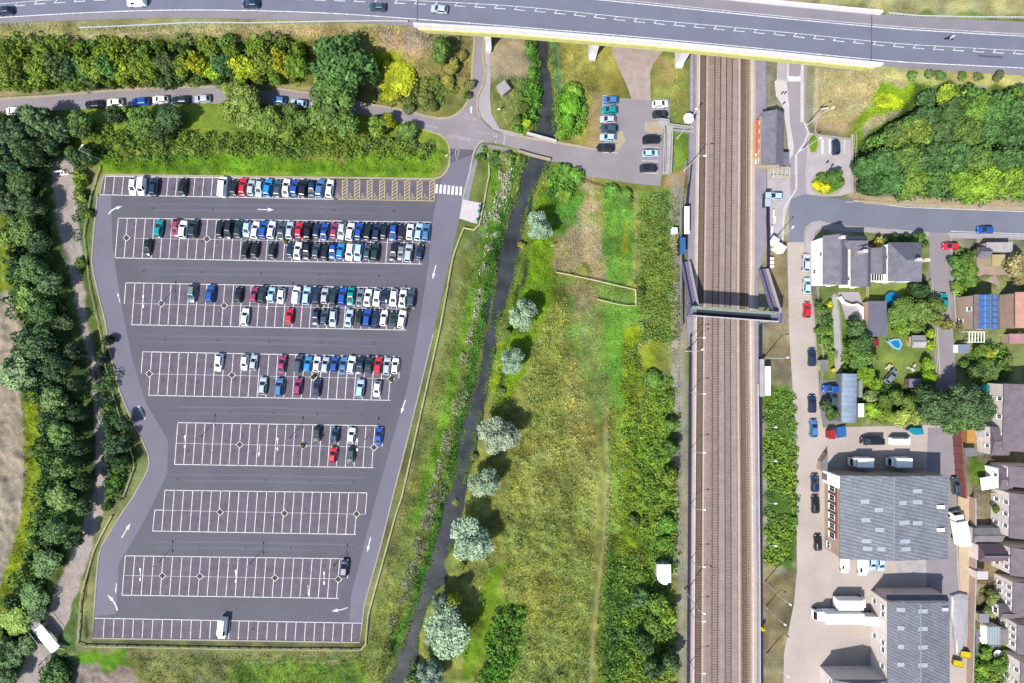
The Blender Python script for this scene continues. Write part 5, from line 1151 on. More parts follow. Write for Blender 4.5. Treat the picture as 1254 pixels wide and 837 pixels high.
# crumpled polythene sheet lying over stacked goods
pts = [(1162,727),(1172,724),(1183,726),(1184,742),(1182,764),(1180,782),(1175,797),(1168,802),(1166,784),(1165,766),(1162,756)]
cxp = sum(p[0] for p in pts)/len(pts); cyp = sum(p[1] for p in pts)/len(pts); b = MB(); ring = []
for s, z in ((1.0,0),(.96,.7),(.8,1.0),(.4,1.12)):
    ring.append([(*P(cxp+(x-cxp)*s, cyp+(y-cyp)*s), z+random.uniform(-.05,.05)) for x, y in pts])
n = len(pts); vs = [v for r in ring for v in r]; fs = [(j*n+i, j*n+(i+1)%n, (j+1)*n+(i+1)%n, (j+1)*n+i) for j in range(3) for i in range(n)]+[tuple(range(3*n, 4*n))]
tag(build('polythene_sheet', b.add(vs, fs), M['tarp']), 'long pale polythene sheet draped over goods beside the bottom factory', 'sheet')
# garden things
t = thing('trampoline', 'round bright blue trampoline at the top of the grey garage', 'trampoline', (*P(1092,366,.9),0)); b = MB()
b.lathe([(1.55,.85),(1.7,.92),(1.0,.93),(.02,.93)], n=20); build('mat', b, M['cyan'], t); b = MB()
for k in range(6): a = k*pi/3; b.tube((1.5*cos(a),1.5*sin(a),0),(1.5*cos(a),1.5*sin(a),.86),.04)
build('legs', b, M['steel'], t)
t = thing('paddling_pool', 'kidney-shaped blue paddling pool with pale rim on the garden lawn', 'pool', (*P(1095,419),0)); b = MB()
q = [P(x,y) for x, y in [(1084,416),(1089,418),(1094,416),(1100,416),(1103,422),(1100,428),(1094,426),(1089,421)]]; q = [(x-t.location.x, y-t.location.y) for x, y in q]; b.strip(q+[q[0]], .5, 0, .35); build('rim', b, mat('pool_rim', C(170,220,235), .4, 0), t)
b = MB(); b.prism(q, .0, .22); build('water', b, M['cyan'], t)
flat('playhouse', 'small dark red playhouse beside the blue paddling pool', (1069.5,415.5,1076.5,424), 1.7, M['redp'], mat('dark_red_felt', C(140,40,56), .8, .1), 'playhouse')
gable('garden_shed', 'grey pitched shed with a round red end table beside the lawn', (1117,411,1133,426), 2.2, 2.9, 'x', M['timber'], M['concrete'], cat='shed')
b = MB(); b.lathe([(.9,.7),(.95,.76),(.02,.78)], (0,0,0), 14); b.tube((0,0,0),(0,0,.7),.08); o = build('garden_table', b, mat('brown_red', C(150,84,92), .7, .1)); o.location = (*P(1113,417),0); tag(o, 'round reddish garden table against the grey pitched shed', 'table')
for lab, px, m_ in (('stack of pale timber boards on the lawn above the parked car',(1087,447,12),'timber'),('heap of pale rubble and pots on the lawn edge',(1116,451,0),'paving')):
    t = thing('timber_stack' if 'board' in lab else 'rubble_heap', lab, 'stack' if 'board' in lab else 'heap', (*P(px[0],px[1]),0), R(30)); 
    for k in range(7):
        b = MB(); b.box((random.uniform(-.9,.9), random.uniform(-.7,.7), .12+.1*k), (random.uniform(.6,1.9) if 'board' in lab else random.uniform(.4,.8), .35 if 'board' in lab else .5, .12), rz=random.uniform(-.5,.9)); build('board' if 'board' in lab else 'block', b, M[m_], t)
flat('garden_shed', 'dark roofed log store among the garden bushes', (1113,464,1128,475), 1.9, M['brown'], M['stair'], 'shed')
flat('garden_shed', 'teal roofed hut at the edge of the big dark garden trees', (1202,471.5,1212,481), 2.1, M['teal'], M['teal'], 'hut')
b = MB(); b.prism([(x, y) for x, y in [P(*p) for p in [(1022,523),(1033,521),(1034,534),(1024,536)]]], 0.0, .9); tag(build('covered_heap', b, M['bluep']), 'heap under a blue sheet beside the small red container', 'heap')
flat('container', 'small bright red container at the corner of the works yard', (1015.5,527,1023.5,538), 1.9, M['redp'], M['redp'], 'container')
b = MB(); b.prism([P(*p) for p in [(1107,526),(1112,523),(1126,524),(1127,531),(1117,532),(1114,529)]], 0.0, 1.2); tag(build('covered_heap', b, mat('turquoise_sheet', C(20,160,195), .5, .12, 1)), 'heap under a turquoise sheet above the white van in the yard', 'heap')
flat('garden_shed', 'grey roofed lean-to beside the yellow water butt in the corner garden', (1005,441,1014,455), 2.1, M['timber'], M['conc_dark'], 'lean-to')
b = MB(); b.lathe([(.4,0),(.45,.5),(.42,1.1),(.3,1.15),(.02,1.16)], (*P(1018,453),0), 12); tag(build('water_butt', b, M['yellow']), 'yellow water butt beside the grey lean-to in the corner garden', 'butt')
b = MB(); b.lathe([(.7,.72),(.75,.78),(.02,.8)], (0,0,0), 16); b.tube((0,0,0),(0,0,.72),.07); o = build('garden_table', b, M['white']); o.location = (*P(1219,800),0); o.scale = (1.6,1.6,1); tag(o, 'round white table on the dark patio of the lower terrace', 'table')
b = MB()
for k in range(3): b.box((k*.7-.7, 0, .45),(.5,1.9,.08), rz=.3)
for k in range(3): b.box((k*.7-.7, 0, .2),(.4,1.5,.4), rz=.3)
o = build('sun_lounger', b, M['white']); o.location = (*P(1204,783),0); tag(o, 'white slatted sun lounger on the dark patio of the lower terrace', 'lounger')
sheet('patio', [(1194,770),(1222,776),(1226,806),(1196,806)], M['slate'], .03)
# shed by the lane, rotated
t = thing('pump_house', 'small square grey-roofed hut set diagonally on the river bank', 'hut', (*P(616.5,107.5,2.3),0), R(38)); b = MB(); b.box((0,0,1.1),(2.4,2.4,2.2)); build('wall', b, M['brick'], t)
b = MB(); b.box((0,0,2.27),(2.7,2.7,.13)); build('roof', b, M['greypave'], t); door(t, (0,-1.2,0), 0)
# road bridge parapets over the river
wall('bridge_parapet', 'pale parapet on the upstream side of the lane bridge', [(645.5,164.5),(681.5,174.5)], 1.0, .5, M['paving'], 'parapet')
wall('bridge_parapet', 'pale parapet on the downstream side of the lane bridge', [(634,186),(650,191),(674,197)], 1.0, .5, M['ykerb'], 'parapet')
mb = MB(); mb.prism([P(*p) for p in [(634,165),(682,174.5),(684,199),(634,186)]], -.25, .028); struct('bridge_deck', mb, M['concrete'])
# footbridge over the sunken track
t = thing('footbridge', 'white decked footbridge with flared railings crossing the sunken dirt track', 'footbridge', (*P(57,783,1.2),0), R(-50)); b = MB()
b.box((0,0,1.1),(7.4,2.7,.25)); build('deck', b, M['white'], t); b = MB(); b.box((-4.8,0,1.08),(2.2,2.6,.22)); build('ramp', b, M['greypave'], t)
for s in (-1,1):
    b = MB()
    for k in range(9): b.box((-5.6+k*1.15, s*1.32, 1.7),(.06,.06,1.1))
    b.box((-1.0, s*1.32, 2.25),(9.6,.07,.07)); build('railing', b, M['palegreen'], t)
for sx, sy, an in ((-6.4,1.9,2.5),(-6.4,-2.0,-2.4),(4.2,-1.9,-.9),(4.3,1.7,.7)):
    b = MB(); b.box((sx, sy, 1.2),(1.8,.12,.9), rz=an); build('wing_wall', b, M['timber'], t)
b = MB()
for sx in (-3.4,3.4): b.box((sx,0,.2),(.8,2.5,1.6))
build('abutment', b, M['concrete'], t)
b = MB(); b.box((0,0,.3),(.9,.5,.6)); o = build('stone_block', b, M['yline']); o.location = (*P(83.5,801.5),0); o.rotation_euler = (0,0,.6); tag(o, 'cream stone block at the right end of the white footbridge', 'block')
t = thing('debris_gate', 'white barred gate lying across the shaded upper end of the dirt track', 'gate', (*P(74,211,.5),0), R(5)); b = MB(); b.box((-.9,.35,.2),(2.3,.3,.15)); b.box((.9,-.6,.2),(2.0,.3,.15)); build('bars', b, M['offwhite'], t)
b = MB(); b.box((-.2,0,.2),(.12,1.4,.12)); b.box((.6,-.1,.2),(.12,1.2,.12)); build('struts', b, M['offwhite'], t)
# white cabin by the railway
t = thing('relay_cabin', 'white cabin with one rounded corner in the bushes beside the railway', 'cabin', (*P(813,704,2.8),0)); hx, hy = 8.6*S*.98, 12.3*S*.98
q = [(hx,-hy+.5),(hx,hy),(-hx,hy)]+[(-hx+2.2*(1-cos(a)), -hy+2.4*(1-sin(a))) for a in np.linspace(0, pi/2, 7)]+[(hx-.9,-hy),(hx-.8,-hy+.5)]
build('wall', MB().prism([(x*.95, y*.95) for x, y in q], 0, 2.7), M['concrete'], t); build('roof', MB().prism(q, 2.7, 2.85), M['white'], t)
b = MB(); b.tube((-hx+1.5,hy+.6,0),(-hx+1.5,hy+.6,4.5),.06); b.box((-hx+1.5,hy+.6,4.4),(.3,.3,.3)); build('aerial', b, M['steel'], t)
sheet('cabin_shadow_sheet', [(803,676),(809,673),(821,686),(822,692),(804,693)], M['slate'], .03)  # grey sheet painting in the shadow north of the cabin

# ---------------------------------------------------------------- station
# footbridge across the railway
xw, ye = P(850,385,6)[0], P(850,385.5,6)[1]
A1 = np.array(P(847,381,6.6)); A2 = np.array(P(952,388.5,6.6)); ang = atan2(A2[1]-A1[1], A2[0]-A1[0]); mid = (A1+A2)/2; Lb = np.linalg.norm(A2-A1)
t = thing('station_footbridge', 'covered steel footbridge with two angled stairs spanning the railway', 'footbridge', (*mid, 0), ang)
b = MB(); b.box((0,-.1,6.0),(Lb,2.1,.25)); build('deck', b, M['shadedfloor'], t)
b = MB(); b.box((0,1.1,6.6),(Lb,.22,1.5)); build('parapet', b, M['palegreen'], t); b = MB(); b.box((0,.75,6.2),(Lb,.5,.12)); build('kick_ledge', b, M['palegreen'], t)
b = MB(); b.box((0,-1.15,6.6),(Lb,.12,1.5)); b.box((0,-1.15,7.4),(Lb,.22,.12)); build('parapet', b, M['paving'], t)
for s in (-1,1):
    b = MB(); b.box((s*(Lb/2-.2),0,6.05),(2.3,3.0,.3)); b.box((s*(Lb/2+.9),0,6.7),(.12,3.0,1.2)); build('landing', b, M['stair'], t)
    for yy in (-1.0,1.0):
        b = MB(); b.box((s*(Lb/2-.9),yy,2.95),(.35,.35,5.9)); build('column', b, M['steel'], t)
def stairs(p0, p1, nm):
    a = np.array(P(*p0, 1.0)); b2 = np.array(P(*p1, 6.0)); d = b2-a; L = np.linalg.norm(d); an = atan2(d[1], d[0])-ang
    dd = np.array([[cos(-ang), -sin(-ang)],[sin(-ang), cos(-ang)]]); la = dd@(a-mid); lb = dd@(b2-mid); n = 26
    m = MB()
    for k in range(n):
        f = (k+.5)/n; c = la+(lb-la)*f; z = .95+(6.05-.95)*f; m.box((c[0], c[1], z-.12), (L/n+.04, 1.7, .22), rz=an)
    build('stair_flight', m, M['stair'], t)
    u = (lb-la)/L; nn = np.array((-u[1], u[0]))
    for s in (-1,1):
        m = MB(); o0, o1 = la+nn*s*.95, lb+nn*s*.95; v = []
        for (q, z) in ((o0,.8),(o1,5.9)): v += [(q[0]-nn[0]*.06, q[1]-nn[1]*.06, z),(q[0]+nn[0]*.06, q[1]+nn[1]*.06, z),(q[0]+nn[0]*.06, q[1]+nn[1]*.06, z+1.35),(q[0]-nn[0]*.06, q[1]-nn[1]*.06, z+1.35)]
        m.add(v, [(0,1,2,3),(7,6,5,4),(0,4,5,1),(1,5,6,2),(2,6,7,3),(3,7,4,0)]); build('balustrade', m, M['paving'] if s > 0 else M['stair'], t)
stairs((838.5,321),(849.5,378),'w'); stairs((933.5,330),(949.5,384),'e')
# station building on the right platform
t, rf, (hx, hy) = gable('station_building', 'station building with slate roof, red canopy trim and orange brick on the platform', (933,137.5,960,202), 4.6, 6.0, 'y', M['orbrick'], M['slate'], cat='station', wins=tuple(('w', f, 1.9, .9, 1.3) for f in (-.75,-.4,0,.4,.75)), over=.3, rz=-1)
b = MB(); b.box((-hx-.35, 1.0, 2.9),(.7, 8.4, .15)); build('canopy', b, mat('salmon_canopy', C(232,140,134), .7, .08), t)
b = MB()
for k in range(12): b.box((-hx-.55, -2.9+k*.7, 3.02),(.7,.3,.06), rz=.5)
build('canopy_fringe', b, mat('salmon_fringe', C(226,110,108), .7, .1), t)
b = MB(); b.box((hx+1.1,-hy+2.2,2.9),(2.4,3.2,.15)); b.box((hx+1.1,-hy+2.2,1.4),(2.1,2.9,2.8)); build('porch', b, M['slate'], t)
sheet('tactile_strip', [(920,150),(932,150),(932,197),(920,197)], mat('tactile_tan', C(240,190,118), .9, .08, .6), .93)
t = thing('cycle_shelter', 'fan-shaped canopy of cream bars at the lower end of the station building', 'shelter', (*P(956,211,2.3),0), R(-5)); b = MB()
for k in range(5): b.box((-1.8+k*1.0,.0,2.3),(.3,2.8,.1))
b.box((0,1.3,2.2),(4.6,.12,.12)); b.box((0,-1.3,2.2),(4.6,.12,.12)); build('bars', b, M['timber'], t); b = MB()
for s in (-1,1): b.box((s*1.8,1.2,1.1),(.1,.1,2.1)); b.box((s*1.8,-1.2,1.1),(.1,.1,2.1))
build('posts', b, M['steel'], t)
t = thing('platform_shelter', 'long narrow white-roofed waiting shelter on the left platform', 'shelter', (*P(841,270,3),.9)); b = MB(); b.box((0,0,2.15),(1.25,6.9,.12)); build('roof', b, M['white'], t)
b = MB(); b.box((-.62,0,1.05),(.06,6.6,2.0)); b.box((0,3.3,1.05),(1.1,.06,2.0)); b.box((0,-3.3,1.05),(1.1,.06,2.0)); build('glazing', b, M['glass'], t)
b = MB(); b.box((-.3,0,.45),(.35,5.0,.08)); b.box((-.3,-2,.2),(.3,.1,.42)); b.box((-.3,2,.2),(.3,.1,.42)); build('bench', b, M['steel'], t)
flat('platform_shelter', 'small blue-roofed shelter just below the long white one on the left platform', (833,291,839.5,311.5), 2.9, M['glass'], M['bluep'], 'shelter')
flat('equipment_cabinet', 'white equipment cabinet in the weeds behind the left platform', (823,279,829.5,286.5), 1.7, M['white'], M['white'], 'cabinet')
for lab, px, h in (('upper pale blue canopy by the fence of the right platform',(937.5,235.5,944.5,243),2.8),('lower pale blue canopy by the fence of the right platform',(937,243.5,944,253),2.7)):
    flat('ticket_canopy', lab, px, h, M['glass'], mat('pale_blue_canopy', C(214,226,244), .4, .05), 'canopy', group='pale blue canopies on the right platform')
flat('storage_unit', 'smaller square white unit beside the dusty track near the station', (944.5,290.5,953.5,299), 2.0, M['white'], M['white'], 'container', rz=-33, group='white units by the station fence')
flat('storage_unit', 'larger oblong white unit beside the dusty track near the station', (949,298.5,962,308), 2.2, M['white'], M['white'], 'container', rz=-33, group='white units by the station fence')
flat('platform_cabin', 'long white-roofed cabin behind the right platform below the footbridge', (936.8,449,943.6,484.5), 2.6, M['conc_dark'], M['white'], 'cabin')
flat('platform_cabin', 'grey flat-roofed store left of the long white-roofed cabin', (930.5,440,936,486), 1.9, M['conc_dark'], M['concrete'], 'store')
b = MB(); b.box((0,0,.5),(.9,.9,1.0)); b.add([(-.45,-.45,1.0),(.45,-.45,1.0),(.45,.45,1.0),(-.45,.45,1.0),(-.25,0,1.35),(.25,0,1.35)], [(0,1,5,4),(2,3,4,5),(1,2,5),(3,0,4)]); o = build('grit_bin', b, M['yellow']); o.location = (*P(930.7,766),.89); tag(o, 'yellow grit bin beside the right platform near the bottom', 'bin')
# fences of the platforms
def fence(name, label, pts, h, m, step=2.0, rails=2, cat='fence', mesh_panel=False, pw=.1, z0=0.0, panel=None):
    w_ = [P(*p) for p in pts]; o0 = w_[0]; t = thing(name, label, cat, (*o0, 0)); q = [(p[0]-o0[0], p[1]-o0[1]) for p in w_]
    L = sum(hypot(q[i+1][0]-q[i][0], q[i+1][1]-q[i][1]) for i in range(len(q)-1)); n = max(2, int(L/step)+1); rs = resamp(q, n)
    zz = [float(zat(p[0]+o0[0], p[1]+o0[1])[0]) if z0 == 0 else z0 for p in rs]
    for k in range(rails):
        z = h*(k+1)/(rails)-.08; b = MB()
        for i in range(n-1):
            a, c = rs[i], rs[i+1]; b.tube((a[0],a[1],zz[i]+z),(c[0],c[1],zz[i+1]+z), pw*.55, None, 4)
        build('rail', b, m, t)
    if panel:
        b = MB(); b.strip([tuple(p) for p in rs], .05, z0+.05, z0+h-.1); build('panel', b, panel, t)
    pm = MB().box((0,0,h/2),(pw,pw,h)).mesh('post', m)
    if n <= 100:
        for i in range(n): ob('post', pm, t, (rs[i][0], rs[i][1], zz[i]))
    else:
        b = MB()
        for i in range(n): b.box((rs[i][0], rs[i][1], zz[i]+h/2),(pw,pw,h))
        tag(build('posts', b, m, t), kind='stuff')
    return t
navy = mat('navy_fence', C(60,58,104), .7, .1)
fence('platform_fence', 'dark blue fence along the back of the left platform below the footbridge', [(843.5,410),(843,560),(842,700),(841,860)], 1.8, navy, 2.2, 3, z0=.01, panel=navy)
fence('platform_fence', 'dark fence behind the left platform above the footbridge', [(845,200),(840,250),(834,310),(834,400)], 1.7, navy, 2.2, 3, z0=.01, panel=navy)
fence('platform_fence', 'dark railing fence along the back of the right platform above the footbridge', [(938,236),(939,300),(939,330)], 1.7, navy, 2.0, 3, z0=.01, panel=navy)
fence('platform_fence', 'dark fence along the back of the right platform below the footbridge', [(929.5,400),(929.5,560),(930,700),(931,860)], 1.6, navy, 2.2, 3, z0=.01, panel=navy)
fence('platform_railing', 'railing with pale posts at the top of the left platform by the viaduct', [(844.5,72),(844.5,140)], 1.6, M['paving'], 1.6, 2, z0=.9)
fence('platform_railing', 'railing at the top of the right platform by the viaduct', [(934.5,78),(935,132)], 1.6, M['stair'], 1.6, 2, z0=.01)
fence('palisade_fence', 'pale palisade fence between the bushes and the left platform', [(838,200),(832.5,250),(832,330),(833,400)], 1.8, M['concrete'], 1.4, 2)
# access ramp
def ramp_wall(lab, pts, h=1.1): wall('ramp_wall', lab, pts, h, .3, M['concrete'], 'wall')
sheet('access_ramp', [(806,146),(846,158),(846,164),(822,160),(820,214),(811,214),(812,160),(806,152)], M['concrete'], .1)
ramp_wall('pale outer wall of the access ramp beside the station yard', [(806.5,147.5),(818,149),(819,154),(848,158)])
ramp_wall('inner wall of the access ramp below its top landing', [(848,163),(822.5,160.5),(820.5,214)])
ramp_wall('wall of the access ramp next to the parked cars', [(812.5,158),(811,214)])
for xx in (810.0,):
    fence('ramp_railing', 'white railing beside the access ramp and the parked cars', [(814,166),(813,212)], 1.0, M['paving'], .9, 2, z0=.1)
# timber knee rails
fence('timber_fence', 'weathered timber rail fence outside the long straight kerbs of the car park', [(594.5,238),(600,212),(598,190)][::-1]+[(595,240),(585.6,283),(567.7,279.6),(555,315),(539.7,400),(492.5,609),(486,627),(451.6,752),(447.8,795),(310,794),(97,790),(102,724),(115,673),(138,632)], .6, M['timber'], 2.6, 1, pw=.36)
fence('timber_fence', 'weathered timber rail fence above the left kerb of the car park', [(153,607),(167,568),(153,525),(130,451),(121,400),(108,345),(104,290),(113,240),(124,205)], .6, M['timber'], 2.6, 1, pw=.26)
fence('paddock_fence', 'pale post and rail fence making a long pen across the meadow', [(681,334),(720,342),(778,355.5),(778,376),(755,373),(731,367)], 1.1, M['timber'], 2.0, 3, pw=.16)
fence('paddock_fence', 'dark timber fence across the head of the meadow path', [(714,222),(738,230)], 1.1, M['brown'], 1.6, 3, pw=.12)
fence('garden_fence', 'pale picket fence closing the gardens from the dusty track', [(999,352),(1003,400),(1006,440),(1004,466)], 1.1, M['concrete'], 1.5, 2, pw=.12)
fence('garden_fence', 'timber fence between the neighbouring back gardens', [(1060,352),(1059,400),(1066,440),(1060,518)], 1.3, M['timber'], 2.0, 3, pw=.12)
fence('garden_fence', 'timber fence along the side street and the back gardens', [(1136,345),(1142,400),(1146,466)], 1.5, M['timber'], 2.0, 3, pw=.12)
for k, (a, b2, lab) in enumerate((((1190,562),(1228,562),'first'),((1190,602),(1232,602),'second'),((1190,667),(1234,668),'third'),((1188,712),(1236,712),'fourth'),((1188,762),(1240,764),'fifth'))):
    fence('garden_fence', f'{lab} fence from the top dividing the gardens behind the terrace', [a, b2], 1.5, M['brown'], 2.0, 3, pw=.1)
fence('yard_fence', 'chain fence on posts along the foot of the wood beside the court', [(1044,163),(1046,200),(1045,240)], 1.4, M['timber'], 2.0, 2, pw=.1)
# diamond planting beds
beds = {'second':[(155.6,291.7),(254,293),(351,296.8),(424,297),(517,299)],'third':[(198,372),(275,374.4),(393,375),(499.6,379.5)],'fourth':[(183.3,457.8),(284.4,459.4),(384,462),(478.9,464.6)],
        'fifth':[(294,544.6),(371.8,545.7),(458.3,548)],'sixth':[(270,627),(348.8,628.5),(436.9,629.4)],'seventh':[(199.4,705),(245.3,705.6),(337.2,707.6),(414.6,709.3)]}
kb = MB(); r = .92; kb.strip([(r,0),(0,r),(-r,0),(0,-r),(r,0)], .17, 0, .14); kme = kb.mesh('kerb', M['line'])
sb = MB(); sb.prism([(r*.9,0),(0,r*.9),(-r*.9,0),(0,-r*.9)], 0, .07); sme = sb.mesh('soil', M['soil'])
BEDS = []
for rw, L in beds.items():
    for i, (x, y) in enumerate(L):
        t = thing('planting_bed', f'diamond planting bed, {ORD[i+1]} from the left in the {rw} bay row', 'planting bed', (*P(x,y),.03), 0, 'diamond planting beds in the bay rows'); ob('kerb', kme, t); ob('soil', sme, t)
        if (x, y) in ((424,297),(517,299),(499.6,379.5),(393,375),(384,462),(478.9,464.6),(351,296.8),(371.8,545.7)): BEDS.append((x, y, t))
# lamp columns
def lamppost(X, Y, h, label, group=None, arms=2, arm=1.0, an=90, name='lamp_post', z0=.0, cat='lamp post', m='steel', th=.09):
    t = thing(name, label, cat, (X, Y, z0), R(an), group)
    b = MB(); b.tube((0,0,0),(0,0,.9),th*1.3,th*1.3,8); b.tube((0,0,.9),(0,0,h),th,th*.6,8); build('pole', b, M[m], t)
    for s in ((-1,1) if arms == 2 else (1,)):
        b = MB(); b.tube((0,0,h-.05),(s*arm,0,h+.05),.04,.04,6); build('arm', b, M[m], t)
        b = MB(); b.box((s*(arm+.2),0,h+.08),(.65,.30,.12)); build('lantern', b, M['white'], t)
    return t
for rw, L in {'third':[(175.8,369.4),(327,371),(473,375)],'fifth':[(226.6,541),(340,544),(437.5,545)],'seventh':[(172,703.6),(289,705.6),(397,708)]}.items():
    for i, (x, y) in enumerate(L): lamppost(*P(x, y, 6.6), 6.6, f'twin-headed lamp post, {ORD[i+1]} from the left in the {rw} bay row', 'twin-headed lamp posts of the car park')
def mast(px, py, h, label, an, group='tall masts along the railway', arm=1.2, name='mast'):
    return lamppost(*P(px, py), h, label, group, 1, arm, an, name, 0, 'mast', th=.14)
mast(837,210,11,'tall mast at the upper end of the left platform fence', 0); mast(829,170,8,'mast beside the top landing of the access ramp', 60)
mast(840,452-22,8,'mast on the left platform just below the footbridge', 20); mast(838,722,10.5,'tall mast behind the left platform near the white cabin', -30)
mast(935,438,9,'mast on the right just above the long white-roofed cabin', 10); mast(936.5,712.5,10,'highest of three slanting masts right of the lower railway', -35)
mast(938,743,7,'middle of three slanting masts right of the lower railway', -35); mast(939,800,8,'lowest of three slanting masts right of the lower railway', -35)
mast(987,154,9,'tall lamp mast between the approach road and the tan grass slope', 20); mast(951,290,6,'short mast beside the white units at the station', 50)
mast(124,196,7,'lamp mast at the upper left corner of the car park', 45); mast(982,184,6,'lamp mast on the kerb of the station forecourt', 30)
for i, y in enumerate((420,486,555,622,689,753,814)): lamppost(*P(844,y-6), 4.6, f'{ORD[i+1]} small platform lamp below the footbridge on the left platform', 'small lamps on the left platform', 1, 1.6, 0, 'platform_lamp', .9)
for i, y in enumerate((520,560,610,660)): lamppost(*P(932,y), 4.6, f'{ORD[i+1]} small lamp along the fence of the right platform', 'small lamps on the right platform', 1, 1.2, 0, 'platform_lamp', .0)
mast(843,148,7,'mast with a large round lamp head at the end of the railing', 200, arm=.3)
b = MB(); b.lathe([(.02,2.6),(1.1,2.75),(1.3,2.95),(.02,3.1)], n=16); b.tube((0,0,0),(0,0,2.7),.12); o = build('round_shelter', b, M['white']); o.location = (*P(842,147,3),.9); tag(o, 'round white-topped shelter at the end of the left platform railing', 'shelter')
# pay machines, bollards, signs
b = MB(); b.box((0,0,.8),(.5,.4,1.6)); b.box((0,0,1.65),(.6,.5,.12)); pm = b.mesh('pay_machine', M['teal'])
for i, (x, y) in enumerate(((588,254),(587,260),(585,270))): tag(ob('pay_machine', pm, None, (*P(x,y),.15), R(78)), f'{ORD[i+1]} pay machine from the top on the white slab by the exit', 'pay machine', 'pay machines on the white slab')
b = MB(); b.tube((0,0,0),(0,0,1.0),.09,.09,8); bo = b.mesh('bollard', M['black'])
for i, (x, y, lab) in enumerate(((1011.5,200,'left bollard of the pair in the station turning circle'),(1017.5,204,'right bollard of the pair in the station turning circle'),(956.5,115.5,'left bollard of the pair on the pale paving above the station building'),(960,115.5,'right bollard of the pair on the pale paving above the station building'),(958.5,128,'lone bollard on the pale paving beside the station roof'))):
    tag(ob('bollard', bo, None, (*P(x,y),.12), 0, (1.6,1.6,1)), lab, 'bollard')
def sign(px, py, label, an=0, wd=1.0, h=2.2, m='white'):
    t = thing('road_sign', label, 'sign', (*P(px,py),0), R(an)); b = MB(); b.tube((0,0,0),(0,0,h),.04); build('post', b, M['steel'], t); b = MB(); b.box((0,0,h-.35),(wd,.05,.7)); build('board', b, M[m], t)
sign(1003,138,'white sign board on the tan grass slope by the station', 8, 1.8, 2.6); sign(611,138,'small white sign on the river bank beside the footway', 0, .6)
sign(548,194,'small white sign at the left of the car park entrance', 20, .7); sign(676,303,'small white sign beside the round willow in the meadow', 10, .7)
sign(588,715,'small white sign on the grass between two riverside willows', 70, .7); sign(1138,13.5,'small white marker on the far verge of the bypass', 0, .7)

def kiosk(label, px, wd, dp, h, an, m, group=None, name='bench', cat='bench'):
    t = thing(name, label, cat, (*P(*px), .06), R(an), group); b = MB(); b.box((0,0,.44),(wd,dp,.07)); build('seat', b, M[m], t)
    for s in (-1,1): l = MB(); l.box((s*wd*.38,0,.2),(.08,dp*.9,.4)); build('leg', l, M['steel'], t)
    b = MB(); b.box((0,dp/2,.72),(wd,.06,.5)); build('backrest', b, M[m], t)
for i, (x, y) in enumerate(((946,262),(947,270),(944,282))): kiosk(f'{ORD[i+1]} pale bench along the fence of the station forecourt', (x, y), 1.8, .5, .8, 85, 'white', 'benches on the station forecourt')
for i, (x, y) in enumerate(((942.5,318),(942.5,322.5),(942.5,327))):
    b = MB(); b.box((0,0,.5),(1.0,.6,1.0)); b.box((0,0,1.04),(1.1,.7,.08)); o = build('cabinet', b, M['white']); o.location = (*P(x,y),.05); tag(o, f'{ORD[i+1]} small white cabinet from the top beside the right footbridge stairs', 'cabinet', 'small white cabinets by the stairs')
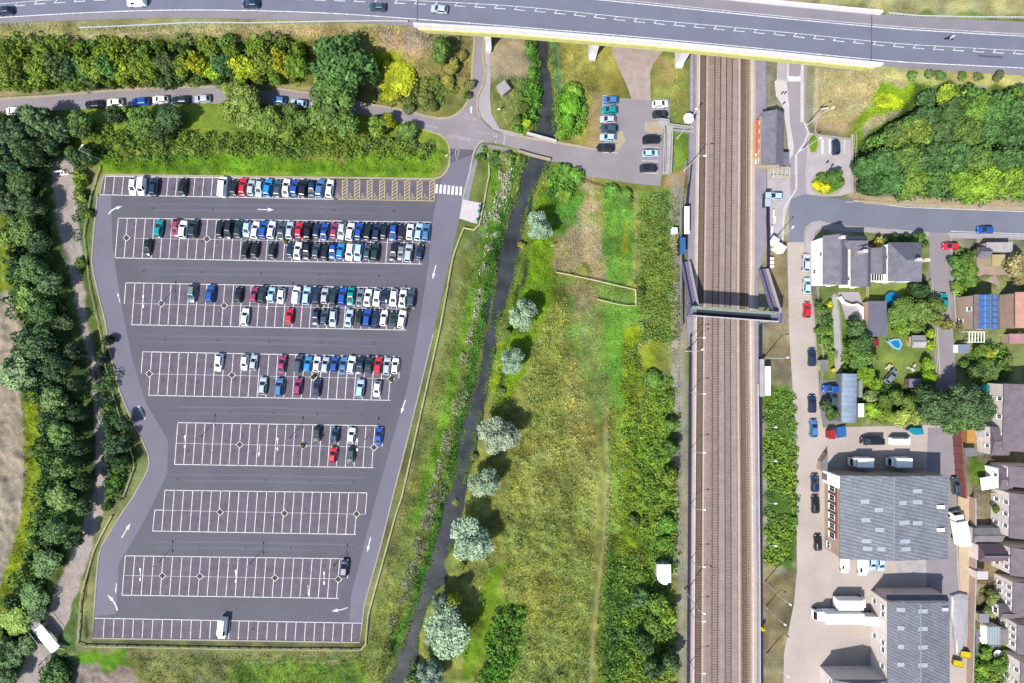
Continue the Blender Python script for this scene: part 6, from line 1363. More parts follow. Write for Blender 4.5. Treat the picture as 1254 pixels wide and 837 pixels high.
# ---------------------------------------------------------------- vegetation
def leaf_quads(cen, nrm, size, rnd, asp=1.5):
    n = len(cen); a = rnd.standard_normal((n,3)); u = np.cross(nrm, a); u /= np.linalg.norm(u, axis=1)[:, None]+1e-9; v = np.cross(nrm, u)
    s = size[:, None]; q = np.stack([cen-u*s*asp*.5, cen-v*s*.42+u*s*.1, cen+u*s*asp*.5, cen+v*s*.42+u*s*.1], 1)
    return q.reshape(-1, 3), np.arange(4*n).reshape(-1, 4)
def sphere_dirs(n, rnd, up=0.0):
    d = rnd.standard_normal((n, 3)); d[:, 2] = d[:, 2]+up; return d/np.linalg.norm(d, axis=1)[:, None]
def crown_mesh(name, nl, lobr, nleaf, ls, seed, flat_=.75, top=1.0, spread=.62, m='leaf', jit=.55):
    rnd = np.random.default_rng(seed)
    d = sphere_dirs(nl, rnd, .35); rad = spread*np.sqrt(rnd.uniform(.15, 1, nl)); lc = d*rad[:, None]; lc[:, 2] = lc[:, 2]*flat_+0
    lr = lobr*rnd.uniform(.7, 1.3, nl)
    # lobes
    w_ = lr**2/(lr**2).sum(); li = rnd.choice(nl, nleaf, p=w_); dd = sphere_dirs(nleaf, rnd, .25)
    rr = lr[li]*rnd.uniform(.82, 1.12, nleaf)**1; pos = lc[li]+dd*rr[:, None]
    # drop leaves deep inside other lobes
    keep = np.ones(nleaf, bool)
    for k in range(nl): keep &= ~((np.linalg.norm(pos-lc[k], axis=1) < lr[k]*.72))
    pos, dd, li = pos[keep], dd[keep], li[keep]
    nr = dd+rnd.standard_normal(dd.shape)*jit; nr /= np.linalg.norm(nr, axis=1)[:, None]
    v, q = leaf_quads(pos, nr, ls*rnd.uniform(.6, 1.35, len(pos)), rnd)
    lt = rnd.uniform(.72, 1.25, nl); tone = (lt[li]*rnd.uniform(.75, 1.25, len(pos))).repeat(4)
    # inner masses
    vs = [v]; qs = [q]; ts = [tone]; off_ = len(v)
    ico = bmesh.new(); bmesh.ops.create_icosphere(ico, subdivisions=1, radius=1); iv = np.array([x.co[:] for x in ico.verts]); fi = np.array([[y.index for y in f.verts] for f in ico.faces]); ico.free()
    for k in range(nl):
        p = lc[k]+iv*(lr[k]*.80)*(1+.12*rnd.standard_normal((len(iv),1))); vs.append(p); qs.append(np.concatenate([fi, fi[:, 2:3]], 1)+off_); ts.append(np.full(len(iv), lt[k]*.9)); off_ += len(iv)
    V = np.concatenate(vs); Q = np.concatenate(qs); T = np.concatenate(ts)
    # quads then triangles written as separate loops
    me = bpy.data.meshes.new(name); nq = len(q); tri = np.concatenate(qs[1:])[:, :3]
    me.vertices.add(len(V)); me.vertices.foreach_set('co', V.astype(np.float32).ravel())
    loops = np.concatenate([q.ravel(), tri.ravel()]); me.loops.add(len(loops)); me.loops.foreach_set('vertex_index', loops.astype(np.int32))
    st = np.concatenate([np.arange(nq)*4, nq*4+np.arange(len(tri))*3]); me.polygons.add(len(st)); me.polygons.foreach_set('loop_start', st.astype(np.int32)); me.update(calc_edges=True)
    a = me.attributes.new('tone', 'FLOAT', 'POINT'); a.data.foreach_set('value', T.astype(np.float32)); me.materials.append(M[m]); return me
BIG = [crown_mesh('crown', 46, .26, 5200, .085, 10+i) for i in range(4)]
MID = [crown_mesh('crown', 22, .32, 2200, .13, 20+i) for i in range(4)]
SML = [crown_mesh('crown', 9, .42, 520, .26, 30+i) for i in range(4)]
WIL = [crown_mesh('crown', 40, .24, 6500, .062, 40+i, jit=.8) for i in range(3)]
POP = [crown_mesh('crown', 26, .28, 2600, .11, 50+i, flat_=1.25, spread=.6) for i in range(2)]
def trunk_mesh(seed):
    rnd = random.Random(seed); b = MB(); b.tube((0,0,-.02),(0,0,.5),.045,.032,8); b.tube((0,0,.5),(0,0,.95),.032,.012,8)
    for k in range(6): a = k*1.05+rnd.uniform(-.3,.3); z = .35+.07*k; b.tube((0,0,z),(.28*cos(a),.28*sin(a),z+.25),.016,.006,6)
    return b.mesh('trunk', M['bark'])
TR = [trunk_mesh(i) for i in range(3)]
EXT = []; rt = random.Random(5); KL = 1.12; RS = 1.06
def tree(px, py, rpx, h, colr, label, cat='tree', group=None, name='tree', kind=None, trunk=True, ry=None, cz=None, flat_=None):
    """px,py: apparent centre of the crown; rpx crown radius in photo pixels; h height in metres"""
    r = rpx*RS*S*(H-h*.6)/H; X, Y = P(px, py, h*.6); z0 = float(zat(X, Y)[0])
    if z0 > .5: X, Y = P(px, py, z0+h*.6); z0 = float(zat(X, Y)[0])
    lst = kind or (BIG if r > 3.3 else MID if r > 1.7 else SML); me = rt.choice(lst)
    ch = (h*(.42 if trunk else .52)); t = thing(name, label, cat, (X, Y, z0-.05), rt.uniform(0, 6.28) if ry is None else 0, group)
    ryy = r if ry is None else ry*S
    o = ob('crown', me, t, (0,0,h-ch*1.02 if trunk else h*.45), 0, (r/.86*rt.uniform(.9,1.14), ryy/.86*rt.uniform(.9,1.14), ch/.86*rt.uniform(.9,1.15)))
    gm = sum(colr)/3; cm = [v*.86+gm*.14 for v in colr]; cm = [cm[0]+(5 if kind is None else 0), cm[1], cm[2]*(.86 if kind is None else 1)]; o.color = (*C(*cm, k=KL if r > 2.6 else KL*1.25), 1)
    if trunk: ob('trunk', rt.choice(TR), t, (0,0,0), 0, (h*.9, h*.9, h*.72))
    return t
def shrub(px, py, rpx, h, colr, label, group=None, cat='shrub', name='shrub', **k): return tree(px, py, rpx, h, colr, label, cat, group, name, trunk=False, **k)
def jit(c, a=12): return tuple(max(8, min(250, v+rt.uniform(-a, a))) for v in c)
def series(pts, words_, group, name='tree', cat='tree', trunk=True, order='the left'):
    """pts: (x,y,r,h,colour)"""
    pts = sorted(pts) if order == 'the left' else sorted(pts, key=lambda p: p[1])
    for i, (x, y, r_, h_, c_) in enumerate(pts):
        tree(x, y, r_, h_, c_, f'{words_}, {ORD[i+1]} from {order}', cat, group, name, trunk=trunk)
G1, G2, G3, G4, GY, GD = (98,132,44), (82,120,54), (120,146,34), (70,106,54), (146,160,20), (58,90,48)
# hedge trees along the foot of the bypass bank
pts = []; x = -8; k = 0
cols = [G1,G1,(100,140,40),G1,G4,(70,104,64),G2,G1,G2,G3,G1,(100,136,40),G4,G3,GY,G3,(70,120,70),GY,G3,G1,GY,G1,G2,GY]
while x < 372:
    c = cols[min(k, len(cols)-1)]; pts.append((x, 82-x*.016+rt.uniform(-4,4), 14.5+rt.uniform(-2,2.5), 6.5+rt.uniform(-1,1.5), jit(c, 8))); x += 17.5+rt.uniform(-2,2); k += 1
series(pts, 'bushy tree in the upper hedge line below the bypass', 'hedge trees below the bypass bank')
pts = []; x = 0
while x < 370:
    c = rt.choice([G1,G2,G3,G1]); pts.append((x, 96-x*.018+rt.uniform(-2,2), 10.5+rt.uniform(-2,2), 4.5+rt.uniform(-1,1), jit(c, 10))); x += 22+rt.uniform(-4,4)
series(pts, 'low bushy tree in the lower hedge line by the lane', 'low hedge trees beside the lane', trunk=False, name='hedge_tree')
pts = []; x = 10
while x < 380:
    pts.append((x, 64-x*.03+rt.uniform(-2,2), 9+rt.uniform(-2,2), 4+rt.uniform(-.5,1), jit(rt.choice([G1,G3,(88,108,64),GY if x > 200 else G1]), 10))); x += 27+rt.uniform(-4,4)
series(pts, 'small bush on the uphill edge of the long hedge', 'small bushes on the bypass bank', name='bush', cat='bush', trunk=False)
# the great tree and its neighbours
tree(414,74,38,15,(66,112,56),'very tall broad dark green tree rising beside the lane and casting a long shadow','tree',ry=33,name='great_tree')
tree(412,112,30,12,(84,124,60),'tall tree standing just below the very tall broad one beside the lane','tree')
tree(398,140,22,8.5,(96,130,60),'medium green tree on the slope side of the lane under the tall pair')
tree(425,152,17,7,(90,130,60),'smaller tree on the slope just right of the medium one below the lane')
tree(476,148,9,4,GY,'small yellow green tree below the lane junction'); tree(462,156,13,5,G1,'rounded green tree left of the small yellow green one'); tree(500,160,12,4,G2,'low dark tree at the corner of the lane and the entrance')
tree(455,88,12,8,(70,110,50),'slim dark tree on the shaded side of the great tree'); shrub(488,88,22,3.2,GY,'large bright yellow green bush right of the great tree', ry=30)
shrub(480,112,13,3,GY,'yellow green bush just below the large bright one'); shrub(540,54,11,3.4,G2,'dark green bush in the corner beneath the viaduct end'); shrub(537,66,8,2.4,(90,130,60),'small bush right beneath the dark one by the viaduct end')
pts = [(575,104,6,2,(110,120,70)),(572,116,5,1.8,(90,110,60)),(520,120,10,2.4,(110,124,66)),(548,100,9,2,(150,150,70)),(505,104,8,2,(118,128,66)),(530,130,8,2,(96,120,60)),(553,80,9,2.2,(140,142,70)),(565,68,8,2,(130,130,70)),(500,132,8,2,(100,124,66))]
series(pts, 'low rough bush on waste ground above the lane junction', 'low bushes on the waste ground', name='bush', cat='bush', trunk=False)
# wood on the west side
wood = [(-6,158,20,11,GD),(18,168,22,12,(54,84,56)),(44,148,24,12,(66,98,62)),(72,158,17,10,(60,92,60)),(8,196,22,12,(50,80,56)),(36,188,20,12,GD),(60,176,14,9,(52,86,50)),(-4,226,20,11,(62,92,56)),(26,222,20,11,GD),(10,252,20,10,(60,90,66)),(38,252,18,10,(56,84,52)),
        (30,282,20,10,(78,112,52)),(54,296,15,9,(50,84,54)),(8,290,14,6,(100,134,50)),(44,330,20,9,(62,104,56)),(66,346,17,9,(52,88,54)),(34,366,16,7,(86,124,54)),(60,384,18,9,(64,106,56)),(84,396,13,7,(60,90,54)),(50,424,22,10,(66,102,66)),(22,456,24,8,(84,118,84)),
        (68,450,20,10,(50,80,52)),(90,430,12,7,(44,72,50)),(92,470,12,8,(50,82,54)),(62,490,18,8,(84,120,66)),(90,506,13,8,(52,88,52)),(72,530,18,8,(74,116,54)),(94,548,12,8,(48,84,50)),(78,572,17,8,(80,118,60)),(98,590,11,7,(56,92,50)),(72,610,18,7,(88,124,60)),(94,622,11,6,(62,98,54)),
        (66,650,19,8,(66,106,58)),(84,662,12,7,(52,86,54)),(54,690,18,8,(60,98,56)),(66,712,12,7,(56,92,62)),(42,730,18,7,(64,104,54)),(48,752,11,6,(60,96,60)),(22,760,18,6,(96,134,44)),(14,800,18,8,(54,92,50)),(34,790,12,6,(60,96,54)),(10,832,16,8,(50,84,50)),(-4,776,14,6,(100,134,40))]
wood = [(x-(7 if x > 40 and 200 < y < 430 else -3 if 470 < y < 700 else 2), y, r_*(.88 if x > 60 or y < 430 else .98), h_*(.65 if 200 < y < 420 else .85 if x > 60 or y < 430 else .5), tuple(v+(30 if (y > 450 and x < 74) else 14) for v in c_)) for k_, (x, y, r_, h_, c_) in enumerate(wood) if not (460 < y < 745 and x < 74 and k_ % 2)]
series(wood, 'dark woodland tree beside the dirt track', 'woodland trees along the dirt track', order='the top')
ws = [(96,220,9,3,(120,160,50)),(104,196,8,3,(90,130,70)),(100,240,7,2.4,(124,160,60)),(104,262,6,2,(110,140,60)),(106,190,10,4,(70,104,70)),(92,190,12,5,(64,100,60)),(120,440,8,4,(66,92,84)),(130,418,6,3,(60,86,60)),(142,546,10,5,(76,110,84)),(148,566,9,5,(80,122,70)),(138,560,8,4,(56,96,56)),(152,538,7,4,(66,104,72)),(134,530,8,4,(82,118,76)),(140,590,8,3,(80,136,50)),(136,600,7,3,(90,140,60)),(132,500,6,2.4,(100,140,60)),(128,620,6,2.4,(90,130,60)),(66,826,14,4,(78,124,66)),(60,836,10,3.4,(70,118,66)),(74,842,10,3,(90,130,60)),(94,322,8,2,(90,120,60))]
series(ws, 'bush between dirt track and car park', 'bushes between the dirt track and the car park', name='bush', cat='bush', trunk=False, order='the top')
for (x, y, r_, h_, c_, lab) in ((150,519,9,5,(78,112,84),'bluish green tree overhanging the kink in the left kerb of the car park'),):
    tree(x, y, r_, h_, c_, lab)
# slope between the lane and the car park
sl = [(96,152,16,7,(86,118,60)),(140,140,12,6,(66,96,64)),(172,150,21,8,(92,134,58)),(196,162,13,6,(70,104,60)),(208,144,17,7,(60,94,62)),(282,136,15,6,(120,146,60)),(302,120,18,8,(118,146,70)),(306,144,17,6,(110,138,66)),(330,150,18,6,(100,134,56)),(352,158,14,4,(100,134,50)),(372,148,13,5,(84,120,58)),(356,136,10,4,(90,124,62)),(285,112,12,5,(126,150,66))]
series(sl, 'broadleaf tree on the slope above the car park', 'trees on the slope above the car park')
# river banks
for (x, y, r_, h_, c_, lab) in ((645,152,6,3,(150,180,40),'small bright lime tree on the river bank at the lane bridge'),):
    tree(x, y, r_, h_, c_, lab)
rb = [(606,196,9,2.4,(84,130,66)),(620,194,9,2.2,(110,136,84)),(588,192,6,1.6,(90,130,60)),(700,128,13,3.4,(96,166,40)),(694,150,11,3,(100,164,44)),(704,110,9,2.6,(110,160,50)),(688,164,8,2.4,(110,160,50)),(640,132,8,2.4,(90,120,56)),(634,148,7,2.2,(84,116,50)),(650,60,5,1.6,(100,160,60)),(652,90,5,1.6,(84,146,50)),(636,120,7,2,(104,130,64)),(706,216,9,2,(96,160,60)),(688,214,9,2,(104,150,60)),(690,240,9,1.8,(110,150,50)),(688,208,10,2.4,(92,150,56)),(748,236,11,2,(90,150,56)),(766,240,10,2,(96,150,60))]
series(rb, 'leafy bush on the river banks by the lane bridge', 'bushes near the lane bridge', name='bush', cat='bush', trunk=False)
wil = [(661,277,17,7.5,'first'),(641,385,20.5,8,'second'),(627,443,17.5,7.5,'third'),(611,532,26,9.5,'fourth'),(592,592,20,8,'fifth'),(577,661,26,9,'sixth')]
WC = (142,166,130)
for x, y, r_, h_, o_ in wil: tree(x, y, r_, h_, jit(WC, 5), f'round grey-green willow, {o_} from the top along the river', 'tree', 'round grey-green willows along the river', 'willow', kind=WIL)
tree(550,776,27,9,WC,'large grey-green willow, lowest whole one along the river','tree','round grey-green willows along the river','willow',kind=WIL,ry=36)
tree(540,738,12,6,(124,148,118),'slim pale willow leaning over the water above the lowest willow','tree',name='willow',kind=WIL); tree(557,734,10,7,(130,150,40),'small yellow green tree against the lowest large willow')
tree(527,828,18,7,(126,148,126),'pale willow at the bottom edge beside the river','tree',name='willow',kind=WIL); tree(506,836,12,5,(110,140,70),'greener willow at the bottom edge close to the water','tree',name='willow',kind=MID)
for i, (x, y) in enumerate(((557,618),(566,694),(582,560),(613,480),(640,300),(620,408),(654,262))): shrub(x, y, 6, 1.8, jit((130,150,90), 10), f'low waterside bush at the foot of the willows, {ORD[i+1]} of its line', 'low waterside bushes', order=None) if False else shrub(x, y, 5, 1.6, jit((120,146,70), 10), 'small round waterside bush among the willows on the right bank', 'low waterside bushes')
# bushes between meadow and railway
mb_ = [(800,466,11,3,(96,150,60)),(822,520,8,3.5,(90,130,60)),(824,548,9,5,(84,126,60)),(820,584,11,5.5,(116,146,56)),(818,642,12,3.4,(92,150,48)),(812,664,9,3,(96,150,44)),(786,734,13,4,(76,114,66)),(804,740,14,5,(96,140,52)),(816,752,12,5.5,(120,156,46)),(800,764,12,5,(92,134,56)),(790,790,13,6,(76,116,60)),(822,812,12,6.5,(96,130,90)),(800,820,14,6.5,(84,120,76)),(776,640,8,2.6,(84,120,50))]
series(mb_, 'larger bush between meadow and railway', 'larger bushes between the meadow and the railway', name='bush', cat='bush', trunk=False, order='the top')
shrub(785,357,6,2,(60,96,40),'small dark bush at the right end of the meadow pen')
# wood in the upper right
wd = [(1146,114,10,5,(64,108,64)),(1170,112,12,5,(134,168,40)),(1140,138,18,9,(58,98,60)),(1168,134,18,9,(66,104,56)),(1198,128,16,8,(92,136,50)),(1226,130,18,9,(72,118,60)),(1252,134,18,9,(66,110,60)),(1098,166,17,8,(84,112,50)),(1122,160,18,9,(104,132,50)),(1150,162,20,10,(70,106,60)),(1180,162,20,10,(88,122,54)),(1210,158,20,10,(62,106,58)),(1240,164,20,10,(62,106,60)),(1270,160,20,10,(62,106,58)),
      (1060,206,16,8,(66,112,62)),(1084,200,18,9,(64,110,60)),(1110,196,19,9,(84,124,54)),(1138,192,19,10,(62,104,60)),(1168,194,20,10,(66,110,60)),(1198,192,20,10,(82,120,56)),(1228,196,20,10,(66,110,60)),(1258,194,20,10,(60,104,60)),(1064,226,14,7,(58,102,58)),(1090,224,16,8,(66,116,66)),(1118,222,17,8,(100,134,50)),(1146,222,18,8,(72,120,62)),(1176,224,18,8,(104,150,44)),(1204,222,20,9,(118,160,44)),(1236,222,19,9,(112,152,46)),(1262,226,18,9,(90,140,50)),(1190,238,11,5,(110,156,44)),(1106,238,9,5,(80,124,60)),(1075,233,9,5,(66,112,60))]
series(wd, 'broadleaf tree in the wood above the right-hand road', 'trees in the wood above the right-hand road')
for k, x in enumerate((1120,1140,1152,1180,1200,1224)): shrub(x, 91+.03*(x-1120)+rt.uniform(-1,1), 5.5, 1.4, jit((96,124,70), 10), f'small verge bush beside the bypass, {ORD[k+1]} from the left', 'small verge bushes beside the bypass', name='bush', cat='bush')
shrub(1100,116,17,2.0,(150,176,20),'broad lime green bush at the left front of the upper right wood', ry=11); shrub(1202,122,12,2.6,(140,176,30),'lime green bush at the back of the upper right wood')
tree(1022,216,8,4,(74,120,56),'small dark tree on the traffic island by the road'); shrub(1000,226,6,1.6,(190,196,20),'yellow shrub at the left of the traffic island'); shrub(1010,231,6,1.6,(206,206,24),'brighter yellow shrub at the foot of the traffic island')
shrub(1008,218,6,1.8,(84,128,50),'round green shrub at the upper left of the traffic island'); shrub(1027,226,6,2,(84,136,50),'green shrub at the right of the traffic island')
# gardens
gd = [(1075,297,7,2.6,(190,186,90)),(1083,296,5,2.4,(100,150,60)),(1094,293,6,2,(70,110,50)),(1110,291,6,2,(66,104,50)),(1126,291,7,3,(84,130,60)),(1132,300,5,2.4,(96,136,60)),(1070,305,5,1.6,(180,170,120)),(1130,350,7,3,(70,116,60)),(1016,372,4,1.6,(190,196,30)),(1003,374,5,2,(80,120,60)),(1010,392,7,2.6,(70,116,60)),(1004,404,6,2,(100,140,60)),(1010,418,5,2,(90,140,50)),(1014,404,5,2,(120,150,60)),(1008,382,5,2,(96,136,60)),
      (1050,404,11,5,(74,116,66)),(1058,420,12,6,(70,112,62)),(1046,424,11,5,(84,130,56)),(1052,440,12,5,(84,130,60)),(1064,438,9,4,(96,140,60)),(1060,458,10,4,(130,176,30)),(1070,470,9,4,(110,156,40)),(1066,486,8,3.4,(150,176,110)),(1068,504,10,4,(124,166,44)),(1086,510,11,4,(130,160,60)),(1104,512,12,4,(150,172,84)),(1120,510,10,4,(140,164,80)),(1084,492,9,3.4,(90,124,50)),(1098,486,10,4,(84,118,50)),(1112,492,9,4,(90,120,50)),(1110,378,16,6,(90,124,56)),(1130,384,15,6,(86,116,54)),(1146,374,11,5,(90,120,60)),
      (1100,386,13,5,(88,128,56)),(1122,398,10,4,(96,130,56)),(1102,402,9,4,(110,150,44)),(1138,408,6,3,(140,180,40)),(1138,424,6,3,(140,180,30)),(1136,446,8,3.4,(120,170,40)),(1138,462,8,3.4,(130,176,30)),(1148,392,8,3,(120,130,70)),(1160,398,7,3,(130,130,70)),(1170,322,8,3,(80,130,56)),(1182,318,9,3.4,(90,136,56)),(1176,336,9,3.4,(84,130,56)),(1190,330,9,3.4,(110,150,60)),(1188,344,8,3,(96,140,60)),(1172,352,7,2.6,(110,150,56)),(1196,308,6,2.6,(76,116,56)),
      (1200,430,8,3,(110,150,60)),(1212,432,8,3.4,(150,170,60)),(1206,444,9,3.4,(80,120,50)),(1196,454,9,4,(90,122,70)),(1214,456,9,4,(84,120,70)),(1222,446,6,3,(90,126,60)),(1234,440,6,2.4,(110,136,70)),(1216,578,5,2,(80,130,40)),(1222,624,7,2.6,(110,144,70)),(1234,728,8,3.4,(120,170,40)),(1214,732,9,3,(130,150,90)),(1212,750,8,2.6,(120,140,90)),(1206,800,7,2,(110,156,50)),(1222,816,9,2.6,(96,146,50)),(1204,820,8,2.2,(110,160,50)),(1230,806,7,2.4,(100,136,60)),(1244,324,14,6,(150,144,110)),(1252,340,10,5,(140,136,100)),(1182,446,5,2,(90,130,60)),(1178,400,6,2.4,(130,130,80)),
      (1018,508,8,3,(84,126,60)),(1030,508,6,2.6,(90,136,60)),(1012,496,6,3,(60,96,60)),(1130,500,10,5,(70,106,60)),(1246,410,5,2,(80,120,70))]
for rowi in range(0, 1):
    series(gd, 'garden tree or shrub among the houses', 'garden trees and shrubs on the right', name='garden_shrub', cat='shrub')
for x, y, r_, h_, c_, lab in ((1150,500,22,10,(66,98,66),'large dark tree at the left of the great garden clump'),(1180,492,24,11,(70,102,72),'large dark tree in the middle of the great garden clump'),(1198,498,18,10,(66,100,66),'large dark tree at the right of the great garden clump'),(1166,512,20,9,(76,112,62),'dark tree at the lower front of the great garden clump'),(1136,484,14,8,(60,92,58),'dark tree at the upper left of the great garden clump'),(1190,514,14,8,(72,106,66),'dark tree at the lower right of the great garden clump'),(1126,356,11,6,(54,92,56),'dark tree in the shade behind the hipped house')):
    tree(x, y, r_, h_, c_, lab)
for x, y, t in BEDS:
    o = ob('plant', rt.choice(SML), t, (0,0,.3), rt.uniform(0,6), (.8,.8,.5)); o.color = (*C(104,110,56), 1)
for (x, y, r_, h_) in ((56,500,8,2.4),(57,585,8,2.4),(40,668,8,2.4),(34,690,8,2.6)): EXT.append((x, y, r_, h_, jit((112,148,56), 12)))
series(EXT, 'light green bush between the woodland and the ploughed field', 'light bushes beside the ploughed field', name='bush', cat='bush', trunk=False, order='the top')
# ---- thickets nobody could count
def thicket(name, label, polys, pal, sp=1.7, hgt=1.6, seed=1, leaf=.42, nl=70, gap=0.0, cat='thicket', kk=1.5, fl=.8):
    rnd = np.random.default_rng(seed); AV, AC = [], []
    for poly in polys:
        xs = [p[0] for p in poly]; ys = [p[1] for p in poly]; st = sp/S; gx_, gy_ = np.meshgrid(np.arange(min(xs), max(xs), st), np.arange(min(ys), max(ys), st))
        px = (gx_+rnd.uniform(-.5,.5,gx_.shape)*st).ravel(); py = (gy_+rnd.uniform(-.5,.5,gy_.shape)*st).ravel(); k = sdp(px, py, poly)+rnd.uniform(-3,3,len(px)) < 0; px, py = px[k], py[k]
        X, Y = (px-CX)*S, (CY-py)*S; z = zat(X, Y)
        for _ in range(2): f = S*(H-z)/H; X, Y = (px-CX)*f, (CY-py)*f; z = zat(X, Y)
        k = (samp(dR, X, Y) > -.2) & (samp(F3, X, Y)+rnd.uniform(-.6,.6,len(X)) > gap-2.2); X, Y, z = X[k], Y[k], z[k]; n = len(X)
        if not n: continue
        g = samp(F3, X, Y)*.35+samp(F2, X, Y)*.2; R_ = sp*rnd.uniform(.55, .95, n); Hh = hgt*np.clip(rnd.uniform(.6, 1.2, n)+g, .25, 2.2)
        pc = np.array([C(*[v*.88+sum(c)/3*.12 for v in c], k=kk*1.06) for c in pal]); ci = np.clip(((samp(F4, X, Y)*.5+samp(F3, X, Y)*.35+rnd.uniform(-.5,.5,n))*.28+.5)*len(pal), 0, len(pal)-1).astype(int); cc = pc[ci]*rnd.uniform(.8, 1.2, n)[:, None]
        d = sphere_dirs(n*nl, rnd, .5); d[:, 2] = np.abs(d[:, 2]); I = np.repeat(np.arange(n), nl)
        pos = np.stack([X[I]+d[:, 0]*R_[I], Y[I]+d[:, 1]*R_[I], z[I]+d[:, 2]*Hh[I]], -1)*1.0+rnd.standard_normal((n*nl,3))*.10
        nr = d+rnd.standard_normal(d.shape)*.6; nr /= np.linalg.norm(nr, axis=1)[:, None]
        v, q = leaf_quads(pos, nr, leaf*rnd.uniform(.6, 1.3, len(pos)), rnd); c = cc[I]*rnd.uniform(.72, 1.3, len(I))[:, None]
        AV.append(v); AC.append(np.repeat(c, 4, 0))
    V_ = np.concatenate(AV); Q = np.arange(len(V_)).reshape(-1, 4); o = ob(name, npmesh(name, V_, Q, [M['scrub']], np.clip(np.concatenate(AC), .004, .8))); return tag(o, label, cat, kind='stuff')
thicket('railside_thicket', 'dense green bramble thicket between the railway and the dusty track', [[(937,480),(972,478),(977,560),(977,640),(974,700),(938,702)]], [(104,142,62),(116,156,54),(132,168,50),(142,172,60)], 1.2, .55, 11, nl=50, gap=1.5)
thicket('railside_thicket', 'dense green thicket in the bottom corner between meadow and railway', [[(742,690),(766,684),(800,694),(824,742),(830,860),(738,860)]], [(96,140,60),(112,154,56),(128,164,52),(146,172,50)], 1.1, .35, 12, nl=42)
thicket('railside_thicket', 'patchy low green scrub between the meadow and the railway', [[(792,462),(824,462),(830,520),(832,600),(828,700),(800,700),(786,640),(780,560)]], [(96,140,60),(112,154,56),(128,164,52),(146,172,50)], 1.1, .3, 22, nl=40, gap=1.9)
thicket('meadow_scrub', 'yellow green ditch vegetation in a line down the right of the meadow', [[(763,420),(782,420),(784,560),(778,690),(762,690),(766,560)],[(784,238),(832,240),(830,420),(786,420),(780,330)],[(770,640),(800,640),(800,700),(770,690)]], [(96,136,50),(118,152,54),(138,160,50),(112,150,64)], 1.4, .5, 13, nl=40, leaf=.34, gap=.9, kk=1.7)
thicket('slope_scrub', 'mixed green scrub covering the slope above the top row of bays', [[(108,150),(270,168),(420,160),(500,166),(530,180),(528,196),(300,190),(120,200)],[(450,120),(480,100),(560,100),(570,120),(540,134),(500,130)]], [(92,128,52),(110,146,52),(124,154,50),(104,134,66)], 1.5, .9, 14, nl=50, gap=1.0, kk=1.65)
thicket('track_scrub', 'low green scrub along both edges of the dirt track', [[(96,205),(108,200),(110,240),(102,300),(97,290)],[(118,430),(138,440),(156,540),(160,570),(146,620),(128,640),(132,560)],[(48,480),(90,480),(100,560),(84,640),(60,700),(36,740),(20,730),(50,640),(60,560)],[(58,812),(84,804),(92,840),(56,860)],[(24,250),(56,250),(66,330),(84,400),(60,400),(26,330)]], [(66,108,54),(84,124,60),(96,138,56),(110,150,50)], 1.7, 1.6, 15, nl=60)
thicket('riverside_scrub', 'leafy green growth along the banks of the river', [[(592,186),(636,188),(640,204),(628,200),(600,200)],[(682,112),(704,104),(718,126),(714,160),(692,174),(684,150)],[(648,50),(657,60),(662,110),(652,160),(630,160),(640,120),(650,90)],[(672,204),(710,208),(712,226),(700,240),(676,240),(668,226)],[(588,830),(602,765),(622,738),(640,742),(634,790),(614,840)]], [(84,136,54),(96,156,44),(108,162,50),(120,156,60)], 1.4, 1.2, 16, nl=60)
thicket('hedge_understorey', 'dense green underwood filling the hedge below the bypass bank', [[(-20,58),(370,52),(380,100),(-20,110)]], [(78,110,52),(92,130,44),(110,142,36),(134,154,28)], 2.0, 3.0, 17, nl=80, leaf=.5)
thicket('wood_understorey', 'dense dark underwood filling the woodland on the west side', [[(-20,145),(60,140),(84,156),(64,200),(48,230),(50,300),(66,370),(84,440),(92,500),(92,560),(76,650),(50,720),(22,790),(-20,850),(-20,770),(36,700),(52,600),(56,500),(20,470),(28,410),(20,360),(16,250),(-20,240)]], [(56,92,54),(70,108,58),(84,124,58),(104,140,58)], 2.1, 3.0, 18, nl=80, leaf=.55)
thicket('wood_understorey', 'dense green underwood filling the wood above the right-hand road', [[(1046,190),(1070,168),(1120,144),(1150,120),(1290,118),(1290,240),(1190,246),(1130,240),(1050,232)]], [(66,108,58),(84,126,58),(104,146,54),(124,162,50)], 2.0, 4.6, 19, nl=80, leaf=.55)
thicket('garden_greenery', 'tangled garden plants and low shrubs between the houses', [[(1002,356),(1020,356),(1020,440),(1006,436)],[(1034,392),(1062,394),(1066,440),(1052,470),(1032,452)],[(1064,430),(1090,470),(1136,480),(1136,514),(1060,516),(1058,450)],[(1086,372),(1136,360),(1140,410),(1110,404),(1088,398)],[(1168,312),(1192,310),(1196,350),(1176,362),(1166,350)],[(1196,424),(1232,426),(1232,470),(1180,470),(1178,440)],[(1190,806),(1234,806),(1240,850),(1190,850)],[(1200,726),(1236,724),(1238,744),(1204,750)]], [(76,118,56),(92,136,54),(116,160,50),(146,170,70)], 1.4, 1.1, 20, nl=55, gap=.6, leaf=.38)
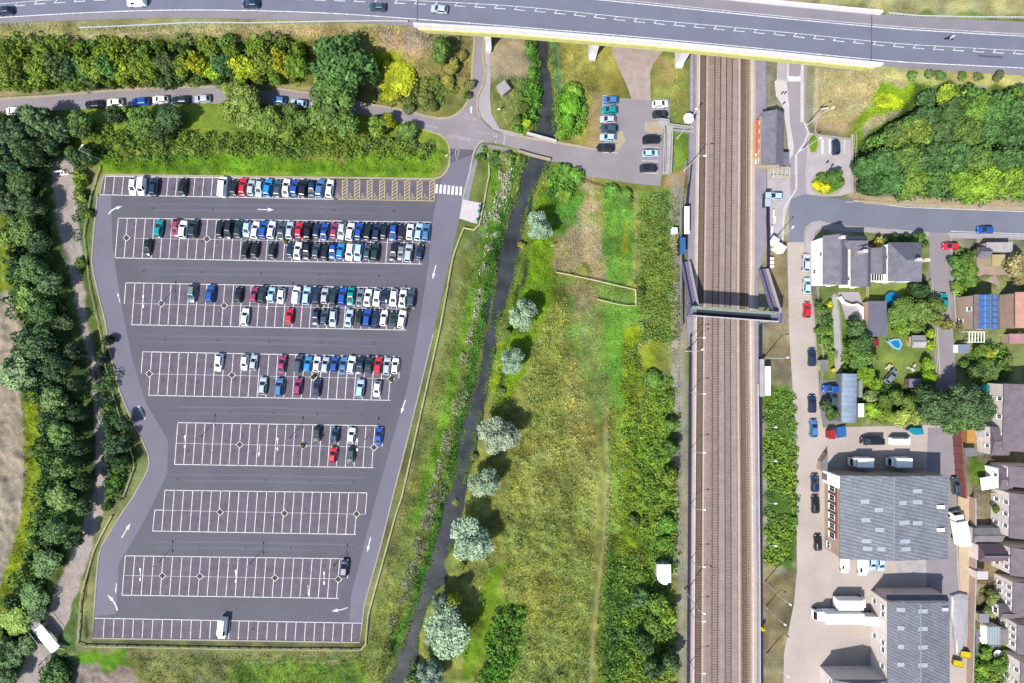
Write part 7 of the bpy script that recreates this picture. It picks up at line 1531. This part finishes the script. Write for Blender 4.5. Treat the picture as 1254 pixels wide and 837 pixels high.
# ---- uncountable ground cover, as real geometry
def inpoly(X, Y, poly): return sdp(X, Y, poly) < 0
def scatter(name, polys, dens, size, hgt, asp, tilt, bright=1.0, clump=0.0, colr=None, cmix=None, seed=1, label=None, cat=None):
    rnd = np.random.default_rng(seed); AV = []; AC = []
    for poly in polys:
        xs = [p[0] for p in poly]; ys = [p[1] for p in poly]; area = (max(xs)-min(xs))*(max(ys)-min(ys))*S*S; n = int(area*dens)
        px = rnd.uniform(min(xs), max(xs), n); py = rnd.uniform(min(ys), max(ys), n); k = inpoly(px, py, poly); px, py = px[k], py[k]
        X, Y = (px-CX)*S, (CY-py)*S; 
        z = zat(X, Y)
        for _ in range(2): f = S*(H-z)/H; X, Y = (px-CX)*f, (CY-py)*f; z = zat(X, Y)
        if clump:
            m_ = samp(F2, X, Y)+.6*samp(F1, X, Y) > clump-.8*rnd.random(len(X)); X, Y, z = X[m_], Y[m_], z[m_]
        ok = (samp(flatmask, X, Y) > .6) & (samp(dR, X, Y) > (-.9 if 'reed' in name else .1)) ; X, Y, z = X[ok], Y[ok], z[ok]
        n = len(X); az = rnd.uniform(0, 2*pi, n); tl = np.radians(rnd.uniform(tilt[0], tilt[1], n)); s = size*rnd.uniform(.6, 1.4, n); hh = hgt*rnd.uniform(.5, 1.5, n)
        ax = np.stack([np.cos(az)*np.sin(tl), np.sin(az)*np.sin(tl), np.cos(tl)], -1); sd_ = np.stack([-np.sin(az), np.cos(az), np.zeros(n)], -1)
        b = np.stack([X, Y, z-.03], -1); w_ = s[:, None]*asp
        q = np.stack([b-sd_*w_*.5, b+sd_*w_*.5, b+sd_*w_*.2+ax*s[:, None]+np.array([0,0,1])*hh[:, None], b-sd_*w_*.2+ax*s[:, None]+np.array([0,0,1])*hh[:, None]], 1)
        c = samp(COL, X, Y)*bright
        if colr is not None: c = np.tile(np.array(C(*colr)), (n,1)) if cmix is None else c*(1-cmix)+np.array(C(*colr))*cmix
        c = c*(1.55 if name == 'pale_blossom' else 1.0)*rnd.uniform(.6, 1.45, n)[:, None]; AV.append(q.reshape(-1,3)); AC.append(np.repeat(c, 4, 0))
    V_ = np.concatenate(AV); Cc = np.clip(np.concatenate(AC), .004, .8); Q = np.arange(len(V_)).reshape(-1, 4)
    o = ob(name, npmesh(name, V_, Q, [M['scrub']], Cc)); tag(o, label, cat, kind='stuff'); return o
MEAD = [(652,420),(690,350),(706,440),(732,560),(728,640),(722,760),(718,860),(560,860),(590,820),(618,740),(616,640),(640,520)]
scatter('meadow_grass', [MEAD, [(745,500),(768,500),(766,640),(755,800),(735,860),(728,800),(742,640)]], 9, .55, .30, .26, (30,80), 1.75, 0, seed=2, label='tall tawny meadow grass between the river and the railway', cat='grass')
scatter('rough_grass', [[(590,180),(640,186),(600,372),(570,505),(528,690),(470,840),(440,840),(456,745),(490,622),(544,410)],[(120,186),(545,186),(530,219),(130,214)],[(440,34),(580,44),(575,120),(530,141),(470,128)],[(672,46),(744,52),(766,118),(740,130),(734,184),(682,176)],[(590,100),(656,90),(652,163),(600,150)],
   [(28,478),(60,482),(60,640),(12,745),(0,722),(14,680),(28,628)],[(160,800),(448,800),(440,840),(180,840)],[(784,232),(832,236),(832,430),(784,430)],[(1050,100),(1140,100),(1100,180),(1046,200)],[(0,30),(500,34),(500,56),(0,60)],[(655,235),(712,205),(712,290),(676,380),(606,520),(610,410)],[(935,700),(972,700),(960,840),(934,840)],[(1000,350),(1140,346),(1140,520),(1004,460)],[(684,338),(776,356),(780,420),(776,500),(742,530),(726,500),(704,440),(690,360)],[(738,232),(780,234),(778,350),(746,344)],[(716,228),(738,230),(744,340),(684,334),(700,270)],[(590,420),(660,430),(650,520),(620,640),(570,820),(560,700),(600,560)],[(812,66),(846,70),(846,150),(820,140)],[(1004,90),(1090,90),(1060,156),(1004,150)]], 8, .45, .12, .3, (35,85), 1.4, 0, seed=3, label='rough grass and weeds on the open ground', cat='grass')
scatter('riverside_reeds', [[(630,200),(642,203),(630,248),(616,300),(600,370),(586,440),(574,490),(560,560),(548,600),(534,650),(520,700),(500,745),(484,790),(470,830),(460,836),(470,790),(490,740),(506,700),(520,640),(536,590),(548,540),(560,480),(576,420),(588,360),(602,300),(616,250)],[(648,44),(656,44),(664,107),(655,150),(648,158),(654,110)],[(670,44),(678,50),(682,110),(688,140),(684,168),(677,168),(682,134),(672,104)],[(668,200),(676,206),(660,232),(650,262),(640,300),(632,340),(620,378),(612,410),(605,451),(596,490),(586,527),(583,553),(574,585),(566,585),(578,553),(580,527),(590,490),(600,451),(606,400),(618,372),(630,330),(640,280),(650,236)]], 13, .55, .40, .24, (30,80), 1.7, 0, seed=4, label='green reeds lining the left bank of the river', cat='reeds')
flowers = [(622,214,10),(618,238,9),(612,262,9),(606,282,8),(600,300,7),(596,268,8),(590,340,7),(588,356,7),(578,420,7),(570,440,6),(566,486,8),(558,500,7),(552,556,8),(544,590,7),(540,604,8),(530,622,8),(526,640,7),(514,665,9),(505,700,10),(496,722,9),(490,736,8),(482,760,8),(478,790,7)]
scatter('pale_blossom', [[(x+r_*rr_*cos(a), y+r_*1.35*rr_*sin(a)) for a, rr_ in zip(np.linspace(0, 2*pi, 9, endpoint=False), (1,.6,1.2,.8,1.1,.7,1.25,.6,.9))] for x, y, r_ in flowers]+[[(612,206),(626,208),(620,240),(606,290),(596,290),(606,240)],[(594,300),(602,300),(584,400),(566,450),(560,448),(576,400)],[(546,520),(556,522),(536,600),(520,680),(494,740),(486,738),(508,680),(526,600)]], 20, .32, .5, .6, (50,90), 1.0, .1, (214,210,188), .82, seed=6, label='pale seeding willowherb in clumps along the left bank of the river', cat='wildflowers')
rnd = np.random.default_rng(77); LB = np.concatenate([resamp(L_, 900), resamp(R_, 900)]); LB = LB[(LB[:, 1] > -10) & (LB[:, 1] < 850)]
sgn = np.where(np.arange(len(LB)) < len(LB)/2, 1, -1); LB = LB.repeat(5, 0); sg = sgn.repeat(5); Xw = (LB[:, 0]-CX)*S+sg*(np.abs(rnd.normal(0, .42, len(LB)))-.15); Yw = (CY-LB[:, 1])*S+rnd.normal(0, .35, len(LB))
kw = (samp(F3, Xw, Yw)+.6*samp(F2, Xw, Yw) > .35) & (samp(dR, Xw, Yw) < .3); Xw, Yw = Xw[kw], Yw[kw]; nw = np.tile((0,0,1.), (len(Xw),1))+rnd.normal(0,.25,(len(Xw),3))
vw, qw = leaf_quads(np.stack([Xw, Yw, -.56+np.abs(rnd.normal(0,.08,len(Xw)))], -1), nw/np.linalg.norm(nw, axis=1)[:, None], rnd.uniform(.18,.5,len(Xw)), rnd)
cw = np.array([C(92,132,56), C(112,138,60), C(84,112,60)])[rnd.integers(0,3,len(Xw))]
tag(ob('water_plants', npmesh('water_plants', vw, qw, [M['scrub']], np.repeat(cw, 4, 0))), 'green water plants fringing both edges of the river', 'water plants', kind='stuff')
scatter('trackside_weeds', [[(822,236),(842,240),(840,480),(838,700),(822,700),(830,460)],[(940,300),(966,300),(970,468),(940,468)]], 7, .35, .15, .3, (20,80), 1.15, 0, seed=8, label='dry pale weeds in the gravel beside the railway', cat='weeds')
